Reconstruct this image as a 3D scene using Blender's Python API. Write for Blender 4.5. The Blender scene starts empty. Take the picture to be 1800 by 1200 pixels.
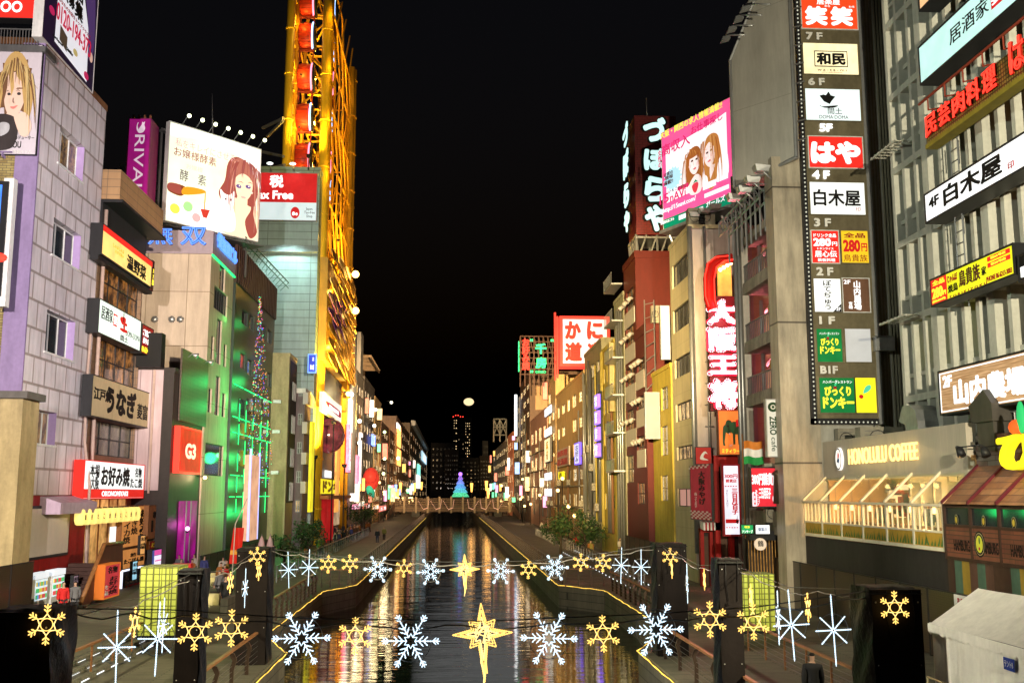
import bpy, math, random
from mathutils import Vector as V, Matrix
random.seed(11)
sc = bpy.context.scene
C = sc.collection
PI = math.pi
# ---------------------------------------------------------------- camera
PITCH, YAW = math.atan(.1481), math.atan(.05876)
CAM = V((0, 0, 6))
cp, sp, cy, sy = math.cos(PITCH), math.sin(PITCH), math.cos(YAW), math.sin(YAW)
FWD = V((sy*cp, cy*cp, sp)); RT = V((cy, -sy, 0)); UP = RT.cross(FWD)
cd = bpy.data.cameras.new('camera'); cam = bpy.data.objects.new('camera', cd); C.objects.link(cam)
cd.lens = 36; cd.sensor_width = 36; cd.clip_end = 6000; cd.clip_start = .1
cam.matrix_world = Matrix(((RT.x, UP.x, -FWD.x, CAM.x), (RT.y, UP.y, -FWD.y, CAM.y), (RT.z, UP.z, -FWD.z, CAM.z), (0, 0, 0, 1)))
sc.camera = cam
# ---------------------------------------------------------------- night sky, faint moon-side sun, exposure
w = bpy.data.worlds.new('World'); sc.world = w; w.use_nodes = True
nt = w.node_tree; bg = nt.nodes['Background']
sky = nt.nodes.new('ShaderNodeTexSky'); sky.sky_type = 'NISHITA'; sky.sun_disc = False
sky.sun_elevation = math.radians(-3.5); sky.sun_rotation = math.radians(200)
nt.links.new(sky.outputs[0], bg.inputs[0]); bg.inputs[1].default_value = .1
sl = bpy.data.lights.new('moonlight', 'SUN'); sl.energy = .003; sl.angle = math.radians(8); so = bpy.data.objects.new('moonlight', sl); C.objects.link(so); so.rotation_euler = (math.radians(80), 0, math.radians(178))
sc.view_settings.view_transform = 'Standard'; sc.view_settings.look = 'None'
sc.view_settings.exposure = 0; sc.view_settings.gamma = 1
sc.cycles.max_bounces = 6; sc.cycles.diffuse_bounces = 2; sc.cycles.glossy_bounces = 3; sc.cycles.transmission_bounces = 4
sc.cycles.transparent_max_bounces = 6; sc.cycles.sample_clamp_indirect = 4; sc.cycles.use_denoising = True
sc.cycles.caustics_reflective = False; sc.cycles.caustics_refractive = False

# ---------------------------------------------------------------- pixel -> world on a chosen plane
def ray(u, v): return FWD + RT*((u-900)/1800) - UP*((v-600)/1800)
def PX(u, v, X): d = ray(u, v); return CAM + d*(X/d.x)
def PY(u, v, Y): d = ray(u, v); return CAM + d*(Y/d.y)
def PZ(u, v, Z): d = ray(u, v); return CAM + d*((Z-6)/d.z)

# ---------------------------------------------------------------- materials (procedural)
MC = {}
def _new(name):
    m = bpy.data.materials.new(name); m.use_nodes = True
    n = m.node_tree; b = n.nodes['Principled BSDF']; MC[name] = m
    return m, n, b
def _pos(n, sx=1, sy_=1, sz=1):
    g = n.nodes.new('ShaderNodeNewGeometry'); mp = n.nodes.new('ShaderNodeMapping')
    mp.inputs['Scale'].default_value = (sx, sy_, sz); n.links.new(g.outputs['Position'], mp.inputs[0]); return mp.outputs[0]
def _noise(n, vec, scale, detail=4, rough=.6):
    t = n.nodes.new('ShaderNodeTexNoise'); t.inputs['Scale'].default_value = scale; t.inputs['Detail'].default_value = detail
    t.inputs['Roughness'].default_value = rough; n.links.new(vec, t.inputs['Vector']); return t.outputs['Fac']
def _map(n, f, a, b, c=.3, d=.7):
    r = n.nodes.new('ShaderNodeMapRange'); r.inputs[1].default_value = c; r.inputs[2].default_value = d
    r.inputs[3].default_value = a; r.inputs[4].default_value = b; n.links.new(f, r.inputs[0]); return r.outputs[0]
def _mul(n, col, f):
    x = n.nodes.new('ShaderNodeVectorMath'); x.operation = 'SCALE'
    if isinstance(col, tuple): x.inputs[0].default_value = col[:3]
    else: n.links.new(col, x.inputs[0])
    n.links.new(f, x.inputs['Scale']); return x.outputs[0]
def D(name, c, r=.6, var=.3, s=.5, metal=0, bump=0, streak=4):      # painted / plain surface with weathering
    if name in MC: return MC[name]
    m, n, b = _new(name)
    f = _noise(n, _pos(n, streak, streak, 1), s)
    b2 = _noise(n, _pos(n), s*9)
    a = n.nodes.new('ShaderNodeMath'); a.operation = 'MULTIPLY'
    n.links.new(_map(n, f, 1-var, 1), a.inputs[0]); n.links.new(_map(n, b2, 1-var*.5, 1), a.inputs[1])
    n.links.new(_mul(n, c, a.outputs[0]), b.inputs['Base Color'])
    b.inputs['Roughness'].default_value = r; b.inputs['Metallic'].default_value = metal; b.inputs['Specular IOR Level'].default_value = .2
    if bump:
        bp = n.nodes.new('ShaderNodeBump'); bp.inputs['Strength'].default_value = bump; bp.inputs['Distance'].default_value = .05
        n.links.new(b2, bp.inputs['Height']); n.links.new(bp.outputs[0], b.inputs['Normal'])
    return m
def T(name, c, c2, mortar, bw, bh, ms=.02, off=.5, r=.6, var=.3, bump=.3, flat=False, swap=False):   # tiles, panels, bricks, planks
    if name in MC: return MC[name]
    m, n, b = _new(name)
    g = n.nodes.new('ShaderNodeNewGeometry'); s = n.nodes.new('ShaderNodeSeparateXYZ'); n.links.new(g.outputs['Position'], s.inputs[0])
    cb = n.nodes.new('ShaderNodeCombineXYZ')
    if flat: n.links.new(s.outputs[1 if swap else 0], cb.inputs[0]); n.links.new(s.outputs[0 if swap else 1], cb.inputs[1])
    else:
        ad = n.nodes.new('ShaderNodeMath'); ad.operation = 'ADD'; n.links.new(s.outputs[0], ad.inputs[0]); n.links.new(s.outputs[1], ad.inputs[1])
        n.links.new(ad.outputs[0], cb.inputs[0]); n.links.new(s.outputs[2], cb.inputs[1])
    t = n.nodes.new('ShaderNodeTexBrick'); n.links.new(cb.outputs[0], t.inputs[0])
    t.inputs['Color1'].default_value = (*c, 1); t.inputs['Color2'].default_value = (*c2, 1); t.inputs['Mortar'].default_value = (*mortar, 1)
    t.inputs['Scale'].default_value = 1; t.inputs['Mortar Size'].default_value = ms; t.inputs['Brick Width'].default_value = bw
    t.inputs['Row Height'].default_value = bh; t.offset = off; t.inputs['Mortar Smooth'].default_value = .1
    f = _noise(n, _pos(n, 4, 4, .6), .5, 6, .7); f2 = _noise(n, _pos(n), .35, 5)
    aa = n.nodes.new('ShaderNodeMath'); aa.operation = 'MULTIPLY'; n.links.new(_map(n, f, 1-var, 1), aa.inputs[0]); n.links.new(_map(n, f2, 1-var*.6, 1.05), aa.inputs[1])
    n.links.new(_mul(n, t.outputs['Color'], aa.outputs[0]), b.inputs['Base Color']); b.inputs['Roughness'].default_value = r
    if bump:
        bp = n.nodes.new('ShaderNodeBump'); bp.inputs['Strength'].default_value = bump; bp.inputs['Distance'].default_value = .03; bp.invert = True
        n.links.new(t.outputs['Fac'], bp.inputs['Height']); n.links.new(bp.outputs[0], b.inputs['Normal'])
    return m
def E(name, c, s=1, var=0, base=None, ns=1.2):                                  # things that give off light
    if name in MC: return MC[name]
    m, n, b = _new(name)
    b.inputs['Base Color'].default_value = (*(base or tuple(x*.4 for x in c)), 1)
    b.inputs['Emission Color'].default_value = (*c, 1); b.inputs['Emission Strength'].default_value = s; b.inputs['Roughness'].default_value = .5; b.inputs['Specular IOR Level'].default_value = .08
    if var:
        f = _noise(n, _pos(n), ns, 2); n.links.new(_map(n, f, s*(1-var), s*(1+var*.5)), b.inputs['Emission Strength'])
    return m
def GL(name, c=(.02, .025, .03), r=.08, lit=None, ls=.6, ns=1.6, thr=.45):      # window glass, dark or with a lit room behind
    if name in MC: return MC[name]
    m, n, b = _new(name)
    f = _noise(n, _pos(n), .6, 3)
    n.links.new(_mul(n, c, _map(n, f, .4, 1.6)), b.inputs['Base Color']); b.inputs['Roughness'].default_value = r
    if lit:
        v = _noise(n, _pos(n, 1, 1, .7), ns, 5, .7)
        b.inputs['Emission Color'].default_value = (*lit, 1)
        n.links.new(_map(n, v, ls*.03, ls, thr, thr+.25), b.inputs['Emission Strength'])
    return m

# ---------------------------------------------------------------- mesh builder
ORG = {}
class Fr:                                   # a facade frame: origin (lower left as seen), right, outward normal
    def __init__(s, o, R, N): s.o = V(o); s.R = V(R); s.N = V(N); s.U = V((0, 0, 1))
    def p(s, a, b, c=0): return s.o + s.R*a + s.U*b + s.N*c
    def sub(s, a, b, c=0): f = Fr(s.p(a, b, c), s.R, s.N); f.U = s.U; return f
class MB:
    def __init__(s, smooth=False): s.v = []; s.f = []; s.mi = []; s.m = 0; s.smooth = smooth
    def poly(s, *P):
        k = len(s.v); s.v += [V(p) for p in P]; s.f.append(list(range(k, k+len(P)))); s.mi.append(s.m); return s
    def hexa(s, P):
        k = len(s.v); s.v += [V(p) for p in P]
        for q in ((0, 3, 2, 1), (4, 5, 6, 7), (0, 1, 5, 4), (1, 2, 6, 5), (2, 3, 7, 6), (3, 0, 4, 7)):
            s.f.append([k+i for i in q]); s.mi.append(s.m)
        return s
    def box(s, x0, x1, y0, y1, z0, z1):
        return s.hexa([(x0, y0, z0), (x1, y0, z0), (x1, y1, z0), (x0, y1, z0), (x0, y0, z1), (x1, y0, z1), (x1, y1, z1), (x0, y1, z1)])
    def fbox(s, fr, a0, a1, b0, b1, c0, c1):
        return s.hexa([fr.p(a0, b0, c1), fr.p(a1, b0, c1), fr.p(a1, b0, c0), fr.p(a0, b0, c0), fr.p(a0, b1, c1), fr.p(a1, b1, c1), fr.p(a1, b1, c0), fr.p(a0, b1, c0)])
    def prism(s, P, d):                     # polygon P extruded by vector d
        d = V(d); P = [V(p) for p in P]; n = len(P); k = len(s.v); s.v += P + [p+d for p in P]
        s.f.append(list(range(k, k+n))); s.f.append([k+n+i for i in range(n)][::-1]); s.mi += [s.m]*2
        for i in range(n): j = (i+1) % n; s.f.append([k+i, k+n+i, k+n+j, k+j]); s.mi.append(s.m)
        return s
    def tube(s, P, r, n=6, closed=False):
        P = [V(p) for p in P]; L = len(P); k = len(s.v); rr = r if isinstance(r, (list, tuple)) else [r]*L
        nrm = None
        for i, p in enumerate(P):
            a = P[(i-1) % L] if (i or closed) else p; b = P[(i+1) % L] if (i < L-1 or closed) else p
            t = (b-a); t = t.normalized() if t.length > 1e-9 else V((0, 0, 1))
            if nrm is None: nrm = t.cross(V((0, 0, 1)) if abs(t.z) < .9 else V((1, 0, 0)))
            nrm = (nrm - t*nrm.dot(t)); nrm = nrm.normalized() if nrm.length > 1e-6 else t.orthogonal().normalized()
            bn = t.cross(nrm)
            for q in range(n): h = 2*PI*q/n; s.v.append(p + (nrm*math.cos(h)+bn*math.sin(h))*rr[i])
        for i in range(L if closed else L-1):
            for q in range(n):
                a = k+i*n; b = k+((i+1) % L)*n; s.f.append([a+q, a+(q+1) % n, b+(q+1) % n, b+q]); s.mi.append(s.m)
        if not closed: s.f.append([k+q for q in range(n)][::-1]); s.f.append([k+(L-1)*n+q for q in range(n)]); s.mi += [s.m]*2
        return s
    def ball(s, c, r, nu=10, nv=6, sc_=(1, 1, 1)):
        c = V(c); k = len(s.v)
        for j in range(nv+1):
            for i in range(nu):
                a = 2*PI*i/nu; b = PI*j/nv
                s.v.append(c + V((math.sin(b)*math.cos(a)*sc_[0], math.sin(b)*math.sin(a)*sc_[1], math.cos(b)*sc_[2]))*r)
        for j in range(nv):
            for i in range(nu):
                s.f.append([k+j*nu+i, k+(j+1)*nu+i, k+(j+1)*nu+(i+1) % nu, k+j*nu+(i+1) % nu]); s.mi.append(s.m)
        return s
    def ring(s, fr, a, b, r, n=20, c=0): return [fr.p(a+r*math.cos(2*PI*i/n), b+r*math.sin(2*PI*i/n), c) for i in range(n)]
    def build(s, name, mats, parent=None):
        me = bpy.data.meshes.new(name)
        if parent is not None: org = ORG[parent.name]
        else:
            xs = [p.x for p in s.v]; ys = [p.y for p in s.v]
            org = V(((min(xs)+max(xs))/2, (min(ys)+max(ys))/2, min(p.z for p in s.v)))
        me.from_pydata([p-org for p in s.v], [], s.f)
        if not isinstance(mats, (list, tuple)): mats = [mats]
        for m in mats: me.materials.append(m)
        if len(mats) > 1: me.polygons.foreach_set('material_index', s.mi)
        if s.smooth: me.polygons.foreach_set('use_smooth', [True]*len(s.f))
        me.update()
        o = bpy.data.objects.new(name, me); C.objects.link(o); ORG[o.name] = org
        if parent is not None: o.parent = parent
        else: o.location = org
        return o
def tag(o, label=None, cat=None, group=None, kind=None):
    for k, x in (('label', label), ('category', cat), ('group', group), ('kind', kind)):
        if x: o[k] = x
    return o
def thing(name, label, cat, loc=(0, 0, 0), group=None):
    o = bpy.data.objects.new(name, None); C.objects.link(o); o.location = loc; ORG[o.name] = V(loc); o.empty_display_size = .2
    return tag(o, label, cat, group)
def copy_tree(o, parent=None):
    c = o.copy(); C.objects.link(c); c.parent = parent; ORG[c.name] = ORG[o.name]
    for ch in list(o.children): copy_tree(ch, c)
    return c
def put(o, loc, rz=0, label=None, group=None, sc_=None):
    o.location = loc; o.rotation_euler = (0, 0, rz)
    if label: o['label'] = label
    if group: o['group'] = group
    if sc_: o.scale = (sc_,)*3
    return o

# frames: canal-facing left (L), canal-facing right (R), camera-facing (F); pixel rectangle -> frame, width, height
def fX(X, u0, v0, u1, v1, at=None):
    uc = (u0+u1)/2 if at is None else at
    a = PX(u0, (v0+v1)/2, X).y; b = PX(u1, (v0+v1)/2, X).y; z1 = PX(uc, v0, X).z; z0 = PX(uc, v1, X).z
    return Fr((X, a, z0), (0, 1 if X < 0 else -1, 0), (1 if X < 0 else -1, 0, 0)), abs(b-a), z1-z0
def fY(Y, u0, v0, u1, v1):
    a = PY(u0, (v0+v1)/2, Y); b = PY(u1, (v0+v1)/2, Y); uc = (u0+u1)/2
    return Fr((a.x, Y, PY(uc, v1, Y).z), (1, 0, 0), (0, -1, 0)), b.x-a.x, PY(uc, v0, Y).z-PY(uc, v1, Y).z
def fR(pa, pb, z0, z1):                     # a turned panel from left end pa to right end pb (x, y)
    a = V((pa[0], pa[1], z0)); R = V((pb[0]-pa[0], pb[1]-pa[1], 0)); wd = R.length; R.normalize()
    return Fr(a, R, (R.y, -R.x, 0)), wd, z1-z0

# ---------------------------------------------------------------- lettering
def glyphs(s, bold=0, neon=0, spacing=1, lead=1):
    c = bpy.data.curves.new('lettering', 'FONT'); c.body = s; c.size = 1; c.resolution_u = 3; c.space_character = spacing; c.space_line = lead
    if neon: c.fill_mode = 'NONE'; c.bevel_depth = neon; c.bevel_resolution = 0
    else: c.extrude = .02
    if '\n' in s: c.align_x = 'CENTER'
    o = bpy.data.objects.new('lettering', c); C.objects.link(o)
    dg = bpy.context.evaluated_depsgraph_get(); m = o.evaluated_get(dg).to_mesh()
    vs = [v.co.copy() for v in m.vertices]; fs = [list(p.vertices) for p in m.polygons]
    o.evaluated_get(dg).to_mesh_clear(); bpy.data.objects.remove(o); bpy.data.curves.remove(c)
    if bold and not neon:
        n = len(vs); offs = [(bold*math.cos(a), bold*math.sin(a)) for a in [2*PI*(k+.5)/(4 if bold < .028 else 8) for k in range(4 if bold < .028 else 8)]]
        v0, f0 = vs, fs; vs, fs = [], []
        for i, (dx, dy) in enumerate(offs):
            vs += [V((v.x+dx, v.y+dy, v.z+.0015*i*(1 if v.z > 0 else 0))) for v in v0]; fs += [[q+n*i for q in f] for f in f0]
    return vs, fs
def text(fr, s, a0, b0, a1, b1, mat, parent, c=.01, d=.02, bold=.015, neon=0, vert=False, slant=0, name='lettering', spacing=1):
    if vert: s = '\n'.join(s)
    vs, fs = glyphs(s, bold, neon, spacing, .95 if vert else 1)
    if not vs: return
    xs = [v.x for v in vs]; ys = [v.y for v in vs]; x0, x1, y0, y1 = min(xs), max(xs), min(ys), max(ys)
    kx = (a1-a0)/max(x1-x0, .01); ky = (b1-b0)/max(y1-y0, .01); kz = d/.04 if not neon else (kx+ky)/2
    mb = MB()
    for v in vs:
        b = (v.y-y0)*ky; mb.v.append(fr.p(a0+(v.x-x0)*kx+slant*b, b0+b, c+d/2+v.z*kz))
    mb.f = fs; mb.mi = [0]*len(fs)
    return mb.build(name, mat, parent)
def smooth_poly(P, k=5):
    n = len(P); out = []
    for i in range(n):
        p0, p1, p2, p3 = P[i-1], P[i], P[(i+1) % n], P[(i+2) % n]
        for j in range(k):
            t = j/k; t2 = t*t; t3 = t2*t
            out.append(tuple(.5*(2*p1[q]+(p2[q]-p0[q])*t+(2*p0[q]-5*p1[q]+4*p2[q]-p3[q])*t2+(3*p1[q]-p0[q]-3*p2[q]+p3[q])*t3) for q in (0, 1)))
    return out
def ell(x, y, rx, ry, n=18, rot=0):
    return [(x+rx*math.cos(2*PI*i/n)*math.cos(rot)-ry*math.sin(2*PI*i/n)*math.sin(rot), y+rx*math.cos(2*PI*i/n)*math.sin(rot)+ry*math.sin(2*PI*i/n)*math.cos(rot)) for i in range(n)]
def art(fr, w_, h_, layers, parent, name='picture', c=.006):     # flat printed picture: (material, outline in 0..1, smooth?) layer over layer
    mats = []; mb = MB()
    for i, (m, P, sm) in enumerate(layers):
        if m not in mats: mats.append(m)
        mb.m = mats.index(m)
        P = smooth_poly(P) if sm else P
        P = [(min(max(x, .004), .996), min(max(y, .004), .996)) for x, y in P]
        mb.poly(*[fr.p(x*w_, y*h_, c+.004*(i+1)) for x, y in P])
    return mb.build(name, mats, parent)

def sign(name, label, cat, f, dep, panel, frame=None, texts=(), fw=.06, group=None, back=None):
    """f = (frame, width, height); texts = (string, a0, b0, a1, b1, material, options) in 0..1 of the panel"""
    fr, w_, h_ = f
    r = thing(name, label, cat, fr.p(w_/2, 0, -dep/2), group)
    MB().fbox(fr, fw, w_-fw, fw, h_-fw, -dep+.01, 0).build('panel', panel, r)
    if frame:
        m = MB(); e = .03
        m.fbox(fr, 0, w_, 0, fw, -dep, e); m.fbox(fr, 0, w_, h_-fw, h_, -dep, e)
        m.fbox(fr, 0, fw, fw, h_-fw, -dep, e); m.fbox(fr, w_-fw, w_, fw, h_-fw, -dep, e)
        m.fbox(fr, fw, w_-fw, fw, h_-fw, -dep, -dep+.008)
        m.build('frame', frame, r)
    for t in texts:
        s, a0, b0, a1, b1, mt = t[:6]; o = t[6] if len(t) > 6 else {}
        text(fr, s, a0*w_, b0*h_, a1*w_, b1*h_, mt, r, **o)
    return r

# ---------------------------------------------------------------- walls with window openings
def wall(mb, fr, w_, h_, holes, dep):
    holes = [(max(a, .02), min(b, w_-.02), max(c, .02), min(d, h_-.02)) for a, b, c, d in holes]
    holes = [q for q in holes if q[1]-q[0] > .05 and q[3]-q[2] > .05]
    xs = sorted({0, w_, *[q[0] for q in holes], *[q[1] for q in holes]}); ys = sorted({0, h_, *[q[2] for q in holes], *[q[3] for q in holes]})
    for i in range(len(xs)-1):
        for j in range(len(ys)-1):
            mx = (xs[i]+xs[i+1])/2; my = (ys[j]+ys[j+1])/2
            if any(q[0] < mx < q[1] and q[2] < my < q[3] for q in holes): continue
            mb.poly(fr.p(xs[i], ys[j]), fr.p(xs[i+1], ys[j]), fr.p(xs[i+1], ys[j+1]), fr.p(xs[i], ys[j+1]))
    for a0, a1, b0, b1 in holes:
        A = [(a0, b0), (a1, b0), (a1, b1), (a0, b1)]
        for i in range(4):
            p, q = A[i], A[(i+1) % 4]; mb.poly(fr.p(*q, 0), fr.p(*p, 0), fr.p(*p, -dep), fr.p(*q, -dep))
    return holes
def window(fr, a0, a1, b0, b1, dep, st, parent):
    pane, frm, nc, nr, t = st; m = MB(); c0, c1 = -dep+.004, -dep+.09
    m.fbox(fr, a0, a1, b0, b0+t, c0, c1); m.fbox(fr, a0, a1, b1-t, b1, c0, c1)
    for i in range(nc+1):
        x = a0 + (a1-a0-t)*i/nc; m.fbox(fr, x, x+t, b0+t, b1-t, c0, c1-.003)
    for j in range(1, nr):
        y = b0 + (b1-b0)*j/nr; m.fbox(fr, a0+t, a1-t, y-t/2, y+t/2, c0, c1-.006)
    w_ = m.build('window', frm, parent)
    MB().fbox(fr, a0, a1, b0, b1, -dep-.02, -dep+.03).build('pane', pane, w_)
    return w_
def bld(name, label, X, Xb, Y0, Y1, z0, z1, wm, wc=(), wf=(), cat='building', para=.5, pm=None, group=None, dep=.22, rim=.08):
    """box-shaped building between canal face x=X and back x=Xb; wc / wf = windows (lo, hi, zlo, zhi, style) of the canal / camera faces"""
    L = X < 0
    r = thing(name, label, cat, ((X+Xb)/2, (Y0+Y1)/2, z0), group)
    fc = Fr((X, Y0 if L else Y1, z0), (0, 1 if L else -1, 0), (1 if L else -1, 0, 0))
    ff = Fr((min(X, Xb), Y0, z0), (1, 0, 0), (0, -1, 0))
    m = MB(); H = z1-z0; todo = []
    for fr, W, ws, ax in ((fc, Y1-Y0, wc, 1), (ff, abs(X-Xb), wf, 0)):
        hs = []
        for (a, b, c, d, st) in ws:
            if ax == 1: a, b = (a-Y0, b-Y0) if L else (Y1-b, Y1-a)
            else: a, b = a-min(X, Xb), b-min(X, Xb)
            a, b = max(a, .05), min(b, W-.05); c, d = max(c-z0, .05), min(d-z0, H-.05)
            if b-a > .1 and d-c > .1: hs.append((a, b, c, d)); todo.append((fr, a, b, c, d, st))
        wall(m, fr, W, H, hs, dep)
    x0, x1 = min(X, Xb), max(X, Xb)
    m.poly((x1, Y1, z0), (x0, Y1, z0), (x0, Y1, z1), (x1, Y1, z1)); m.poly((Xb, Y0, z0), (Xb, Y1, z0), (Xb, Y1, z1), (Xb, Y0, z1))
    m.poly((x0, Y0, z1), (x1, Y0, z1), (x1, Y1, z1), (x0, Y1, z1))
    m.build('wall', wm, r)
    for t in todo: window(*t[:5], dep, t[5], r)
    if para:
        p = MB(); e = rim; q = .25
        p.box(x0-e, x1+e, Y0-e, Y0+q, z1-.03, z1+para); p.box(x0-e, x1+e, Y1-q, Y1+e, z1-.03, z1+para)
        p.box(x0-e, x0+q, Y0+q, Y1-q, z1-.03, z1+para); p.box(x1-q, x1+e, Y0+q, Y1-q, z1-.03, z1+para)
        p.build('parapet', pm or wm, r)
    return r
def wX(X, st, *R): # pixel rects on canal plane -> windows
    out = []
    for u0, v0, u1, v1 in R:
        f, a, h = fX(X, u0, v0, u1, v1); y0 = f.o.y; y1 = y0 + f.R.y*a; out.append((min(y0, y1), max(y0, y1), f.o.z, f.o.z+h, st))
    return out
def wY(Y, st, *R):
    out = []
    for u0, v0, u1, v1 in R:
        f, a, h = fY(Y, u0, v0, u1, v1); out.append((f.o.x, f.o.x+a, f.o.z, f.o.z+h, st))
    return out
def wgrid(lo, hi, z0, z1, nx, nz, fx, fz, sts, p=None):
    out = []; dx = (hi-lo)/nx; dz = (z1-z0)/nz; f0, g0 = fx, fz
    for i in range(nx):
        for j in range(nz):
            st = random.choices(sts, p)[0] if p else random.choice(sts)
            if nx > 1 and random.random() < .1: continue
            fx = f0*(1 if i % 2 else .72); fz = g0*(1 if i % 3 else .8)
            out.append((lo+dx*(i+.5-fx/2), lo+dx*(i+.5+fx/2), z0+dz*(j+.5-fz/2), z0+dz*(j+.5+fz/2), st))
    return out
def lamp(o, kind, loc, power, col, size=.3, target=None, angle=None, blend=.5):
    l = bpy.data.lights.new('lamp_light', kind); l.energy = power; l.color = col
    if kind == 'AREA': l.size = size
    else: l.shadow_soft_size = size
    if angle: l.spot_size = math.radians(angle); l.spot_blend = blend
    b = bpy.data.objects.new('lamp_light', l); C.objects.link(b); b.parent = o; b.location = V(loc)-ORG[o.name]
    if target is not None: b.rotation_euler = (V(target)-V(loc)).to_track_quat('-Z', 'Y').to_euler()
    return b

# ---------------------------------------------------------------- shared materials
BLACK = D('black_print', (.006, .006, .006), .6, .1)
DK = D('dark_metal', (.02, .02, .022), .45, .3)
GREY = D('grey_metal', (.22, .22, .22), .4, .3, metal=.6)
STEEL = D('galvanised_steel', (.42, .43, .43), .38, .3, metal=.7)
WHITE = D('white_paint', (.72, .72, .7), .5, .25)
EW = E('white_light', (1, 1, .98), 1.15); EWL = E('white_sign', (.97, 1, .97), 1.0, .12)
ECY = E('pale_cyan_sign', (.62, .98, .93), .82, .12); EWM = E('warm_white_sign', (1, .86, .5), 1.1, .25)
ER = E('red_sign', (.85, .03, .02), .85, .12); EY = E('yellow_sign', (.9, .78, .01), .95, .1); EG = E('green_sign', (.01, .3, .06), .8, .15)
TWH = E('white_letters', (1, 1, 1), 1.15); TRED = E('red_letters', (.75, .02, .02), .6); TYEL = E('yellow_letters', (1, .85, .05), 1.1)
DIMW = D('white_letters_unlit', (.75, .74, .7), .5, .2); DRED = D('red_print', (.42, .015, .02), .5, .3); DYEL = D('yellow_print', (.7, .5, .04), .5, .2)
NRED = E('red_neon', (1, .035, .02), 2.6); NGRN = E('green_neon', (.05, 1, .3), 1.8); NBLU = E('blue_neon', (.1, .25, 1), 2.0)
NWHT = E('white_neon', (1, .93, .95), 2.4)
GD = GL('dark_glass'); GD2 = GL('dim_glass', (.06, .06, .055), .15, (1, .75, .4), .10, .9, .45); GA = GL('amber_lit_glass', (.05, .03, .02), .15, (1, .38, .08), .55, 1.3, .46)
GWM = GL('warm_lit_glass', (.08, .06, .04), .2, (1, .62, .25), 1.0, 1.0, .42); GCW = GL('cool_lit_glass', (.05, .06, .07), .2, (.75, .9, 1), .9, 1.2, .45)
W1 = (GD, GREY, 2, 1, .06); W2 = (GD2, GREY, 2, 2, .06); W3 = (GA, DK, 3, 1, .07); W4 = (GWM, GREY, 2, 1, .06); W5 = (GCW, GREY, 2, 1, .06)
# ================================================================ SETTING
def struct(mb, name, m, label=None): o = mb.build(name, m); o['kind'] = 'structure'; return o
PLANK = T('deck_planks', (.2, .19, .13), (.14, .135, .095), (.04, .04, .03), 3.2, .16, .02, .37, .75, .35, .4, flat=True)
PAVE = T('paving', (.2, .17, .13), (.15, .13, .1), (.06, .05, .04), .6, .6, .015, .5, .7, .35, .2, flat=True)
STONE = T('quay_stone', (.14, .13, .1), (.1, .095, .075), (.03, .03, .025), 1.8, .45, .02, .5, .8, .5, .4)
ground = struct(MB().poly((-3000, -400, -3), (3000, -400, -3), (3000, 4500, -3), (-3000, 4500, -3)), 'ground', D('asphalt', (.04, .04, .042), .8, .4))
mw, n, b = _new('canal_water')
b.inputs['Base Color'].default_value = (.006, .012, .008, 1); b.inputs['Roughness'].default_value = .035; b.inputs['IOR'].default_value = 1.45
tx = n.nodes.new('ShaderNodeTexNoise'); tx.inputs['Scale'].default_value = 1; tx.inputs['Detail'].default_value = 3; n.links.new(_pos(n, .3, 3.0, 1), tx.inputs['Vector'])
ty = n.nodes.new('ShaderNodeTexNoise'); ty.inputs['Scale'].default_value = 1; ty.inputs['Detail'].default_value = 2; n.links.new(_pos(n, .06, .55, 1), ty.inputs['Vector'])
ad = n.nodes.new('ShaderNodeMath'); ad.operation = 'MULTIPLY_ADD'; ad.inputs[1].default_value = 2.5
n.links.new(ty.outputs['Fac'], ad.inputs[0]); n.links.new(tx.outputs['Fac'], ad.inputs[2])
bp = n.nodes.new('ShaderNodeBump'); bp.inputs['Strength'].default_value = .13; bp.inputs['Distance'].default_value = .1
n.links.new(ad.outputs[0], bp.inputs['Height']); n.links.new(bp.outputs[0], b.inputs['Normal'])
wt = MB()
wt.poly((-14, -30, -1.5), (14, -30, -1.5), (14, 900, -1.5), (-14, 900, -1.5)); struct(wt, 'water', mw)
def prom(name, pts, far):
    m = MB(); P = [(x, y, -2.2) for x, y in pts]; m.prism(P, (0, 0, 2.2)); struct(m, name, [PLANK])
LP = [(-60, -20), (-6.35, -20), (-6.35, 41), (-8.05, 46), (-8.05, 66), (-6.35, 70.5)]
RP = [(7.35, -20), (7.35, 40.7), (9.8, 47), (9.8, 66), (7.25, 69.5)]
prom('left_promenade', LP + [(-60, 70.5)], 0)
prom('right_promenade', RP + [(60, 69.5), (60, -20)], 0)
struct(MB().prism([(-60, 70.5, -2.2), (-6.35, 70.5, -2.2), (-6.35, 900, -2.2), (-60, 900, -2.2)], (0, 0, 2.2)), 'left_walkway', PAVE)
struct(MB().prism([(7.25, 69.5, -2.2), (60, 69.5, -2.2), (60, 900, -2.2), (7.25, 900, -2.2)], (0, 0, 2.2)), 'right_walkway', PAVE)
# quay face courses standing 3 cm proud of the deck edge
def kerb(name, pts, sg):
    m = MB()
    for (xa, ya), (xb, yb) in zip(pts[:-1], pts[1:]):
        d = V((xb-xa, yb-ya, 0)).normalized(); nn = V((d.y, -d.x, 0))*sg*.05
        m.prism([(xa, ya, -2.1), (xb, yb, -2.1), (xb+nn.x, yb+nn.y, -2.1), (xa+nn.x, ya+nn.y, -2.1)], (0, 0, 2.02))
    struct(m, name, STONE)
kerb('left_quay_wall', LP[1:] + [(-6.35, 400)], 1); kerb('right_quay_wall', RP + [(7.25, 400)], -1)
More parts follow.
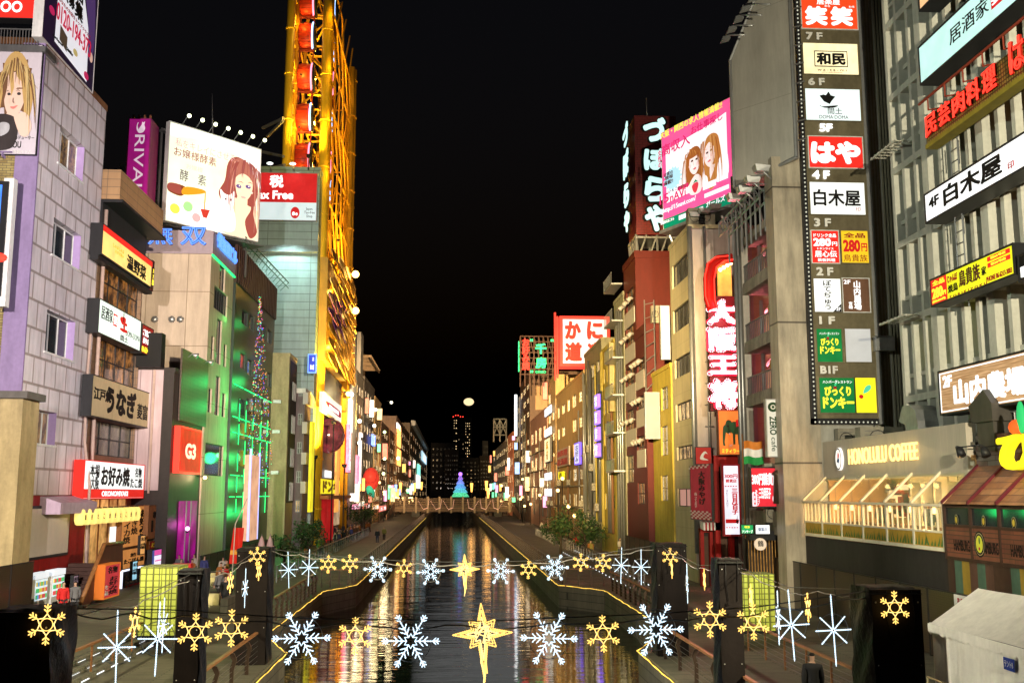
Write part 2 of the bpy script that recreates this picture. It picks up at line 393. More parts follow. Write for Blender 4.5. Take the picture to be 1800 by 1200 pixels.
# left: broad steps up to a low terrace, with short white light strips on the risers
TER = -11.7
st_ = MB()
for i in range(3): st_.box(-40, TER-.42*i, 12, 52-.004*i, .004+.15*i, .15*(i+1))
struct(st_, 'steps', PLANK)
ELED = E('step_led', (.9, .95, 1), 1.6)
lr = thing('step_lights', 'short white light strips along the low steps at left', 'step lights', (TER, 20, 0))
for i in range(3):
    for k in range(9): MB().box(TER-.42*i, TER-.42*i+.02, 30.2+k*1.45+.3*i, 30.2+k*1.45+.3*i+.7, .05+.15*i, .08+.15*i).build('light_strip', ELED, lr)
lr = thing('step_lights', 'two rows of white dots along the terrace edge on the right bank', 'step lights', (10.5, 70, 0))
for r_ in range(2):
    st2 = MB(); x = 11.4+r_*1.2; st2.box(x-.01, x+1.19 if r_ == 0 else 13.5, 62, 108, .003, .16+.18*r_)
    struct(st2, 'terrace_step', PAVE)
    for k in range(26): MB().box(x-.03, x-.01, 62.5+k*1.7, 62.85+k*1.7, .05+.18*r_, .11+.18*r_).build('light_dot', ELED, lr)

# rope lights along both banks
ROPE = E('yellow_rope_light', (1, .62, .1), 2.0, .5, ns=1.5)
def rope(name, label, pts):
    P = []
    for a, b_ in zip(pts[:-1], pts[1:]):
        L = math.hypot(b_[0]-a[0], b_[1]-a[1]); k = max(1, int(L/.6))
        for i in range(k): t = i/k; P.append((a[0]+(b_[0]-a[0])*t+random.uniform(-.012, .012), a[1]+(b_[1]-a[1])*t, -.06+random.uniform(-.03, .03)))
    P.append((*pts[-1], -.06)); m = MB(True).tube(P, [.022*random.uniform(.55, 1.15) for _ in P], 6); tag(m.build(name, ROPE), label, 'rope light')
rope('rope_light', 'yellow rope light along the left canal edge', [(x+.12, y) for x, y in LP[1:]] + [(-6.25, 262)])
rope('rope_light', 'yellow rope light along the right canal edge', [(x-.1, y) for x, y in RP] + [(7.15, 262)])
rope('rope_light', 'short yellow light across the left end of the quay before the wooden bridge', [(-6.2, 263), (-8.8, 263)])
rope('rope_light', 'short yellow light across the right end of the quay before the wooden bridge', [(7.1, 263), (9.4, 263)])

# railings
WOODR = D('handrail_wood', (.3, .14, .06), .45, .3); POST = D('bronze_post', (.09, .06, .045), .4, .3, metal=.3)
def railing(label, x, y0, y1, step, side, fancy=True, cable=True, h=1.1, mt=None, z=0):
    r = thing('railing', label, 'railing', (x, y0, z), 'railings along the banks')
    n_ = int((y1-y0)/step)
    for i in range(n_+1):
        y = y0+i*step; m = MB()
        if fancy: m.prism([(x, y-.04, z), (x-.12*side, y-.04, z+.0), (x-.12*side, y-.04, z+.55), (x-.2*side, y-.04, z+.85), (x-.12*side, y-.04, z+h-.06), (x, y-.04, z+h-.03), (x+.02*side, y-.04, z+h-.1), (x-.07*side, y-.04, z+.82), (x, y-.04, z+.6)], (0, .08, 0))
        else: m.box(x-.03, x+.03, y-.03, y+.03, z, z+h-.03)
        m.build('post', mt or POST, r)
    MB().box(x-.06, x+.06, y0, y1, z+h-.03, z+h+.04).build('handrail', WOODR if fancy else (mt or POST), r)
    if cable:
        for k in range(5): MB().tube([(x-.06*side*fancy, y0, z+.15+.17*k), (x-.06*side*fancy, y1, z+.15+.17*k)], .008 if fancy else .012, 4).build('cable', GREY, r)
railing('near left railing with wooden handrail and curved bronze posts', -6.85, 12, 38.6, 2.4, -1)
railing('near right railing with wooden handrail and curved bronze posts', 7.95, 12, 38.8, 2.4, 1)
railing('left railing along the recessed quay beyond the dark pillar', -8.35, 46, 65.5, 1.6, -1)
railing('right railing along the recessed quay beyond the dark pillar', 10.1, 47, 65.5, 1.6, 1)
railing('long left railing running to the wooden bridge', -6.6, 71, 262, 2.4, -1, False, h=1.2)
railing('long right railing running to the wooden bridge', 7.5, 70, 262, 2.4, 1, False, h=1.2)
railing('grey railing along the inner edge of the left walkway', -11.8, 72, 150, 2, -1, False, True, 1.1, GREY)
railing('grey railing along the inner edge of the right walkway', 12.3, 66, 150, 2, 1, False, True, 1.1, GREY)
railing('brown ramp railing beside the right green lantern', 11.5, 27, 43, 2.2, 1, False, True, 1.05, WOODR)
railing('brown step railing beside the left green lantern', -11.9, 25, 42, 2.2, -1, False, True, 1.05, WOODR)
# recessed quay cross rails
for x0, x1, y, lb in ((-8.3, -6.6, 68.2, 'short left cross railing where the quay steps out'), (7.5, 10, 68, 'short right cross railing where the quay steps out')):
    r = thing('railing', lb, 'railing', ((x0+x1)/2, y, 0), 'railings along the banks')
    for i in range(4): x = x0+(x1-x0)*i/3; MB().box(x-.03, x+.03, y-.03, y+.03, 0, 1.08).build('post', POST, r)
    MB().box(x0, x1, y-.05, y+.05, 1.08, 1.15).build('handrail', WOODR, r)
    for k in range(4): MB().tube([(x0, y, .2+.2*k), (x1, y, .2+.2*k)], .01, 4).build('cable', GREY, r)

# dark cloth-wrapped pillars carrying the light strings
TARP = D('black_board', (.02, .014, .013), .6, .4, bump=.2); SHEET = D('blue_black_sheet', (.012, .014, .022), .38, .5, bump=.8); TOPS = D('grey_sheet', (.04, .04, .037), .6, .4, bump=.6)
def pillar(label, x0, x1, y0, y1, h, side):
    r = thing('wrapped_pillar', label, 'pillar', ((x0+x1)/2, (y0+y1)/2, 0), 'dark wrapped pillars on the banks')
    MB().box(x0, x1, y0, y1, 0, h).build('board', TARP, r)
    xs = x1 if side > 0 else x0; m = MB(True); n1, n2 = 8, 22; k = len(m.v)   # hanging sheet on the water-side face, with folds
    for j in range(n2+1):
        for i in range(n1+1):
            t = i/n1; z = h+.04-(h-.02)*j/n2; pinch = .1*math.exp(-((j/n2-.36)/.05)**2)
            m.v.append(V((xs+side*(.02+.05*(1-abs(2*t-1)**3)+.03*math.sin(9*t+5*z)-pinch*.3), y0-.02+(y1-y0+.04)*t, z)))
    for j in range(n2):
        for i in range(n1): a = k+j*(n1+1)+i; m.f.append([a, a+1, a+n1+2, a+n1+1]); m.mi.append(0)
    m.build('side_sheet', SHEET, r)
    mt = MB(True); k = 0
    for j in range(7):
        for i in range(9): mt.v.append(V((x0-.05+(x1-x0+.1)*i/8, y0-.05+(y1-y0+.1)*j/6, h+.03+.03*math.sin(i*1.7+j)*math.sin(j*1.3) - (.12 if i in (0, 8) or j in (0, 6) else 0))))
    for j in range(6):
        for i in range(8): a = j*9+i; mt.f.append([a, a+1, a+10, a+9]); mt.mi.append(0)
    mt.build('top_sheet', TOPS, r)
    for k in range(6): q = V((x0+.08+(x1-x0-.16)*(k % 2), y0-.012, h-.25-1.25*(k//2))); MB(True).ball(q, .018, 6, 4).build('fixing', WHITE, r)
    for k in range(2): MB(True).tube([(x0+(x1-x0)*(.3+.5*k), y0-.015, h-.02), (x0+(x1-x0)*(.28+.55*k), y0-.03, h-.5), (x0+(x1-x0)*(.36+.4*k), y0-.02, h-1.1)], .01, 4).build('loose_cable', DK, r)
    return r
pillar('nearest dark wrapped pillar at left with one gold snowflake', -7.63, -6.63, 18, 19.1, 4.04, 1)
pillar('nearest dark wrapped pillar at right with one gold snowflake', 8.63, 9.68, 21.1, 22.2, 4.04, -1)
pillar('slim dark pillar at left between the two wide ones', -7.1, -6.48, 27.8, 28.5, 4.0, 1)
pillar('slim dark pillar at right between the two wide ones', 7.32, 7.95, 28.2, 28.9, 4.2, -1)
pillar('farther wide dark pillar at left corner of the quay', -7.64, -6.52, 37.9, 39, 4.04, 1)
pillar('farther wide dark pillar at right corner of the quay', 7.75, 8.9, 39, 40.1, 4.1, -1)

# ---------------------------------------------------------------- festive lights
GOLD = E('gold_rope', (1, .6, .14), 2.0); GOLDH = E('pale_gold_rope', (1, .68, .22), 2.2); LEDW = E('white_rope', (.66, .85, 1), 1.9); WIRE = D('pale_cable', (.4, .38, .36), .5, .2)
def beads(P, r):                            # rope light: small bulbs in a clear tube
    Q, R = [], []
    for a, b_ in zip(P[:-1], P[1:]):
        a, b_ = V(a), V(b_); k = max(2, int((b_-a).length/.021))
        for i in range(k): Q.append(a.lerp(b_, i/k)); R.append(r*(1.3 if len(Q) % 2 else .62))
    Q.append(V(P[-1])); R.append(r*.6); return Q, R
def seg(m, r, a, b_, n=5): m.tube(*beads([(a[0], 0, a[1]), (b_[0], 0, b_[1])], r), n)
def pol(r, d): return (r*math.cos(d), r*math.sin(d))
def add(p, q): return (p[0]+q[0], p[1]+q[1])
def gold_flake():
    r = thing('snowflake_light', 'gold snowflake light', 'snowflake light')
    t = .0115
    for k in range(6):
        d = PI/2+k*PI/3; m = MB(True); seg(m, t, pol(.17, d), pol(.335, d))
        for q in (.2, .26):
            for s in (-1, 1): seg(m, t, pol(q, d), add(pol(q, d), pol(.075, d+s*.85)))
        m.build('arm', GOLD, r)
    m = MB(True); m.tube([(*pol(.115 if k % 2 else .175, PI/2+k*PI/6), 0) for k in range(12)], t, 5, True); m.v = [V((v.x, v.z, v.y)) for v in m.v]; m.build('hexagon', GOLDH, r)
    m = MB(True); m.tube([(.1*math.cos(2*PI*k/18), 0, .1*math.sin(2*PI*k/18)) for k in range(18)], .008, 4, True); m.build('ring', GOLD, r)
    return r
def white_flake():
    r = thing('snowflake_light', 'large white snowflake light', 'snowflake light')
    t = .0115
    for k in range(6):
        d = k*PI/3; m = MB(True); seg(m, t, pol(.09, d), pol(.53, d))
        for q, L in ((.14, .13), (.23, .11), (.4, .085), (.455, .07)):
            for s in (-1, 1): seg(m, t, pol(q, d), add(pol(q, d), pol(L, d+s*.8)))
        m.build('arm', LEDW, r)
    m = MB(True); m.tube([(*pol(.13 if k % 2 else .075, k*PI/6), 0) for k in range(12)], t, 5, True); m.v = [V((v.x, v.z, v.y)) for v in m.v]; m.build('centre', LEDW, r)
    m = MB(True); m.tube([(.37*math.cos(2*PI*k/36), .02, .37*math.sin(2*PI*k/36)) for k in range(36)], .007, 4, True); m.build('ring', WIRE, r)
    return r
def burst():
    r = thing('starburst_light', 'white starburst light', 'starburst light')
    for k in range(8):
        d = k*PI/4; L = .66 if k in (2, 6) else .35
        m = MB(True); seg(m, .0125, pol(.02, d), pol(L, d)); m.build('ray', LEDW, r)
    m = MB(True); m.tube([(.3*math.cos(2*PI*k/32), .02, .3*math.sin(2*PI*k/32)) for k in range(32)], .007, 4, True); m.build('ring', WIRE, r)
    return r
def big_star():
    r = thing('star_light', 'gold star light', 'star light')
    def out(f, dn):
        P = []
        for k in range(8):
            d = PI/2+k*PI/4; R = {0: .54, 4: dn, 2: .55, 6: .55}.get(k, .34)
            P.append(pol(R*f, d)); P.append(pol(.21*f, d+PI/8))
        return [(x, 0, z) for x, z in P]
    for i, f in enumerate((1, .78, .55)):
        MB(True).tube(*beads(out(f, .85)+out(f, .85)[:1], .012), 5).build('outline', GOLD if i < 2 else GOLDH, r)
    for k in range(14):
        a = random.random()*6.28; b2 = a+random.uniform(1.5, 3); MB(True).tube([(.17*math.cos(a), random.uniform(-.05, .05), .17*math.sin(a)), (.15*math.cos(b2), 0, .15*math.sin(b2))], .008, 4).build('inner_strand', GOLDH, r)
    MB(True).tube([(-.03, 0, -.2), (-.05, 0, -.5), (.0, 0, -.72), (-.03, 0, -.95)], .014, 5).build('tail', GOLDH, r)
    MB(True).tube([(.05, 0, -.2), (.04, 0, -.5), (.05, 0, -.7)], .014, 5).build('tail', GOLD, r)
    MB(True).tube([(.31*math.cos(2*PI*k/32), .02, .31*math.sin(2*PI*k/32)) for k in range(32)], .006, 4, True).build('ring', WIRE, r)
    return r
PROTO = {'A': gold_flake, 'B': white_flake, 'C': burst, 'D': big_star}; used = {}
def hang(kind, p, rz, label, group=None, tilt=0):
    if kind not in used: used[kind] = o = PROTO[kind]()
    else: o = copy_tree(used[kind])
    put(o, p, rz, label, group); o.rotation_euler = (0, tilt, rz); return o
ORD = ['first', 'second', 'third', 'fourth', 'fifth', 'sixth', 'seventh', 'eighth']
NM = {'A': 'gold snowflake light', 'B': 'large white snowflake light', 'C': 'white starburst light', 'D': 'gold star light'}
near = 'C205,1137 C277,1122 A343,1110 A407,1103 B530,1121 A624,1117 B722,1126 D848,1113 B965,1121 A1060,1113 B1153,1106 A1248,1088 A1324,1092 C1391,1098 C1465,1107'
farr = 'C507,1001 C543,997 A577,991 A615,990 B664,1000 A710,998 B757,1004 D817,1000 B880,1003 A929,1001 B975,997 A1021,988 A1060,989 C1092,993 C1127,996'
for row, Y, lb in ((near, 19.2, 'near'), (farr, 38.2, 'far')):
    cnt = {}
    for tkn in row.split():
        k = tkn[0]; u, v_ = map(float, tkn[1:].split(',')); cnt[k] = cnt.get(k, 0)+1
        nm = NM[k] if k == 'D' else '%s from the left' % NM[k] if False else NM[k]
        lab = '%s with a long tail in the middle of the %s wire' % (nm, lb) if k == 'D' else '%s, %s of its kind from the left on the %s wire' % (nm, ORD[cnt[k]-1], lb)
        hang(k, PY(u, v_, Y + (.35 if k == 'C' else 0)), random.uniform(-.15, .15), lab, 'lights on the %s wire' % lb, random.uniform(-.06, .06))
hang('A', PY(82, 1097, 17.9), 0, 'gold snowflake light on the front of the nearest left pillar'); hang('A', PY(1573, 1067, 20.95), 0, 'gold snowflake light on the front of the nearest right pillar')
hang('A', PY(452, 977, 37.7), 0, 'gold snowflake light on the front of the farther left pillar'); hang('A', PY(1178, 978, 38.8), 0, 'gold snowflake light on the front of the farther right pillar')
hang('A', PY(455, 1003, 36.6), PI/2*.93, 'edge-on gold snowflake light just below the one on the farther left pillar'); hang('A', PY(1181, 1000, 37.4), PI/2*.93, 'edge-on gold snowflake light just below the one on the farther right pillar')
for k, u, v_, x, lb in (('A', 237, 1093, -7.0, 'gold snowflake light seen edge-on beside the nearest left pillar'), ('C', 287, 1098, -7.0, 'white starburst light seen edge-on in front of the left green lantern'), ('A', 330, 1058, -6.9, 'gold snowflake light seen edge-on before the slim left pillar'), ('A', 405, 1023, -6.95, 'gold snowflake light seen edge-on between slim and far left pillars'), ('C', 431, 1033, -6.95, 'white starburst light seen edge-on beside the farther left pillar'),
                        ('C', 1208, 1025, 8.0, 'white starburst light seen edge-on beside the farther right pillar'), ('A', 1238, 1018, 8.0, 'gold snowflake light seen edge-on between slim and far right pillars'), ('A', 1320, 1048, 8.0, 'gold snowflake light seen edge-on in front of the right green lantern'), ('C', 1368, 1085, 8.1, 'white starburst light seen edge-on right of the green lantern'), ('A', 1420, 1067, 8.2, 'gold snowflake light seen edge-on left of the nearest right pillar')):
    hang(k, PX(u, v_, x), PI/2*.92, lb)
def wire(label, P, r=.012, loops=0):
    Q = []
    for a, b_ in zip(P[:-1], P[1:]):
        for i in range(10): Q.append(V(a).lerp(V(b_), i/10) + V((0, 0, 0)))
    Q.append(V(P[-1])); tag_ = thing('cable_string', label, 'cable', Q[len(Q)//2])
    MB(True).tube(Q, r, 5).build('steel_wire', GREY, tag_)
    if loops:
        L = [p + V((0, random.uniform(-.03, .03), -.05-abs(math.sin(i*.55))*.09-random.uniform(0, .04))) for i, p in enumerate(Q)]
        MB(True).tube(L, r*1.3, 5).build('lamp_cable', WIRE, tag_)
wire('near cable carrying lights across the canal', [(-6.6, 18.9, 4.0)] + [PY(u, v_, 19.2) for u, v_ in ((300, 1071), (520, 1086), (848, 1091), (1150, 1078), (1330, 1066))] + [(8.65, 21.3, 4.0)], .011, 1)
wire('far cable carrying lights across the canal', [(-6.5, 38.3, 4.0)] + [PY(u, v_, 38.2) for u, v_ in ((560, 975), (700, 985), (817, 988), (940, 985), (1060, 972))] + [(7.8, 39.2, 4.05)], .014, 1)
wire('left cable from the nearest pillar to the farther one', [(-6.8, 19, 4.0), (-6.85, 23.5, 3.72), (-6.8, 28, 3.9), (-6.9, 33, 3.65), (-6.9, 38, 4)], .01, 1)
wire('right cable from the nearest pillar to the farther one', [(8.7, 21.5, 4.0), (8.2, 25, 3.75), (7.9, 28.4, 4.0), (8, 33.5, 3.7), (8, 39, 4.05)], .01, 1)

# green glowing lanterns
LG = T('lantern_glass', (.55, .6, .1), (.5, .56, .08), (.16, .18, .02), .3, .24, .022, 0, .3, .2, 0)
nn = LG.node_tree; bb = nn.nodes['Principled BSDF']; br = [x for x in nn.nodes if x.type == 'TEX_BRICK'][0]
nn.links.new(br.outputs['Color'], bb.inputs['Emission Color']); nn.links.new(_map(nn, _noise(nn, _pos(nn, 3, 3, .7), 1.0, 2), .12, .62, .32, .68), bb.inputs['Emission Strength'])
for lb, u, v_, wd, h, z0 in (('green glowing box lantern on the left steps', 275, 1122, 1.45, 2.7, .45), ('green glowing box lantern on the right deck', 1337, 1113, 1.35, 2.5, 0)):
    p = PZ(u, v_, z0); r = thing('box_lantern', lb, 'lantern', p); x, y = p.x, p.y
    MB().box(x-wd/2, x+wd/2, y, y+wd, z0+.12, z0+h).build('glass_body', LG, r)
    MB().box(x-wd/2-.03, x+wd/2+.03, y-.03, y+wd+.03, z0, z0+.12).build('base', DK, r)
    for i in range(7): q = x-wd/2+wd*i/6; MB().box(q-.014, q+.014, y-.03, y-.002, z0+.12, z0+h).build('rib', D('lantern_metal', (.2, .22, .08), .5), r)
    m = MB()
    for i in range(6): q = x-wd/2+wd*i/5; m.box(q-.012, q+.012, y-.012, y+wd+.012, z0+h+.001, z0+h+.025)
    for i in range(6): q = y+wd*i/5; m.box(x-wd/2, x+wd/2, q-.012, q+.012, z0+h+.002, z0+h+.02)
    m.build('top_grid', D('lantern_metal', (.2, .22, .08), .5), r)

# dark panel fences, both banks
FEN = T('fence_panel', (.045, .03, .016), (.04, .026, .014), (.015, .01, .008), .16, .09, .012, 0, .28, .3, .2)
def fence(label, X, Y0, Y1, h, z=0, st=2.4):
    r = thing('panel_fence', label, 'fence', (X, Y0, z)); n_ = max(1, round((Y1-Y0)/st)); s = -1 if X > 0 else 1
    for i in range(n_):
        a, b_ = Y0+(Y1-Y0)*i/n_, Y0+(Y1-Y0)*(i+1)/n_
        MB().box(X-.03, X+.03, a+.05, b_-.05, z+.05, z+h-.06).build('panel', FEN, r)
        MB().box(X-.05, X+.05, a-.04, a+.05, z, z+h).build('post', DK, r)
    MB().box(X-.045, X+.045, Y0, Y1, z+h-.055, z+h-.01).build('top_rail', DK, r)
fence('tall dark panel fence below the restaurants at right', 18, 22, 60, 2.5)
fence('dark panel fence before the red brown block on the right bank', 15.2, 74, 90, 2.4)
fence('dark panel fence before the white tiled block at left', -20, 36, 51.5, 2.35, .45)
fence('low dark panel fence below the beige and green lit blocks at left', -17.4, 74, 104, 1.7)
for y, lb in ((36.5, 'white notice board with red heading on the dark fence beside the tent'), (31.6, 'white notice board on the dark fence hidden partly behind the tent')):
    f = Fr((17.94, y, 1.15), (0, -1, 0), (-1, 0, 0))
    sign('notice_board', lb, 'notice', (f, .95, 1.3), .04, D('notice_white', (.62, .62, .58), .5, .15), None,
         [('注 意', .3, .8, .72, .92, DRED)] + [('この付近での飲食はご遠慮', .1, .66-.1*i, .9, .72-.1*i, DRED if i in (2, 3) else BLACK, {'bold': 0, 'd': .006}) for i in range(5)], 0)

# white event tents, lower right
TENT = D('tent_cloth', (.9, .88, .8), .7, .16, .7, bump=.25); FRM = D('tent_pole', (.45, .4, .3), .4, .2, metal=.4)
def tent(label, x0, x1, y0, y1, e, h, txt):
    r = thing('event_tent', label, 'tent', ((x0+x1)/2, (y0+y1)/2, 0)); xm = (x0+x1)/2
    def sheet(a, b_, c, d, nx=10, ny=8, sag=.05):
        m = MB(True)
        for j in range(ny+1):
            for i in range(nx+1):
                s, t = i/nx, j/ny; p = (V(a).lerp(V(b_), s)).lerp(V(d).lerp(V(c), s), t)
                m.v.append(p - V((0, 0, sag*math.sin(PI*s)*math.sin(PI*t))) + V((0, 0, .012*math.sin(7*s+11*t))))
        for j in range(ny):
            for i in range(nx): q = j*(nx+1)+i; m.f.append([q, q+1, q+nx+2, q+nx+1]); m.mi.append(0)
        return m
    A, B_, Cc, Dd = (x0, y0, e), (x0, y1, e), (xm, y1, h), (xm, y0, h); E_, F_ = (x1, y0, e), (x1, y1, e)
    m = sheet(A, B_, Cc, Dd); m2 = sheet(E_, F_, Cc, Dd); k = len(m.v); m.v += m2.v; m.f += [[i+k for i in f] for f in m2.f]; m.mi += m2.mi
    m.poly(A, E_, Dd); m.poly(B_, F_, Cc); m.build('roof', TENT, r)
    m = MB()
    for (p, q) in ((A, B_), (A, E_), (B_, F_)):
        p, q = V(p), V(q); L = (q-p).length; n_ = int(L/.32); o_ = V(((-.09 if p.x == q.x == x0 else 0), (-.09 if p.y == q.y == y0 else .09 if p.y == q.y else 0), 0))
        for i in range(n_):
            a, b_ = p.lerp(q, i/n_)+o_, p.lerp(q, (i+1)/n_)+o_; d = (b_-a)
            m.poly(a+V((0, 0, .02)), *[a+d*t - V((0, 0, .2+.09*math.sin(PI*t))) for t in (0, .2, .4, .6, .8, 1)], b_+V((0, 0, .02)))
    m.build('valance', TENT, r)
    m = MB(True); n_ = 40
    for i in range(n_+1):
        t = i/n_; wv = .055*math.sin(t*38)+.04*math.sin(t*17)+.02*math.sin(t*71)
        for z in (0, .8, 1.6, e-.1): m.v.append(V((x0+.03+wv*(1-z/e*.6), y0+.5+(y1-y0-.52)*t, z)))
    for i in range(n_):
        for j in range(3): q = i*4+j; m.f.append([q, q+4, q+5, q+1]); m.mi.append(0)
    m.build('side_cloth', TENT, r)
    MB().box(x1-.06, x1-.02, y0+.1, y1-.02, 0, e-.02).build('side_cloth', TENT, r)
    for x, y in ((x0+.05, y0+.05), (x0+.05, y1-.05), (x1-.05, y0+.05), (x1-.05, y1-.05)): MB(True).tube([(x, y, 0), (x, y, e-.03)], .025, 6).build('pole', FRM, r)
    if txt:
        f = Fr((x0-.06, y0+1.35, e-.62), (0, -1, 0), (-1, 0, 0)); MB().fbox(f, 0, .5, 0, .3, -.005, .005).build('name_tag', D('blue_tag', (.02, .05, .3), .5, .1), r)
        text(f, 'テントB', .05, .07, .45, .23, DIMW, r, c=.007, d=.004)
tent('white event tent with a blue name tag on its side cloth', 14, 17, 24.6, 30, 2.25, 3.25, 1)
tent('second white event tent cut by the right edge of the photo', 14, 17, 18.6, 24.2, 2.2, 3.15, 0)
r = thing('barrier', 'cream pipe barrier with a white sheet beside the tent', 'barrier', (12.6, 26, 0)); CR = D('cream_pipe', (.6, .5, .28), .4, .2)
for y in (23, 25.5, 28): MB(True).tube([(12.9, y, 0), (12.9, y, 1.1)], .03, 6).build('post', CR, r)
for z in (.55, 1.1): MB(True).tube([(12.9, 23, z), (12.9, 28, z)], .025, 6).build('rail', CR, r)
MB().box(12.87, 12.9, 26, 27.6, .3, 1.0).build('sheet', WHITE, r)
# ================================================================ LEFT BANK
LAV = T('lavender_panels', (.74, .7, .73), (.69, .65, .69), (.36, .31, .3), 1.53, 1.46, .075, .5, .45, .35, .3)
LAVP = D('lavender_plaster', (.27, .2, .36), .6, .25); BRK = T('yellow_brick', (.42, .34, .12), (.28, .2, .06), (.12, .1, .06), .42, .14, .016, .5, .8, .4, .4)
CREAM = T('cream_panels', (.56, .46, .36), (.54, .44, .345), (.24, .18, .12), 3.2, 4.4, .03, 0, .6, .3, .15); RUST = D('rusty_edge', (.3, .14, .06), .8, .6)
BROWN = T('brown_tile', (.2, .12, .065), (.17, .1, .055), (.07, .045, .03), 1.1, .5, .018, 0, .5, .3, .2); REDW = D('red_shopfront', (.3, .012, .012), .5, .4); WOOD = D('orange_wood', (.3, .13, .045), .5, .4)
XL = -22
y0, y1 = PX(62, 360, XL).y, PX(187, 195, XL).y
ztop = PX(187, 195, XL).z; zb = 5.9
WL = (GD, WHITE, 3, 1, .07); WLR = (GL('curtain_glass', (.1, .07, .05), .2, (.8, .45, .12), .28, 2.5, .42), WHITE, 3, 1, .07)
wc = wX(XL, WLR, (103, 237, 148, 305)) + wX(XL, WL, (92, 397, 142, 462), (80, 554, 131, 626)) + wX(XL, WLR, (65, 722, 98, 781))
L1 = bld('tiled_building', 'pale lavender tiled building with four windows above a red shopfront', XL, -40, y0, y1, zb, ztop, LAV, wc, (), para=.35, pm=RUST, rim=.05, dep=.5)
for q in wc:
    MB().box(XL-.47, XL+.004, q[1]-.03, q[1]-.006, q[2]+.01, q[3]-.01).build('reveal', D('lavender_reveal', (.42, .3, .55), .5, .2), L1)
    MB().box(XL-.05, XL+.07, q[0]-.15, q[1]+.1, q[2]-.12, q[2]).build('sill', WHITE, L1)
fr = Fr((-40, y0-.02, zb), (1, 0, 0), (0, -1, 0)); W = 18
m = MB(); m.fbox(fr, 0, 16.85, 0, ztop-zb-4.6, 0, .06); m.build('brick_face', BRK, L1)
MB().fbox(fr, 16.85, 18.02, -.02, ztop-zb, 0, .14).build('corner_pier', LAVP, L1)
m = MB()
for i in range(9):
    z = 1.4+i*2.05; m.fbox(fr, 15.9, 16.8, z, z+.05, .06, .5); m.fbox(fr, 16.0, 16.05, z-.5, z, .06, .4); m.fbox(fr, 16.3, 16.34, z-.25, z, .06, .5)
m.build('iron_bracket', LAVP, L1)
MB(True).tube([(XL+.15, y1-.7, 17.5), (XL+.12, y1-.9, 12), (XL+.25, y1-1.0, 9), (XL+.9, y1-1.6, 6.4), (XL+1.0, y1-1.9, 3), (XL+1.2, y1-2, 0)], .09, 8).build('pipe', D('pale_pipe', (.45, .33, .28), .5), L1)
# shopfront below
SX = XL+.25
m = MB(); m.box(-40, SX, y0+.1, y1-.05, 0, 5.88); m.build('shopfront', REDW, L1)
f = fX(SX+.05, 45, 893, 118, 975)
m = MB(); m.fbox(f[0], -.15, f[1]+.15, -.15, f[2]+.15, -.04, .06); m.build('screen_frame', DK, L1)
MB().fbox(f[0], 0, f[1], 0, f[2], .061, .09).build('blank_screen', D('grey_screen', (.5, .45, .4), .5, .1), L1)
m = MB(); m.prism([(SX, y0+2.6, 5.85), (SX+1.1, y0+2.6, 5.5), (SX+1.1, y0+2.6, 4.9), (SX, y0+2.6, 4.9)], (0, 5.6, 0)); m.build('shutter_box', D('lilac_cover', (.5, .38, .5), .5), L1)
f = Fr((XL+.26, y0+.2, .1), (0, 1, 0), (1, 0, 0))
# vending machines
for i, (u0, u1, lb) in enumerate(((62, 84, 'white drinks vending machine, left one of the pair'), (92, 113, 'white drinks vending machine, right one of the pair'))):
    a = PX(u0, 1025, -20.6).y; b = PX(u1, 1025, -20.6).y; r = thing('vending_machine', lb, 'vending machine', (-21, (a+b)/2, .0), 'drinks machines')
    MB().box(-21.5, -20.62, a, b, 0, 1.95).build('body', WHITE, r)
    ff = Fr((-20.6, a, 0), (0, 1, 0), (1, 0, 0)); w_ = b-a
    MB().fbox(ff, .06, w_-.06, .7, 1.7, -.01, .01).build('display', E('vending_display', (.8, .95, 1), .8, .3, ns=6), r)
    cols = [E('drink_a', (.8, .1, .1), .6), E('drink_b', (.1, .4, .8), .6), E('drink_c', (.1, .6, .2), .6), E('drink_d', (.8, .6, .1), .6)]
    m = MB()
    for q in range(3):
        for k in range(7): m.m = random.randrange(4); m.fbox(ff, .1+k*(w_-.2)/7, .1+(k+.6)*(w_-.2)/7, .78+q*.31, .98+q*.31, .012, .05)
    m.build('drinks', cols, r)
    MB().fbox(ff, .15, w_-.15, .2, .42, .0, .03).build('hatch', BLACK, r)
    MB().fbox(ff, 0, w_, 1.75, 2.05, -.4, .04).build('header', E('vending_header', (.1, .5, .15) if i else (.85, .9, .95), .8), r)
# signs on and around the first block
f0 = fY(y0-.35, -30, 78, 70, 272)
yp = sign('poster', 'large poster of a man with spiky brown hair on the brick wall', 'poster', f0, .15, D('poster_grey', (.55, .5, .55), .5, .1), DK, [('YOU', .52, .06, .73, .12, BLACK), ('ファッションプロデューサー', .2, .135, .95, .17, BLACK, {'bold': .005}), ('メンズナックル専属モデル', .15, .012, .92, .042, DIMW, {'bold': 0})], .03)
SKIN = D('print_skin', (.7, .5, .4), .6, .05); HAIR = D('print_hair', (.16, .08, .04), .6, .1); BLOND = D('print_blond', (.5, .33, .12), .6, .1); LIP = D('print_lip', (.6, .2, .17), .6, .05); EYE = D('print_eye', (.05, .04, .04), .5)
def spiky(cx, cy, rx, ry, n, k):
    return [(cx+rx*(1+(k if i % 2 else 0))*math.cos(2*PI*i/n), cy+ry*(1+(k if i % 2 else 0))*math.sin(2*PI*i/n)) for i in range(n)]
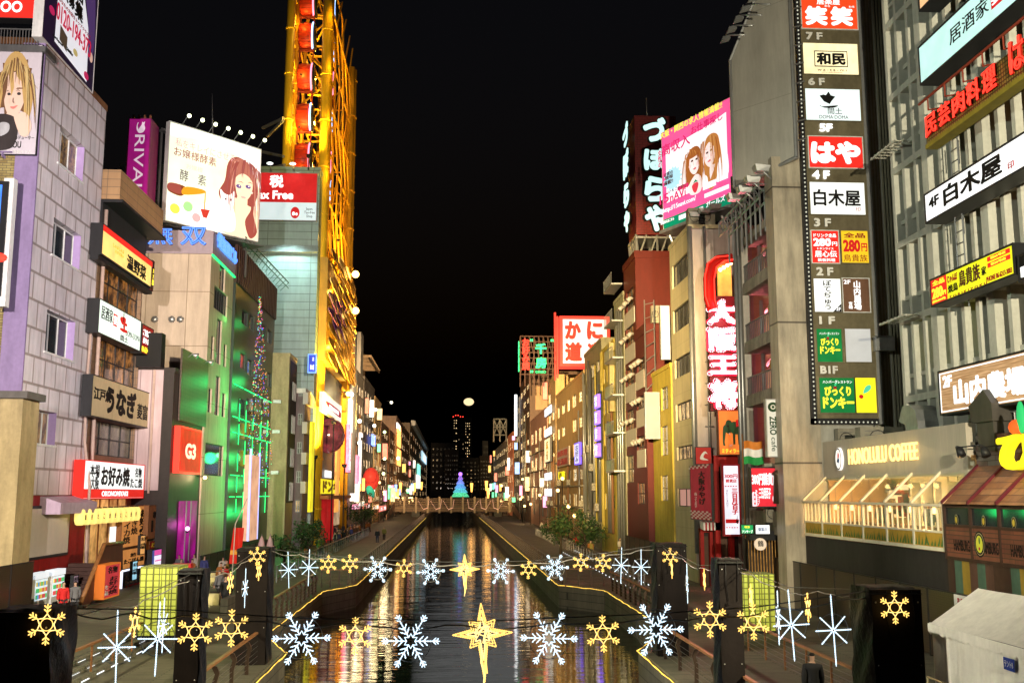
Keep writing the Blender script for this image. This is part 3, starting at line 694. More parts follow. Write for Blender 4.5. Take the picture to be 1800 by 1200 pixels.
L_ = [(HAIR, spiky(.55, .62, .27, .25, 34, .22), 0), (BLOND, [(.3, .7), (.36, .85), (.5, .93), (.66, .9), (.8, .75), (.88, .5), (.82, .3), (.74, .38), (.72, .6), (.6, .75), (.45, .72), (.36, .6), (.3, .35), (.24, .5)], 1),
      (SKIN, [(.38, .62), (.42, .72), (.56, .74), (.7, .68), (.74, .52), (.68, .4), (.57, .32), (.45, .37), (.38, .48)], 1), (SKIN, [(.45, .4), (.62, .4), (.66, .25), (.42, .25)], 0),
      (BLOND, [(.4, .76), (.5, .8), (.54, .6), (.5, .52), (.46, .66)], 0), (BLOND, [(.52, .8), (.66, .8), (.75, .58), (.73, .45), (.66, .66), (.58, .7)], 0), (HAIR, [(.33, .7), (.42, .77), (.42, .6), (.36, .42)], 0),
      (EYE, ell(.635, .545, .035, .014), 0), (EYE, ell(.46, .54, .03, .013), 0), (HAIR, [(.58, .585), (.7, .59), (.7, .6), (.6, .6)], 0), (LIP, [(.5, .425), (.56, .43), (.63, .44), (.58, .41), (.53, .408)], 1),
      (EYE, [(.1, .05), (.1, .3), (.35, .36), (.62, .32), (.66, .18), (.55, .05)], 1), (D('print_silver', (.5, .5, .52), .4), [(.25, .2), (.35, .28), (.5, .27), (.5, .2), (.36, .16)], 1),
      (SKIN, [(.6, .33), (.72, .38), (.84, .34), (.9, .24), (.82, .16), (.7, .18), (.66, .26)], 1), (SKIN, [(.58, .33), (.62, .35), (.72, .22), (.68, .2)], 1)]
def strands(mats, cx, cy, L, n_, spread, curl, w_=.012, seed=1):
    r_ = random.Random(seed); out = []
    for k in range(n_):
        t = r_.uniform(-1, 1); x, y = cx+spread*t*.6, cy-abs(t)*spread*.35; l = L*r_.uniform(.6, 1); c_ = curl*(t+r_.uniform(-.3, .3)); w2 = w_*r_.uniform(.5, 1.2)
        P = [(x+c_*q*q+.25*spread*t*q*(1-q)*2, y-l*q) for q in (0, .25, .5, .75, 1)]
        out.append((r_.choice(mats), [(a-w2*(1-.8*i/4), b) for i, (a, b) in enumerate(P)]+[(a+w2*(1-.8*i/4), b) for i, (a, b) in reversed(list(enumerate(P)))], 0))
    return out
L_ += strands([HAIR, BLOND, D('print_straw', (.62, .46, .2), .6), D('print_umber', (.26, .14, .06), .6)], .55, .88, .24, 26, .3, .2, .012, 3)[:26]
L_ += [q for q in strands([BLOND, HAIR, D('print_straw', (.62, .46, .2), .6)], .58, .88, .62, 30, .46, .16, .014, 5) if abs(sum(x for x, y in q[1])/len(q[1])-.57) > .19]
L_ += [(D('print_shade', (.5, .32, .25), .6), [(.56, .5), (.575, .46), (.59, .455), (.565, .45), (.55, .465)], 1), (D('print_lash', (.03, .02, .02), .6), [(.595, .555), (.64, .57), (.68, .555), (.64, .565)], 1), (D('print_lash', (.03, .02, .02), .6), [(.43, .55), (.46, .562), (.49, .55), (.46, .557)], 1)]
art(f0[0], f0[1], f0[2], L_, yp, c=.034)
f = fY(y0-.6, -40, -40, 66, 33); sign('red_sign', 'red roof sign with white zeros cut by the corner of the photo', 'sign', f, .6, ER, DK, [('OO', .4, .15, .76, .42, TWH, {'bold': .03})], .05)
r = thing('balcony_rail', 'grey barred railing under the red roof sign', 'railing', PY(20, 78, y0-.5))
f = fY(y0-.5, -30, 50, 68, 80)
m = MB(); m.fbox(f[0], 0, f[1], f[2]-.06, f[2], -.05, 0); m.fbox(f[0], 0, f[1], 0, .05, -.05, 0); m.build('rail', GREY, r)
m = MB()
for i in range(18): m.fbox(f[0], .1+i*f[1]/18, .14+i*f[1]/18, .05, f[2]-.06, -.04, -.01)
m.build('bars', GREY, r); MB().fbox(f[0], 0, f[1]+.4, -.3, 0, -1.5, 0).build('slab', GREY, r)
f = fX(XL+.1, 76, -90, 172, 122, at=124); NAVY = D('dark_violet_board', (.035, .02, .05), .4, .2)
rs = sign('roof_billboard', 'dark violet roof billboard with a pink telephone number', 'billboard', f, .5, E('lit_violet_board', (.012, .006, .02), 1), WHITE,
     [('あなたのお店をトップクラスに', .22, .435, .86, .47, DRED, {'bold': 0, 'c': .07}), ('0120-194-373', .2, .27, .88, .42, E('pink_number', (.6, .01, .06), .7), {'bold': .012, 'c': .07}), ('店\n集', .52, .48, .68, .8, BLACK, {'bold': .03, 'c': .07}), ('募', .4, .5, .51, .64, BLACK, {'bold': .03, 'c': .07}), ('大', .27, .5, .39, .64, BLACK, {'bold': .03, 'c': .07}), ('Club&Bar', .42, .12, .56, .15, BLACK), ('dear&queen', .18, .1, .36, .13, BLACK)], .05)
art(f[0], f[1], f[2], [(E('lit_white_paper', (.8, .8, .85), .85), [(.22, .08), (.24, .95), (.62, .95), (.84, .5), (.86, .04)], 0), (E('lit_violet_coat', (.06, .03, .11), 1), [(.68, .98), (.9, .98), (.97, .5), (.93, .3), (.86, .28), (.82, .55)], 1),
     (E('lit_skin', (.7, .45, .35), .8), ell(.92, .3, .035, .045), 0), (E('lit_brown_photo', (.06, .04, .025), 1), [(.3, .14), (.3, .27), (.44, .23), (.44, .1)], 0), (E('pink_ring', (.5, .02, .1), .8), ell(.14, .3, .05, .035), 0), (E('pink_ring', (.5, .02, .1), .8), ell(.84, .09, .05, .035), 0), (E('gold_badge', (.5, .4, .15), .8), ell(.6, .18, .045, .03), 0)], rs, c=.0)
r = thing('led_screen', 'tall LED screen with blue and red picture at the left edge', 'screen', PY(0, 520, y0-2.2)); f = fY(y0-2.2, -60, 318, 8, 520)
MB().fbox(f[0], 0, f[1], 0, f[2], -.6, 0).build('case', DK, r); m = E('led_picture', (.05, .2, .9), 1.2, .9, ns=.6); MB().fbox(f[0], .1, f[1]-.3, .2, f[2]-.2, 0, .03).build('picture', m, r)
m = MB(True)
m.ball(f[0].p(f[1]*.9, f[2]*.33, .04), .4, 8, 6, (1, .2, .6))
m.build('red_shapes', NRED, r); MB().fbox(f[0], f[1]-.28, f[1]+.22, -.5, f[2]+.2, -.55, -.1).build('side_frame', WHITE, r)
r = thing('kiosk', 'beige rendered kiosk wall with a small tiled ledge at the left edge', 'kiosk', (-24, 51, 0))
f = fY(50.8, -60, 700, 30, 1012); MB().fbox(f[0], 0, f[1], -1.8, f[2], -2, 0).build('wall', D('beige_render', (.42, .33, .17), .7, .35), r); MB().fbox(f[0], 0, f[1]+.3, f[2], f[2]+.35, -2, .3).build('ledge', D('dark_tile', (.12, .11, .1), .6), r)

# brown restaurant block
X2 = -22; ya, yb = y1+.1, 72.8; z2 = PX(270, 395, -21).z
wc = wX(X2, (GA, DK, 4, 2, .08), (178, 470, 249, 550), (172, 606, 246, 676)) + wX(X2, (GD2, DK, 4, 2, .08), (160, 744, 247, 803)) + wX(X2, (GD, DK, 1, 1, .05), (253, 500, 261, 560), (250, 618, 258, 672))
L2 = bld('restaurant_block', 'brown tiled restaurant block carrying a stack of lit signs', X2, -40, ya, yb, 0, z2-2.0, BROWN, wc, (), para=0, dep=.35)
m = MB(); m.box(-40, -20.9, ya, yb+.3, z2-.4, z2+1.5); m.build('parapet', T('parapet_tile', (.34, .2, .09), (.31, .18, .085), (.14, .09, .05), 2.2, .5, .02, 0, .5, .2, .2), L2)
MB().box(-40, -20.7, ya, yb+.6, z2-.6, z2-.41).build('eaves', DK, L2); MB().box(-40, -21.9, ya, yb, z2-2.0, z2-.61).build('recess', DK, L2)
MB(True).tube([(X2+.2, ya+.4, z2-1), (X2+.2, ya+.4, 12), (X2+.3, ya+.3, 0)], .12, 8).build('pipe', D('pale_pipe', (.45, .33, .28), .5), L2)
XS = X2+.75
f = fX(XS, 177, 424, 268, 478); r = sign('restaurant_sign', 'glowing yellow restaurant sign with a red top edge, highest on the brown block', 'sign', f, .7, E('amber_sign', (1, .68, .2), 1.05, .35, ns=.5), DK, [('温野菜', .47, .12, .87, .62, BLACK, {'bold': .03}), ('しゃぶしゃぶ', .2, .5, .4, .62, DYEL, {'bold': 0}), ('たすけあい', .24, .36, .4, .46, DYEL, {'bold': 0})], .1)
MB().fbox(f[0], .1, f[1]-.1, f[2]-.45, f[2]-.1, .02, .06).build('red_edge', ER, r)
fr2 = f[0].sub(f[1]+.05, 0, 0); MB().fbox(fr2, 0, .55, -.1, f[2]+.1, -.6, 0).build('side_board', D('dark_red_board', (.06, .008, .008), .5), r); text(fr2, '77席', .1, .3, .5, f[2]-.5, TYEL, r, vert=True)
MB().fbox(f[0], -.1, f[1]+.7, -.3, -.02, -.6, -.1).build('soffit', DK, r)
f = fX(XS, 172, 543, 248, 602); r = sign('izakaya_sign', 'white lit izakaya sign with black and red brush writing on the brown block', 'sign', f, .7, E('greenwhite_sign', (.86, 1, .88), 1.0, .12), DK, [('居酒家', .05, .45, .3, .85, BLACK, {'bold': 0}), ('DOMA-DOMA', .62, .3, .98, .48, BLACK, {'bold': 0, 'd': .006}), ('土', .5, .38, .65, .8, TRED, {'bold': .06}), ('間土', .5, .08, .68, .26, BLACK, {'bold': 0})], .06)
art(f[0], f[1], f[2], [(TRED, [(.32, .42), (.32, .78), (.41, .78), (.41, .42)], 0), (TRED, [(.47, .72), (.5, .8), (.6, .82), (.6, .66), (.55, .6), (.5, .62)], 1), (TRED, [(.48, .4), (.5, .46), (.62, .46), (.64, .4), (.56, .36)], 1), (BLACK, [(.54, .95), (.56, .95), (.57, .5), (.55, .5)], 0)], r, c=.004)
text(f[0], '宴', .33*f[1], .46*f[2], .4*f[1], .74*f[2], TWH, r)
f = fX(XS, 248.5, 573, 269, 625); sign('phone_sign', 'dark red sign with white writing and a yellow phone number beside the izakaya sign', 'sign', f, .7, E('dark_red_sign', (.3, .01, .01), .8, .1), DK, [('ご予約ご宴会', .1, .62, .9, .85, TWH), ('承ります!!', .12, .36, .88, .56, TWH), ('06-6214-0041', .06, .06, .94, .26, TYEL)], .06)
f = fX(XS, 160, 673, 262, 742); sign('unagi_sign', 'beige unlit eel restaurant sign with thick black brush writing', 'sign', f, .6, D('beige_board', (.58, .47, .27), .5, .2), DK, [('江戸焼', .03, .42, .3, .72, BLACK, {'bold': .03}), ('うなぎ', .22, .16, .74, .86, BLACK, {'bold': .05}), ('菱富', .77, .2, .97, .62, BLACK, {'bold': .02})], .06)
f = fX(XS, 147, 812, 253, 876); r = sign('okonomiyaki_sign', 'white lit okonomiyaki sign with black brush writing and a red lower band', 'sign', f, .6, EWL, ER, [('お好み焼', .25, .34, .72, .88, BLACK, {'bold': .03}), ('大阪', .1, .25, .22, .6, BLACK, {'bold': .01}), ('本場', .08, .58, .22, .9, BLACK, {'bold': .02}), ('たこ焼', .74, .3, .96, .6, BLACK, {'bold': .02}), ('名物', .82, .62, .94, .9, BLACK)], .05)
MB().fbox(f[0], .05, f[1]-.05, .06, f[2]*.26, .002, .02).build('red_band', ER, r); text(f[0], 'OKONOMIYAKI', f[1]*.27, f[2]*.07, f[1]*.7, f[2]*.21, TWH, r, c=.021)
# shop under it
f = fX(X2+.05, 133, 940, 215, 985); MB().fbox(f[0], 0, f[1], -.2, f[2]+2.2, 0, .05).build('shop_window', E('shop_inside', (1, .55, .18), .5, .8, ns=1.3), L2)
m = MB()
for i in range(6): a = f[1]*i/5; m.fbox(f[0], a-.05, a+.05, -.2, f[2]+2.2, .05, .12)
m.build('shop_frame', WOOD, L2)
f = fX(X2+.1, 192, 925, 208, 970); MB().fbox(f[0], 0, f[1], 0, f[2], .0, .1).build('light_panel', EW, L2)
XA = X2+1.2
f = fX(XA, 135, 893, 243, 918); N_ = 11
for i in range(N_):
    c = f[0].p((i+.5)*f[1]/N_, f[2]/2); r = thing('paper_lantern', 'yellow paper lantern, one of a row under the okonomiyaki sign', 'lantern', (c.x, c.y, c.z-.45), 'row of yellow paper lanterns')
    MB(True).tube([c+V((0, 0, z)) for z in (-.45, -.4, -.2, 0, .2, .4, .45)], [.15, .24, .3, .31, .3, .24, .15], 12).build('paper', E('lantern_yellow', (1, .75, .2), 1.1, .15), r)
    MB(True).tube([c+V((0, 0, .44)), c+V((0, 0, .52))], .13, 10).build('cap', BLACK, r); text(Fr(c+V((.31, -.1, -.3)), (0, 1, 0), (1, 0, 0)), ['焼', '好', 'た', 'こ'][i % 4], 0, .15, .22, .45, BLACK, r, c=.0, d=.01)
ORG_P = E('orange_panel', (.75, .3, .08), .62, .15)
f = fX(XA-.1, 213, 888, 259, 960); r = sign('menu_sign', 'orange lit panel with black brush writing beside the lanterns', 'sign', f, .3, ORG_P, WOOD, [('お好み焼', .66, .1, .95, .9, BLACK, {'vert': True, 'bold': .04}), ('ねぎ焼', .36, .3, .6, .8, BLACK, {'vert': True, 'bold': .02}), ('イカ焼', .08, .1, .34, .6, BLACK, {'vert': True, 'bold': .02})], .06)
f = fX(XA-.1, 214, 962, 254, 997); sign('menu_sign', 'orange lit panel with a white patch below the larger orange panel', 'sign', f, .3, ORG_P, WOOD, [('たこぼん焼', .08, .25, .95, .5, BLACK, {'bold': .04}), ('創作', .35, .55, .6, .75, BLACK), ], .06)
f = fX(XA-.1, 214, 999, 253, 1046); r = sign('picture_panel', 'dark blue picture panel edged with a white light strip', 'sign', f, .3, D('fish_picture', (.05, .06, .09), .4, .6), E('white_strip', (.8, .85, 1), 1.6), [('大阪名物', .1, .2, .9, .45, DRED, {'bold': .03}), ('たこやき', .1, .5, .9, .8, D('beige_print', (.4, .3, .25), .5), {'bold': .03})], .05)
f = fX(-20.4, 260, 887, 303, 944); r = sign('picture_panel', 'orange painted board with a cook figure near the dark cube building', 'sign', f, .3, D('orange_board', (.5, .22, .1), .6, .3), WOOD, [('串かつ', .18, .6, .5, .82, BLACK, {'bold': .03})], .05)
art(f[0], f[1], f[2], [(DRED, [(.55, .6), (.75, .92), (.85, .9), (.9, .65), (.7, .55)], 1), (BLACK, [(.4, .1), (.42, .4), (.55, .48), (.7, .4), (.7, .12), (.55, .05)], 1), (D('cook_white', (.6, .5, .42), .6), [(.45, .15), (.46, .35), (.55, .42), (.65, .35), (.65, .15)], 1), (BLACK, [(.12, .2), (.12, .55), (.2, .55), (.2, .2)], 0), (BLACK, [(.8, .2), (.8, .5), (.88, .5), (.88, .2)], 0)], r, c=.004)
f = fX(-20.4, 262, 948, 300, 962); sign('red_board', 'small dark red board with writing under the cook picture', 'sign', f, .2, DRED, WOOD, [('だるま一番', .1, .2, .9, .8, DYEL)], .04)
f = fX(-19.9, 266, 963, 296, 1006); r = sign('lit_menu', 'small glowing magenta and white menu board marked G3 on the promenade', 'sign', f, .3, E('menu_blue', (.1, .15, .5), .5), DK, [('G3', .36, .03, .62, .13, TWH)], .06)
art(f[0], f[1], f[2], [(E('menu_pink', (.8, .1, .4), .9), [(.15, .75), (.15, .95), (.85, .95), (.85, .75)], 0), (E('menu_white', (.9, .85, 1), 1.0), [(.15, .16), (.15, .73), (.85, .73), (.85, .16)], 0), (E('menu_pink', (.8, .1, .4), .9), [(.2, .5), (.2, .55), (.6, .55), (.6, .5)], 0), (E('menu_pink', (.8, .1, .4), .9), [(.2, .3), (.2, .35), (.8, .35), (.8, .3)], 0)], r, c=.0)
f = fX(-18.6, 183, 990, 210, 1049); sign('standing_sign', 'red standing sign with black and white writing before the wooden stair', 'sign', f, .5, E('red_stand', (.6, .05, .06), .6, .2), E('orange_bulbs', (.8, .2, .03), .5), [('お好み焼', .3, .1, .85, .62, BLACK, {'vert': True, 'bold': .02}), ('たこ焼', .06, .1, .28, .4, DIMW, {'vert': True}), ('名物', .2, .72, .8, .92, BLACK, {'bold': .02})], .07)
r = thing('stair', 'wooden sided stair climbing to the okonomiyaki shop', 'stair', (-19.2, 60, .45))
for i in range(8): MB().box(-21.8, -19.2, 58+.42*i, 58.4+.42*i, .45, .45+.2*(i+1)).build('tread', D('dark_tread', (.08, .04, .03), .6), r)
P = [PX(u, v, -19.1) for u, v in ((142, 1060), (183, 958), (216, 955), (216, 1000), (150, 1068))]
MB().prism(P, (-.12, 0, 0)).build('balustrade', D('dark_red_wood', (.09, .035, .025), .5), r)
MB(True).tube([P[0]+V((0, 0, .05)), P[1]+V((0, 0, .05)), P[2]+V((0, 0, .05))], .12, 6).build('handrail', WOOD, r)

# magenta tower sign
f = fY(84, 222, 208, 262, 372); r = sign('tower_sign', 'magenta tower sign with a white cat and pale lettering behind the brown block', 'sign', f, 2.2, E('magenta_board', (.42, .012, .22), .62, .15), D('magenta_paint', (.4, .03, .2), .5), [], .08)
fr = f[0]; t = 'RIVALA'
vs, fs = glyphs(t, .0); xs = [v.x for v in vs]; x0, x1 = min(xs), max(xs); mb = MB()
for v in vs: q = (v.x-x0)/(x1-x0); mb.v.append(fr.p(f[1]*(.32+v.y*.62), f[2]*(.82-.8*q), .02+v.z*.4))
mb.f = fs; mb.mi = [0]*len(fs); mb.build('lettering', E('pale_pink_letters', (.8, .62, .72), .8), r)
art(fr, f[1], f[2], [(E('pale_pink_letters', (.8, .62, .72), .8), [(.42, .86), (.5, .84), (.66, .85), (.74, .89), (.7, .93), (.72, .965), (.66, .955), (.6, .96), (.58, .93), (.5, .9)], 1), (E('pale_pink_letters', (.8, .62, .72), .8), [(.4, .86), (.36, .9), (.4, .95), (.44, .95), (.4, .92), (.44, .88)], 1)], r)
for i in range(4): MB(True).tube([fr.p(f[1]*(.1+.25*i), f[2]+.02, -.6), fr.p(f[1]*(.1+.25*i), f[2]+.5, -.6)], .1, 6).build('tip_lamp', D('copper', (.35, .13, .07), .5), r)

# low dark building with the red G3 sign
X3, Y3 = -19.6, 73.2
L3 = bld('bar_building', 'dark bar building with a lit red sign and a magenta doorway', X3, -30, Y3, 82, 0, PX(310, 655, X3).z, D('dark_cladding', (.035, .028, .025), .5, .3), (), (), para=.3)
fr = Fr((-24, Y3-.05, 0), (1, 0, 0), (0, -1, 0))
MB().fbox(fr, 0, 3.7, 6.2, 14.6, 0, .06).build('pink_panel', T('pink_boards', (.48, .36, .38), (.46, .35, .37), (.2, .14, .15), .8, 20, .03, 0, .5, .3, .1), L3); MB().fbox(fr, 3.0, 3.14, 6, 14.6, .06, .16).build('pipe', D('pale_pipe', (.45, .33, .28), .5), L3)
MB().fbox(fr, 2.0, 3.7, 14.7, 17.1, .0, 1.0).build('dark_screen', BLACK, L3)
f = fX(X3+.05, 315, 622, 362, 745); MB().fbox(f[0], 0, f[1], 0, f[2], 0, .12).build('timber_screen', T('timber_screen', (.09, .05, .03), (.07, .04, .025), (.02, .015, .01), 2.4, .3, .02, 0, .4, .5, .3), L3)
f = fX(X3+.4, 315, 752, 353, 832); r = sign('bar_sign', 'square red lit sign reading G3 on the dark bar building', 'sign', f, .5, E('red_g3', (.8, .015, .01), .8, .35, ns=.8), NRED, [('G3', .26, .32, .74, .66, E('cream_letters', (1, .85, .6), 1.1), {'bold': .04})], .12)
f = fX(X3+.03, 313, 880, 345, 942)
MB().fbox(f[0], 0, f[1], -4, f[2], .0, .03).build('doorway', E('magenta_room', (.5, .0, .32), .5, .9, ns=.6), L3); m = MB()
for a in (.35, .6): m.fbox(f[0], f[1]*a, f[1]*a+.1, -4, f[2], .03, .1)
m.build('door_frame', GREY, L3)
c = f[0].p(f[1]*.3, .6, .3); r = thing('spot_lamp', 'bright magenta spot lamp in the bar doorway', 'lamp', c); MB(True).ball(c, .16).build('bulb', E('magenta_bulb', (1, .4, .9), 4), r); MB().box(c.x-.1, c.x+.05, c.y-.08, c.y+.08, c.z-.3, c.z-.17).build('bracket', DK, r); lamp(r, 'POINT', c+V((.4, 0, .3)), 60, (1, .1, .7), .2)
p = PX(360, 839, X3+.6); r = thing('wall_lamp', 'small warm wall lamp below the red square sign', 'lamp', p); MB(True).ball(p, .14).build('bulb', E('warm_bulb', (1, .75, .35), 6), r); MB(True).tube([(X3, p.y, p.z+.1), p+V((0, 0, .1))], .03, 6).build('arm', DK, r); lamp(r, 'POINT', p+V((.2, 0, 0)), 120, (1, .7, .35), .15)
for i in range(2):
    p = PX(330+i*28, 628+i*12, X3+.3); r = thing('wall_lamp', ('first' if i == 0 else 'second')+' unlit reflector lamp on top of the timber screen', 'lamp', p); MB(True).tube([p, p+V((.3, 0, .25)), p+V((.7, 0, .1))], [.04, .04, .22], 8).build('reflector', STEEL, r)

# beige corner building with blue neon
X4, Y4 = -19.5, 82.1; yE = PX(406, 600, X4).y; z4 = PX(366, 441, X4).z
WDK = (GD, DK, 1, 1, .05)
wc = wX(X4, (GD, DK, 6, 1, .05), (376, 510, 400, 550)) + wX(X4, WDK, (386, 455, 396, 512), (371, 590, 376, 632), (380, 560, 389, 640), (393, 604, 398, 645), (366, 682, 372, 725), (378, 660, 386, 730), (390, 690, 396, 733), (360, 780, 392, 836))
L4 = bld('corner_building', 'beige corner building crowned by a blue neon sign band', X4, -34, Y4, yE, 0, z4, CREAM, wc, (), para=0)
f = fY(Y4-.05, 245, 620, 300, 700); 
for u in (272, 302, 317): c = PY(u, 561, Y4-.1); MB(True).ball(c, .28, 10, 6, (1, .8, 1)).build('vent_cap', STEEL, L4)
BAND = D('grey_lilac_band', (.36, .3, .36), .5, .2); zb_ = PX(366, 398, X4).z
MB().box(-34, X4+.12, Y4-.12, yE+.1, z4+.01, zb_).build('sign_band', BAND, L4)
GRN = E('green_strip', (.02, .9, .2), 2.2)
MB().box(X4+.02, X4+.16, Y4, yE+.1, z4-.12, z4).build('green_light_edge', GRN, L4)
f = fY(Y4-.12, 261, 396, 364, 436); r = thing('neon_sign', 'two large blue neon characters on the camera side of the band', 'sign', f[0].o)
for s, a, b in (('無', .0, .43), ('双', .56, 1.0)):
    text(f[0], s, a*f[1], .12*f[2], b*f[1], .92*f[2], D('blue_letter_face', (.03, .08, .4), .5), r, c=.06, d=.12, bold=.02); text(f[0], s, a*f[1], .12*f[2], b*f[1], .92*f[2], NBLU, r, c=.2, neon=.02, name='neon_tube')
f = fX(X4+.12, 378, 411, 415, 468); r = thing('neon_sign', 'row of small blue neon characters on the canal side of the band', 'sign', f[0].o)
text(f[0], '餐無双ビル', .03*f[1], .3*f[2], .97*f[1], .78*f[2], E('blue_letters', (.12, .35, 1), 1.0), r, c=.05, d=.1, bold=.03)
text(f[0], '餐無双ビル', .03*f[1], .3*f[2], .97*f[1], .78*f[2], NBLU, r, c=.2, neon=.02, name='neon_tube')
# girl billboard with arm lamps
pa = PY(289, 390, 86); d = V((.68, .74, 0)); pb = pa+d*7.4
for k_ in range(40, 160):
    q = pa+d*(k_*.1)
    if 900+1800*((q+V((0, 0, 4))-CAM).dot(RT))/((q+V((0, 0, 4))-CAM).dot(FWD)) > 455: pb = q; break
zt, zbm = PY(293, 212, 86).z, PY(288, 388, 86).z
f = fR((pa.x, pa.y), (pb.x, pb.y), zbm, zt); gb = sign('billboard', 'bright billboard with a long haired drawn girl holding a white cat', 'billboard', f, .5, E('pale_green_board', (.9, .97, .72), 1.05, .15, ns=.5), WHITE, [], .08)
BW, BH = f[1], f[2]
PR = {k: E('bb_'+k, c, s) for k, c, s in (('hair', (.36, .08, .06), .85), ('hair2', (.5, .17, .12), .85), ('skin', (1, .8, .55), .92), ('white', (1, 1, .98), 1.05), ('eye', (.16, .1, .3), .8), ('lip', (.9, .45, .4), .9), ('red', (.6, .05, .03), .85), ('brown', (.25, .06, .02), .8), ('orange', (.9, .35, .02), .9), ('yel', (.9, .85, .1), .9), ('grn', (.4, .8, .3), .9), ('pink', (.9, .45, .45), .9), ('ink', (.16, .1, .12), .6), ('tint', (.8, .93, .55), .9))}
art(f[0], BW, BH, [(PR['white'], [(.02, .02), (.02, .28), (.3, .2), (.5, .35), (.6, .1), (.98, .3), (.98, .02)], 1), (PR['white'], [(.02, .86), (.02, .98), (.98, .98), (.98, .74), (.7, .86), (.3, .9)], 1),
    (PR['hair'], [(.62, .72), (.66, .8), (.74, .84), (.86, .8), (.94, .68), (.97, .5), (.93, .3), (.98, .12), (.92, .04), (.8, .2), (.78, .4), (.7, .34), (.6, .32), (.54, .42), (.6, .56)], 1),
    (PR['skin'], [(.7, .4), (.86, .36), (.99, .3), (.99, .02), (.6, .02), (.58, .2)], 1), (PR['skin'], [(.71, .6), (.72, .7), (.82, .74), (.9, .66), (.91, .52), (.86, .42), (.79, .37), (.74, .44)], 1), (PR['skin'], [(.74, .42), (.86, .44), (.86, .3), (.76, .3)], 0),
    (PR['hair2'], [(.66, .6), (.66, .76), (.76, .83), (.88, .78), (.95, .6), (.94, .54), (.89, .64), (.8, .68), (.72, .62), (.7, .5)], 1), (PR['hair'], [(.93, .56), (.97, .5), (.93, .3), (.98, .1), (.9, .02), (.84, .18), (.9, .32), (.89, .46)], 1),
    *strands([PR['hair'], PR['hair2'], E('bb_hair3', (.72, .36, .28), .9)], .8, .82, .72, 34, .3, .06, .009, 7)[:0],
    (PR['eye'], ell(.755, .535, .03, .02), 0), (PR['eye'], ell(.86, .555, .03, .02), 0), (PR['white'], ell(.762, .541, .008, .007), 0), (PR['white'], ell(.867, .561, .008, .007), 0), (PR['lip'], ell(.81, .43, .03, .011), 0),
    (PR['white'], [(.56, .38), (.555, .455), (.6, .42), (.66, .42), (.71, .47), (.71, .36), (.68, .28), (.62, .26), (.58, .3)], 1), (PR['ink'], ell(.615, .365, .012, .01), 0), (PR['ink'], ell(.67, .37, .012, .01), 0), (PR['white'], [(.54, .06), (.56, .28), (.7, .28), (.72, .06)], 1),
    (PR['brown'], [(.02, .3), (.02, .38), (.15, .39), (.2, .36), (.15, .28)], 1), (PR['hair'], [(.02, .31), (.02, .38), (.13, .385), (.14, .3)], 1), (PR['orange'], [(.16, .3), (.18, .38), (.34, .4), (.4, .38), (.32, .34)], 1), (PR['orange'], [(.385, .2), (.39, .38), (.4, .38), (.397, .2)], 0), (PR['red'], [(.35, .2), (.45, .21), (.42, .12), (.38, .12)], 0),
    (PR['yel'], ell(.09, .14, .05, .05), 0), (PR['grn'], ell(.22, .19, .05, .05), 0), (PR['pink'], ell(.31, .1, .045, .045), 0), (PR['white'], ell(.95, .72, .05, .05), 0), (PR['white'], ell(.99, .62, .03, .05), 0)]+[q for q in strands([PR['hair'], PR['hair2'], E('bb_hair3', (.75, .4, .3), .9), E('bb_hair4', (.36, .1, .1), .8)], .8, .84, .7, 70, .42, .08, .006, 7) if not (.7 < q[1][2][0] < .92 or .72 < q[1][4][0] < .9) and min(x for x, y in q[1]) > .6]+[q for q in strands([PR['hair'], PR['hair2'], E('bb_hair4', (.36, .1, .1), .8)], .81, .83, .2, 26, .2, .05, .007, 9)]+[(E('bb_blush', (1, .7, .58), .95), ell(.745, .475, .025, .014), 0), (E('bb_blush', (1, .7, .58), .95), ell(.875, .49, .02, .014), 0), (PR['hair'], [(.72, .565), (.755, .578), (.79, .565), (.755, .572)], 1), (PR['hair'], [(.83, .585), (.86, .597), (.89, .582), (.86, .59)], 1)], gb, c=.002)
for s, a0, b0, a1, b1, mt in (('私をキレイにさせる', .07, .77, .7, .85, PR['pink']), ('お嬢様酵素', .06, .67, .5, .76, PR['hair']), ('お嬢様', .19, .57, .36, .62, PR['tint']), ('酵　素', .13, .44, .4, .55, PR['ink'])): text(f[0], s, a0*BW, b0*BH, a1*BW, b1*BH, mt, gb, c=.0, d=.02, bold=0)
m = MB()
for i in range(12): m.fbox(f[0], BW*i/11-.04, BW*i/11+.04, -.5, 0, -1.2, -.5)
m.fbox(f[0], -.2, BW+.2, -.5, -.42, -1.3, .6); m.fbox(f[0], -.2, BW+.2, .2, .3, -1.2, -.55); m.fbox(f[0], -.2, BW+.2, BH-.8, BH-.6, -1.2, -.55)
for i in range(5): m.fbox(f[0], BW*i/4-.06, BW*i/4+.06, 0, BH-.4, -1.2, -1.05)
m.build('support', GREY, gb)
m = MB()
for a in (.4, 3.2, BW-.6): m.fbox(f[0], a, a+.18, -3.2, -.5, -1.2, -1.0)
m.build('leg', GREY, gb)
LB = E('yellowgreen_lamp', (.95, 1, .55), 7)
for i in range(7):
    a = BW*(.13+.138*i); p = f[0].p(a, BH+.55, 1.0); r = thing('arm_lamp', 'arm lamp lighting the bright girl billboard, %s from the left of seven' % ('first second third fourth fifth sixth seventh'.split()[i]), 'lamp', f[0].p(a, BH, 0), 'lamps over the girl billboard')
    MB(True).tube([f[0].p(a, BH-.1, -.2), f[0].p(a, BH+.7, .9), p+V((0, 0, .12))], .035, 6).build('arm', STEEL, r); MB(True).ball(p, .17).build('bulb', LB, r); MB(True).tube([p+V((0, 0, .16)), p+V((0, 0, .26))], [.2, .08], 8).build('shade', DK, r)
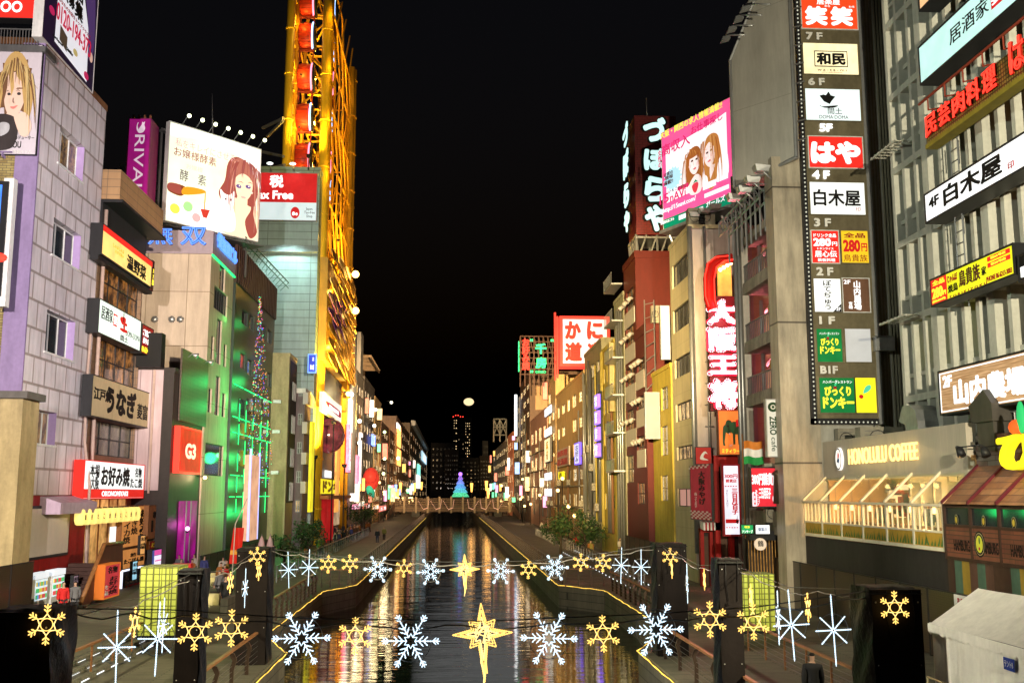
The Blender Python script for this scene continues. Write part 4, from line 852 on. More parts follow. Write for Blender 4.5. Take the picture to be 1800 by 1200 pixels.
lamp(gb, 'AREA', f[0].p(BW/2, BH+1, 2.5), 120, (.9, 1, .7), 3, f[0].p(BW/2, BH*.4, 0))
MB(True).tube([PY(374, 240, 92), PY(373, 165, 92)], [.07, .03], 6).build('mast', GREY, gb)

# green lit dark building
X5 = -19.3; ye = PX(480, 650, X5).y; zt5 = PX(413, 424, X5).z; zm = PX(414, 495, X5).z
BLK = T('green_washed_panels', (.009, .034, .019), (.007, .026, .015), (.003, .008, .005), 1.6, 3.4, .03, 0, .35, .4, .2)  # green light wash is tinted into the dark panels' base colour
wc = wX(X5, (GD, DK, 1, 1, .05), (425, 545, 436, 572), (438, 553, 447, 580), (461, 572, 468, 597), (470, 580, 478, 604), (435, 632, 444, 660), (462, 650, 468, 675), (470, 655, 477, 680)) + wX(X5, (GL('redlit_glass', (.05, .01, .01), .2, (1, .03, .03), .9, 2, .45), DK, 1, 1, .05), (422, 621, 431, 648))
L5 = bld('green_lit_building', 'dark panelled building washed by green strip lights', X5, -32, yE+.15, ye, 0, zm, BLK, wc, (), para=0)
m = MB(); n_ = 46
for i in range(n_): a = yE+.15+(ye-yE-.15)*i/n_; m.box(X5-.2, X5+(.16 if i % 2 else .06), a, a+(ye-yE)/n_, zm+.01, zt5)
m.build('ribbed_screen', D('brown_ribs', (.045, .02, .017), .5, .3), L5); MB().box(-32, X5-.21, yE+.15, ye, zm, zt5-.2).build('upper_wall', DK, L5)
m = MB()
for z in (zt5+.3, zt5+.9): m.tube([(X5+.5, yE+1, z), (X5+1.2, ye+1, z)], .05, 5)
for i in range(14): a = yE+1+(ye-yE)*i/13; m.tube([(X5+.3, a, zt5), (X5+.6+.6*i/13, a, zt5+.9)], .035, 5)
m.build('roof_trellis', D('green_steel', (.02, .1, .05), .5), L5)
gl = []
for u in (416, 428, 441, 455, 467, 478):
    a = PX(u, 800, X5).y; gl.append([(a, PX(u, 690, X5).z-random.uniform(0, 3)), (a, PX(u, 900, X5).z)])
m = MB()
for a, z in ((v[0][0], v) for v in gl):
    zs = sorted((z[0][1], z[1][1])); k = zs[0]
    while k < zs[1]: L = random.uniform(1.2, 2.2); m.box(X5+.08, X5+.13, a-.05, a+.05, k, min(k+L, zs[1])); k += L+random.uniform(.2, .9)
m.build('green_light_bar', GRN, L5)
m = MB()
for v in (693, 745, 770, 838, 872):
    z = PX(447, v, X5).z; a = yE+.6
    while a < ye-.5: L = random.uniform(1, 2.6); m.box(X5+.08, X5+.13, a, min(a+L, ye-.3), z-.04, z+.04); a += L+random.uniform(.3, 1.2)
m.build('green_light_rail', GRN, L5)
m = MB()
for i in range(4):
    for v in (715, 757, 805): c = fX(X5, 419+i*14, v-14, 429+i*14, v+14); m.fbox(c[0], 0, c[1], 0, c[2], .02, .06)
m.build('dark_panel', GD, L5)
for u in (432, 452, 472):
    for v in (570, 625, 672, 715, 760, 805, 850, 900):
        p = PX(u, v, X5+1.7); lamp(L5, 'POINT', p, 125 if v > 640 else 45, (.02, 1, .2), .5)
p = PX(405, 560, X4+.4); lamp(L4, 'POINT', p, 22, (.1, 1, .2), .2); lamp(L4, 'POINT', PX(405, 700, X4+.3), 26, (.1, 1, .2), .2); lamp(L4, 'POINT', PX(404, 800, X4+.3), 22, (.1, 1, .2), .2)
r = thing('fairy_lights', 'cone of tiny coloured fairy lights hung on the green lit building', 'fairy lights', PX(455, 800, X5+.3))
for nm, cc in (('red', (1, .1, .08)), ('blue', (.12, .12, 1)), ('amber', (1, .5, .1)), ('green', (.1, 1, .4))):
    m = MB()
    for k in range(130):
        t = random.random(); u = 457+random.choice((-1, -.6, -.2, .2, .6, 1))*t*24+random.gauss(0, 1.2); v = 520+t*330; p = PX(u, v, X5+.3); m.ball(p, .035, 4, 3)
    o = m.build('bulbs', E('fairy_'+nm, cc, 2.2), r); o['kind'] = 'stuff'
r = thing('light_pillar', 'tall glowing copper pillar edged with violet light', 'light pillar', PX(447, 945, -16.2)); f = fX(-16.2, 439, 800, 454, 948)
MB().fbox(f[0], 0, f[1], 0, f[2], -.5, 0).build('core', E('copper_glow', (.9, .5, .3), .8, .35), r); m = MB()
m.fbox(f[0], -.12, .0, 0, f[2]+.5, -.1, .05); m.fbox(f[0], f[1], f[1]+.12, 0, f[2]+.3, -.1, .05); m.build('light_edge', E('violet_strip', (.4, .45, 1), 1.6), r)

# teal clad block with the tax free board
Y6 = 121; f = fY(Y6, 425, 298, 557, 900)
TEAL = T('teal_cladding', (.26, .38, .36), (.25, .365, .35), (.1, .15, .145), 5.2, .95, .04, 0, .45, .25, .2)
L6 = bld('clad_building', 'pale teal clad block behind the tax free board', PY(557, 500, Y6).x, -40, Y6, Y6+2.4, 0, f[0].o.z+f[2], TEAL, (), (), para=.35)
x6 = PY(557, 500, Y6).x; zz = PY(505, 437, Y6).z
MB().box(-30, x6+.1, Y6-.5, Y6-.02, zz-.5, zz+.3).build('ledge', D('teal_ledge', (.2, .26, .26), .5), L6)
f = fY(Y6-.6, 425, 303, 558, 388); r = sign('tax_free_board', 'red and white tax free board on top of the teal block', 'billboard', f, .4, E('white_board', (.72, .86, .88), .8, .1), STEEL, [], .1)
MB().fbox(f[0], .1, f[1]-.1, f[2]*.38, f[2]-.1, .0, .03).build('red_field', E('tax_red', (.62, .02, .02), .8, .15), r)
text(f[0], '税', f[1]*.36, f[2]*.68, f[1]*.545, f[2]*.94, TWH, r, c=.03, bold=.04); text(f[0], 'Tax Free', f[1]*.12, f[2]*.44, f[1]*.68, f[2]*.62, TWH, r, c=.03, bold=.04)
text(f[0], 'Japan.\nTax-free\nShop', f[1]*.83, f[2]*.06, f[1]*.97, f[2]*.28, BLACK, r, c=.004, bold=0); art(f[0], f[1], f[2], [(E('tax_red', (.62, .02, .02), .8), ell(.71, .17, .06, .12), 0), (TWH, ell(.69, .15, .02, .04), 0), (TWH, ell(.73, .14, .015, .03), 0)], r)
for i in range(2):
    p = f[0].p(f[1]*(.38+.3*i), f[2]+.7, 1.2); q = thing('board_lamp', ('left' if not i else 'right')+' lamp over the tax free board', 'lamp', p); MB(True).tube([f[0].p(f[1]*(.38+.3*i), f[2], -.2), p+V((0, 0, .2))], .05, 6).build('arm', STEEL, q); MB(True).ball(p, .3, 10, 6, (1.3, 1, .5)).build('bulb', E('cool_lamp', (.9, 1, .95), 3), q); lamp(q, 'SPOT', p, 1200, (.9, 1, .95), .3, f[0].p(f[1]*(.38+.3*i), 0, 0), 100)
lamp(L6, 'SPOT', f[0].p(f[1]*.65, -1.2, 3), 6000, (.75, 1, .95), .4, f[0].p(f[1]*.65, -22, 0), 110)

# small buildings before it
c6 = PY(505, 760, 110.6).x
L7 = bld('small_block', 'small cream block with a black canal side beside the green lit building', c6, -26, 110.6, 115.6, 0, PY(495, 625, 110.6).z, D('yellow_cream', (.42, .35, .2), .6, .35), [], [], para=.3)
f = Fr((c6+.03, 110.6, 0), (0, 1, 0), (1, 0, 0)); MB().fbox(f, .5, 5, 5, PY(495, 632, 110.6).z, 0, .05).build('black_cladding', BLACK, L7)
for k in range(4):
    z = 5.2+3.6*k
    window(f, 1.6, 3.9, z, z+2, -.1, (GCW if k == 9 else GD2, GREY, 4, 1, .05), L7)
m = MB(); 
for z in (12.3, 8.0, 15.5): p = PY(488, 700, 110.5); m.box(p.x-.4, p.x+.4, 110.2, 110.6, z, z+.35)
m.build('vent_hood', STEEL, L7)
c7 = PY(533, 800, 115.9).x
L8 = bld('tile_block', 'narrow purple brown tiled block with white balconies by the yellow tower', c7, -22, 115.9, 120.8, 0, PY(525, 690, 115.9).z, D('purple_tile', (.13, .09, .1), .4, .4), [], wgrid(PY(518, 800, 115.9).x, c7, 3, 19, 1, 5, .75, .5, [W2, W4, W1]), para=.5, pm=WHITE)
m = MB()
for z in (6, 9.2, 12.6, 15.9): m.box(c7-.2, c7+.35, 115.8, 120.8, z, z+1.3)
m.build('balcony', D('white_tile', (.5, .46, .45), .5, .2), L8)
f = fY(115.5, 541, 622, 556, 655); sign('blue_sign', 'blue lit projecting sign beside the yellow tower', 'sign', f, .4, E('blue_board', (.06, .1, .8), .8, .4), E('blue_edge', (.2, .4, 1), 1.5), [('味の店', .3, .15, .75, .45, TWH, {'bold': .04}), ('本', .5, .6, .75, .85, TWH)], .1)
# ---------------------------------------------------------------- yellow ferris wheel tower on the facade
YN, YF = 124., 154.
XA_, XB_ = PY(513, 0, YN).x, PY(577, 0, YN).x; CX = PY(541, 70, 127.8).x
YST = D('yellow_steel', (.7, .43, .02), .45, .15); OST = D('amber_steel', (.7, .33, .02), .45, .15); CAB = D('red_cabin', (.42, .03, .012), .4, .25)
wheel = thing('ferris_wheel_tower', 'tall yellow steel ferris wheel tower with red cabins', 'ferris wheel', ((XA_+XB_)/2, (YN+YF)/2, 0))
for x, y, t, m_ in ((XA_, YN, .55, YST), (XB_, YN, .62, YST), (XA_, YF, .5, OST), (XB_, YF, .62, OST), (XA_+.2, YN+3.2, .42, OST), (XB_+.0, YN+3.2, .45, OST), (XB_+.4, YF+.9, .4, OST)):
    m = MB(True); m.tube([(x, y, 0), (x, y, 72)], t, 12)
    for k in range(12): m.tube([(x, y, 4+6*k), (x, y, 4.25+6*k)], t+.1, 12)
    m.build('column', m_, wheel)
def lattice(x0, y0, x1, y1, z0, z1, st, nm, mt, r=.14):
    m = MB(); z = z0; k = 0
    while z < z1-.1:
        m.tube([(x0, y0, z), (x1, y1, z)], r, 5)
        if k % 2: m.tube([(x0, y0, z), (x1, y1, z+st)], r*.85, 5)
        else: m.tube([(x1, y1, z), (x0, y0, z+st)], r*.85, 5)
        z += st; k += 1
    m.build(nm, mt, wheel)
lattice(XA_, YN+6.4, XB_, YN+6.4, 34, 72, 4.4, 'bracing', YST, .16); lattice(XA_, YN, XA_+.2, YN+3.2, 24, 72, 3.0, 'bracing', YST, .15)
lattice(XB_, YN, XB_, YN+3.2, 6, 72, 2.8, 'bracing', OST, .15)
for (ya2, yb2) in ((YN+3.2, YN+9), (YN+9, YN+14.5), (YN+14.5, YN+20), (YN+20, YN+25.5), (YN+25.5, YF)):
    lattice(XB_+.1, ya2, XB_+.1, yb2, 24, 72, 6.4, 'bracing', OST, .13)
    MB(True).tube([(XB_-.6, yb2, 22), (XB_-.6, yb2, 72)], .15, 8).build('column', OST, wheel)
lattice(XA_, YN+3.2, XA_, YF, 24, 72, 6, 'bracing', OST, .15); lattice(XA_, YF, XB_, YF, 20, 72, 5, 'bracing', OST); lattice(XA_+1, YN+9, XB_-1, YN+9, 26, 72, 5.5, 'bracing', YST, .14); lattice(XA_+1, YN+19, XB_-1, YN+19, 26, 72, 5.5, 'bracing', OST, .14)
for k, yy in enumerate((YF+1.6, YF+2.6)):
    m = MB(True); m.tube([(XB_+.2, yy-3.0*((z-46)/26)**2, z) for z in range(18, 74, 4)], .42, 10); m.build('outer_rim', OST, wheel)
    for z in range(20, 72, 5): MB(True).tube([(XB_+.2, yy-3.0*((z-46)/26)**2, z), (XB_+.2, yy-3.0*((z-46)/26)**2, z+.3)], .52, 10).build('collar', OST, wheel) if k else None
for k in range(7):  # added lamps up the tower frame, to brighten it evenly
    z = 24+7*k
    for (x, y, pw) in ((XB_-2.6, YN+8, 900), (XB_-2.0, YN+20, 1100), (XA_+1.2, YN+1.6, 450), (XB_+1.6, YN-1.2 if z > 44 else YN+4, 450)):
        c = V((x, y, z)); MB().box(x-.15, x+.15, y-.15, y+.15, z-.3, z-.1).build('added_lamp_housing', DK, wheel); lamp(wheel, 'POINT', c, pw, (1, .52, .05), .3)
for x in (XB_-.6, XA_+1.2):   # oval guide rails
    for e in (0, .9):
        m = MB(True); P = []
        for i in range(64):
            a = 2*PI*i/64; z = 52+max(-22, min(22, 22*math.sin(a)*1.25)); P.append((x, 139+(11.6-e)*math.cos(a)*(1 if abs(math.sin(a)) < .8 else 1), z+math.copysign(6, math.sin(a))*(abs(math.sin(a)) > .75)*.3))
        m.tube(P, .16, 6, True); m.build('guide_rail', OST, wheel)
def cabin(y, z, glow):
    m = MB(True); prof = [(math.cos(a)*1.5, math.sin(a)*1.95) for a in [PI*2*i/20 for i in range(20)]]
    n_ = 7; k = 0
    for j in range(n_+1):
        x = CX-1.05+1.75*j/n_; f_ = .86+.14*math.sin(PI*(j+.6)/(n_+1.2))
        for q in range(20): m.v.append(V((x, y+prof[q][0]*f_*(1 if (q+j) % 2 else .985), z+prof[q][1]*f_)))
    for j in range(n_):
        for q in range(20): m.f.append([j*20+q, j*20+(q+1) % 20, (j+1)*20+(q+1) % 20, (j+1)*20+q]); m.mi.append(0)
    m.f.append(list(range(20))[::-1]); m.mi.append(0)
    o = m.build('cabin', CAB, wheel)
    w2 = MB(True); w2.prism([(CX+.7, y+prof[q][0]*.93, z+prof[q][1]*.93) for q in range(20)], (.35, 0, 0)); w2.build('cabin_window', GD, o)
    a = MB(True); a.tube([(CX+.74, y+1.5*math.cos(t), z+1.95*math.sin(t)) for t in [PI*.62+PI*.76*i/10 for i in range(11)]], .11, 6); a.build('light_arc', glow, o)
    b_ = MB()
    for q in range(5): b_.box(CX-1, CX+.6, y-1.47+.02*q, y-1.44, z-1.2+.6*q-.03, z-1.2+.6*q+.03)
    for s in (-1, 1): b_.tube([(CX+s*.85, y-.6, z-1.7), (CX+s*.85, y-.6, z-3.6)], .1, 5)
    b_.box(CX-1.1, CX+.95, y-.8, y-.5, z-2.25, z-2.05)
    b_.build('cabin_hanger', D('dark_red_steel', (.2, .03, .02), .5), o)
ARB = E('arc_blue', (.35, .55, 1), 3); ARR = E('arc_red', (1, .2, .3), 3)
for i, v in enumerate((-70, 8, 66, 138, 208, 278)): cabin(127.8, PY(541, v, 127.8).z, ARR if i in (1, 3, 5) else ARB)
for i, v in enumerate((20, 98, 150, 215, 290, 340)): cabin(150.3, PY(596, v, 150.3).z, ARR if i in (2, 4) else ARB)
m = MB(True)                                  # curved trusses on the lower half
for k in range(9):
    y = YN+4+k*2.9; m.tube([(XB_+.1, y, 30-1.2*abs(k-4)), (XB_+.3, y+1.5, 33+.3*k), (XB_, y+3.5, 37-.4*k)], .16, 5)
m.build('curved_bracing', OST, wheel)
for u0, v0, u1, v1 in ((498, 208, 462, 225), (498, 212, 470, 240), (498, 275, 452, 265), (500, 290, 463, 300)):
    MB().tube([PX(u0, v0, XA_), PY(u1, v1, 127)], .2, 6).build('stay', STEEL, wheel)
# generic gilded relief where the figure stands
gp = thing('gilded_relief', 'large gilded relief ornament lit on the front of the yellow tower', 'relief', (-15, 139, PX(595, 690, -15).z))
GLD = D('gilding', (.62, .34, .04), .4, .4, metal=.2, bump=.5); PUR = D('purple_gilding', (.16, .05, .2), .35, .4); 
yc = PX(594, 540, -14.8).y
f = fX(-14.9, 575, 470, 616, 672); fr, w_, h_ = f
MB().fbox(fr, .06*w_, .94*w_, .1*h_, .95*h_, -1.2, -.3).build('backing', D('gilt_backing', (.5, .3, .05), .4, .3), gp)
PGL = D('pale_gilding', (.75, .5, .16), .4, .3, metal=.15, bump=.3); DGL = D('dark_gilding', (.4, .2, .03), .4, .3, metal=.3)
def fold(nm, mt, P, r0, c=0.6):                     # one carved fold: a fat tapering curve
    n_ = len(P); Q = [fr.p(a*w_, b*h_, c+.5*math.sin(PI*i/(n_-1))) for i, (a, b) in enumerate(smooth_poly(P+P[::-1], 4)[:4*(n_-1)+1])]
    L = len(Q); Q = [fr.p(a*w_, b*h_, c+.7*math.sin(PI*i/max(1, L-1))) for i, (a, b) in enumerate(smooth_poly(P+P[::-1], 4)[:L])]
    MB(True).tube(Q, [.62*r0*(.25+.75*math.sin(PI*(.12+.8*i/max(1, L-1)))) for i in range(L)], 9).build(nm, mt, gp)
rg = random.Random(21); NR, NC = 15, 5
for j in range(NR):                                  # rows of overlapping carved plumes, bulging towards the middle
    for i in range(NC):
        a = (i+.5+.5*(j % 2))/(NC+.5); b = 1-.92*j/NR; pw, ph = .2*rg.uniform(.85, 1.15), .13*rg.uniform(.85, 1.25); tl = rg.uniform(-.05, .05)
        O = smooth_poly([(a-pw*.5, b), (a-pw*.52, b-ph*.5), (a-pw*.2+tl, b-ph*.9), (a+tl, b-ph*1.08), (a+pw*.22+tl, b-ph*.88), (a+pw*.52, b-ph*.5), (a+pw*.5, b)], 3)
        base = .15+1.1*math.sin(PI*min(1, max(0, a)))*(.75+.25*math.sin(9*b)); m = MB()
        m.prism([fr.p(x*w_, y*h_, base+(b-y)/ph*.5-.35*((x-a)/pw)**2*4*.5) for x, y in O], fr.N*.12)
        mt = PUR if (i < 2 and 5 <= j <= 9) else (GLD, PGL, GLD, DGL)[rg.randrange(4)]
        o = m.build('violet_plume' if mt is PUR else 'plume', mt, gp)
        MB(True).tube([fr.p((a+tl*.3)*w_, (b-.1*ph)*h_, base+.2), fr.p((a+tl)*w_, (b-ph*.95)*h_, base+.68)], .05, 5).build('plume_rib', DGL, o)
for i, (a, b) in enumerate(((.3, .8), (.7, .55), (.6, .25))):
    lamp(gp, 'POINT', fr.p(a*w_, b*h_, 3.2), 420, (1, .58, .1), .6)
for i, (u, v) in enumerate(((625, 482), (625, 546))):
    p = PX(u, v, -12.9); r = thing('amber_lamp', ('upper' if i == 0 else 'lower')+' dazzling amber lamp on an arm beside the gilded relief', 'lamp', p)
    MB(True).ball(p, .48).build('bulb', E('amber_bulb', (1, .6, .15), 9), r); MB(True).tube([p, (-15.2, p.y, p.z)], .07, 6).build('arm', STEEL, r); MB(True).tube([p+V((.05, .3, 0)), p+V((.1, .6, 0))], [.5, .25], 10).build('lamp_head', DK, r); lamp(r, 'POINT', p+V((-.4, -.6, 0)), 600, (1, .55, .12), .9)
# wash lamps added around the tower to brighten its columns
for i, (p, t, pw) in enumerate((((-13.8, 121, 14), (-17, 130, 45), 60000), ((-13.6, 158, 14), (-16, 146, 50), 90000), ((-17.5, 139, 27), (-17, 139, 60), 60000), ((-16, 122.3, 10), (-16, 124, 30), 9000), ((-17.5, 120.2, 46), (-18, 127, 66), 24000), ((-12.6, 122.5, 9), (-15.5, 124.5, 40), 60000))):
    r = thing('added_wash_lamp', 'added lamp casting amber light up the yellow tower', 'lamp', p, 'added wash lamps around the tower'); MB(True).tube([p, V(p)+V((0, 0, .4))], [.25, .32], 10).build('lamp_head', DK, r); MB(True).tube([V(p)-V((0, 0, p[2]-.1 if p[2] < 20 else 1.5)), V(p)], .08, 6).build('pole', DK, r)
    lamp(r, 'SPOT', V(p)+V((0, 0, .5)), pw, (1, .62, .08), .4, t, 110, .9)
# shop under the tower
X9 = -16.4
L9 = bld('tower_shop', 'grey shop block filling the foot of the yellow tower', X9, -30, YN+.7, YF, 0, PX(575, 655, X9).z, D('grey_shop', (.2, .19, .17), .5, .3), [], [], para=.3)
f = fX(X9+1.3, 567, 700, 600, 733); r = sign('board', 'white board with a dark red lower half hung inside the yellow tower', 'sign', f, .4, E('white_board2', (.9, .92, .85), .95, .2), WHITE, [('薬品館', .3, .35, .85, .58, TWH, {'bold': .04})], .1)
art(f[0], f[1], f[2], [(E('dark_red_half', (.35, .01, .05), .8), [(.12, .62), (.5, .68), (.97, .6), (.97, .28), (.6, .3), (.3, .4)], 1)], r, c=.0); text(f[0], '薬品', f[1]*.4, f[2]*.4, f[1]*.8, f[2]*.56, TWH, r, c=.01)
c = PX(578, 765, X9+.6); m = MB(True); m.ball(c, 2.3, 20, 12, (.9, 1, 1)); o = tag(m.build('glass_dome', GL('dome_glass', (.06, .02, .03), .08, (1, .1, .15), .3, .7, .5)), 'large dark glass dome bulging from the foot of the tower', 'dome')
m = MB(); m.prism([fX(X9, 563, 790, 600, 800)[0].p(a, b, .02) for a, b in ((0, 0), (0, 2.5), (1, 1), (2.5, 0), (4.5, -.6), (6.5, 0), (8, 1.2), (9, 3), (9, 0))], (.1, 0, 0)); 
f = fX(X9+.8, 563, 842, 597, 868); sign('yellow_sign', 'solid yellow lit sign at the foot of the tower', 'sign', f, .4, E('yellow_glow', (1, .85, .02), 1.0, .1), YST, [('ドンキ', .1, .1, .9, .9, DYEL, {'bold': .08})], .06)
f = fX(X9+.5, 573, 826, 583, 840); sign('lit_board', 'small white lit board above the yellow sign', 'sign', f, .2, EW, None)
for u in (547, 592):
    f = fX(X9+1.0, u, 740, u+5, 900); sign('lit_post', 'tall %s lit panel on the tower column' % ('yellow' if u < 560 else 'orange'), 'light panel', f, .3, E('post_glow'+str(u), (.95, .8, .03) if u < 560 else (1, .45, .1), .9, .3), None)
f = fX(X9+.6, 560, 870, 600, 876); tag(MB().fbox(f[0], 0, f[1], 0, f[2], -.5, 1.4).build('canopy', D('orange_canopy', (.5, .15, .02), .5)), 'orange entrance canopy at the foot of the tower', 'canopy')
for u in (566, 577): p = PX(u, 905, X9+.4); tag(MB(True).tube([(p.x, p.y, 0), (p.x, p.y, PX(u, 873, X9).z)], .7, 12).build('column', E('red_column', (.6, .02, .02), .5, .3)), 'fat red entrance column, %s one' % ('nearer' if u < 570 else 'farther'), 'column')
f = fX(X9+.05, 556, 880, 604, 925); MB().fbox(f[0], 0, f[1], 0, f[2], 0, .05).build('shop_inside', E('shop_glow', (1, .7, .4), .5, .8, ns=.9), L9)
# ================================================================ RIGHT BANK
CONC = D('grey_concrete', (.42, .41, .36), .65, .3); PIER = T('pier_panels', (.48, .42, .32), (.46, .4, .3), (.1, .08, .06), 60, 7.6, .05, 0, .5, .55, .2)
# grid-front office block
XG = 21.5; YA, YB = 33, PX(1575, 450, XG).y
zr = [PX(1575, v, XG).z for v in (706, 570)]; ST = zr[1]-zr[0]
gb = thing('grid_building', 'pale concrete office block with a deep grid of fins and tall narrow windows', 'building', (26, 42, 0))
Z0 = zr[0]-ST; NS = 8
m = MB(); m.box(XG+.75, 40, YA, YB, 0, Z0+ST*NS); m.build('wall', CONC, gb)
cols = [YB-.1-1.2*i for i in range(14)]
FIN = D('fin_concrete', (.55, .54, .46), .6, .25)
for i, y in enumerate(cols):
    wide = i % 4 == 3; t = .28 if wide else .13
    m = MB(); m.prism([(XG-.1*wide, y-t, Z0-3), (XG+.75, y-t-.12, Z0-3), (XG+.75, y+t+.12, Z0-3), (XG-.1*wide, y+t, Z0-3)], (0, 0, ST*NS+3)); m.build('fin', FIN, gb)
for k in range(NS+1):
    MB().box(XG-.02, XG+.72, YA, YB, Z0+ST*k-.16, Z0+ST*k+.16).build('beam', FIN, gb)
    if k < NS: MB().box(XG+.2, XG+.71, YA, YB, Z0+ST*k+1.02, Z0+ST*k+1.22).build('sill', FIN, gb)
GY = GL('yellow_poster_glass', (.2, .18, .02), .3, (.75, .7, .03), .6, .8, .3)
for i in range(len(cols)-1):
    for k in range(NS):
        y1_, y0_ = cols[i]-.3, cols[i+1]+.3; fr = Fr((XG+.7, y1_, Z0+ST*k), (0, -1, 0), (-1, 0, 0)); w_ = y1_-y0_
        if PX(1800, 400, XG).y > y1_+.6: continue
        g = GY if (k == 1 and 1 <= i <= 5 and i != 4) else GA if (k in (2, 3) and i > 6) else GWM if (k == 1 and i > 6) else GD2 if random.random() < .3 else GD
        window(fr, 0, w_, 1.25, ST-.2, -.06, (g, D('dark_window_frame', (.07, .04, .035), .5), 1, 1, .06), gb)
        m = MB(); m.fbox(fr, 0, w_, .18, 1.0, -.0, .05); m.build('vent_window', GD, gb)
for z in (Z0+ST*2-.1, Z0+ST*4.2):
    m = MB(); m.box(XG-.9, XG-.82, YB-2.6, YB+.3, z, z+.08); m.box(XG-.5, XG-.45, YB-2.6, YB+.3, z+.08, z+.12)
    for q in range(7): m.box(XG-.9, XG-.12, YB+.2-q*.42, YB+.26-q*.42, z+.081, z+.12)
    m.build('catwalk', FIN, gb)
# ribbed strip between the grid block and the sign tower
ya_ = 54.2; xa = PY(1524, 500, ya_).x; xe = PY(1600, 500, ya_).x
rb = tag(MB().box(xa, xe, ya_, ya_+3, 0, 46).build('ribbed_wall', D('rib_back', (.05, .05, .045), .6)), 'dark ribbed metal wall between the grid block and the floor directory', 'wall')
for k in range(12):
    a = xa+.05+(xe-xa)*k/14; MB().box(a, a+.09, ya_-.16, ya_-.003, 6, 46).build('rib', D('rib_metal', (.3, .28, .2), .5, .3), rb)
for k in range(14): MB().tube([(xa-.1, ya_-.1, 9+2.3*k), (xa-.1, ya_-.4, 10+2.3*k), (xa+.3, ya_-.3, 10+2.3*k)], .04, 5).build('cable_clip', GREY, rb)
# signs on the grid block
XQ = XG-1.4
def lsign(nm, lb, u0, v0, v1, u1, dep, panel, frame, txt, fw=.08):
    f = fX(XQ, u0, v0, u1, v1, at=u0); return sign(nm, lb, 'sign', f, dep, panel, frame, txt, fw), f
lsign('sign', 'orange lit sign cut by the top edge of the photo', 1612, -120, 26, 1760, .9, E('peach_board', (1, .6, .3), .85, .15), DK, [])
r, f = lsign('sign', 'pale cyan lit sign high on the grid block with thin black writing', 1616, 82, 153, 1870, .9, ECY, DK, [('居酒家', .275, .32, .58, .72, BLACK, {'bold': 0}), ('宴', .605, .36, .70, .68, TWH, {'c': .03}), ('土間', .78, .3, .98, .8, BLACK, {'bold': .04})])
art(f[0], f[1], f[2], [(TRED, [(.595, .3), (.595, .75), (.71, .75), (.71, .3)], 0)], r, c=.004)
lsign('sign', 'long white lit sign marked 4F on the grid block', 1626, 341, 395, 1880, .9, E('bright_white_board', (1, 1, 1), 1.1, .05), DK, [('4F', .04, .42, .13, .75, BLACK, {'bold': .03}), ('白木屋', .17, .22, .62, .85, BLACK, {'bold': .03}), ('印', .66, .2, .7, .4, DRED, {'bold': 0})])
r, f = lsign('sign', 'yellow lit sign with a red price panel on the grid block', 1636, 491, 541, 1788, .7, E('lime_yellow', (.85, .85, .02), .92, .1), DK, [('じゃんぼ', .24, .6, .36, .85, DRED, {'bold': .01}), ('焼鳥', .24, .25, .36, .52, BLACK), ('鳥貴族', .38, .3, .63, .85, D('brown_print', (.12, .03, .02), .5), {'bold': .02}), ('TORIKIZOKU', .25, .06, .7, .14, DRED, {'bold': 0, 'spacing': 1.6}), ('PHONE 06-6213-3003', .7, .12, .97, .28, DRED, {'bold': 0}), ('家', .65, .38, .7, .66, BLACK)])
MB().fbox(f[0], .09, f[1]*.22, .09, f[2]-.09, .002, .02).build('price_panel', ER, r); text(f[0], '280', f[1]*.03, f[2]*.25, f[1]*.17, f[2]*.62, TYEL, r, c=.022, bold=.03); text(f[0], '円', f[1]*.175, f[2]*.27, f[1]*.21, f[2]*.42, TYEL, r, c=.022); text(f[0], '全品', f[1]*.04, f[2]*.7, f[1]*.2, f[2]*.88, TYEL, r, c=.022); text(f[0], '(税込み294円)', f[1]*.03, f[2]*.1, f[1]*.2, f[2]*.2, TYEL, r, c=.022)
for b in (.55, .75): MB().fbox(f[0], f[1]*.72, f[1]*.96, f[2]*b, f[2]*(b+.14), .002, .02).build('red_strip', ER, r); text(f[0], '第25号店', f[1]*.76, f[2]*(b+.03), f[1]*.92, f[2]*(b+.11), TYEL, r, c=.022)
lsign('sign', 'dark sign reading third floor at the right edge', 1790, 448, 498, 1900, .7, BLACK, DK, [('3階', .05, .15, .45, .85, TWH, {'vert': True, 'bold': .03})])
WOODS = E('wood_board', (.6, .34, .15), .8, .15); 
nn = WOODS.node_tree; bb = nn.nodes['Principled BSDF']; nz = _noise(nn, _pos(nn, .5, .5, 14), 1.2, 5); cr = nn.nodes.new('ShaderNodeValToRGB'); cr.color_ramp.elements[0].color = (.28, .13, .05, 1); cr.color_ramp.elements[1].color = (.75, .48, .25, 1); cr.color_ramp.elements[0].position = .35; cr.color_ramp.elements[1].position = .65
nn.links.new(nz, cr.inputs[0]); nn.links.new(cr.outputs[0], bb.inputs['Emission Color'])
r, f = lsign('sign', 'wood grained lit sign marked 2F with white brush writing', 1651, 652, 731, 1860, .8, WOODS, DK, [('2F', .05, .6, .14, .86, TWH, {'bold': .04}), ('山内農場', .15, .16, .78, .72, TWH, {'bold': .05}), ('宮崎', .82, .5, .88, .85, TWH, {'vert': True})])
m = MB(); a = .12
m.fbox(f[0], a, f[1]-a, a, a+.05, .0, .02); m.fbox(f[0], a, f[1]-a, f[2]-a-.05, f[2]-a, .0, .02); m.fbox(f[0], a, a+.05, a+.05, f[2]-a-.05, .0, .02); m.build('white_line', TWH, r)
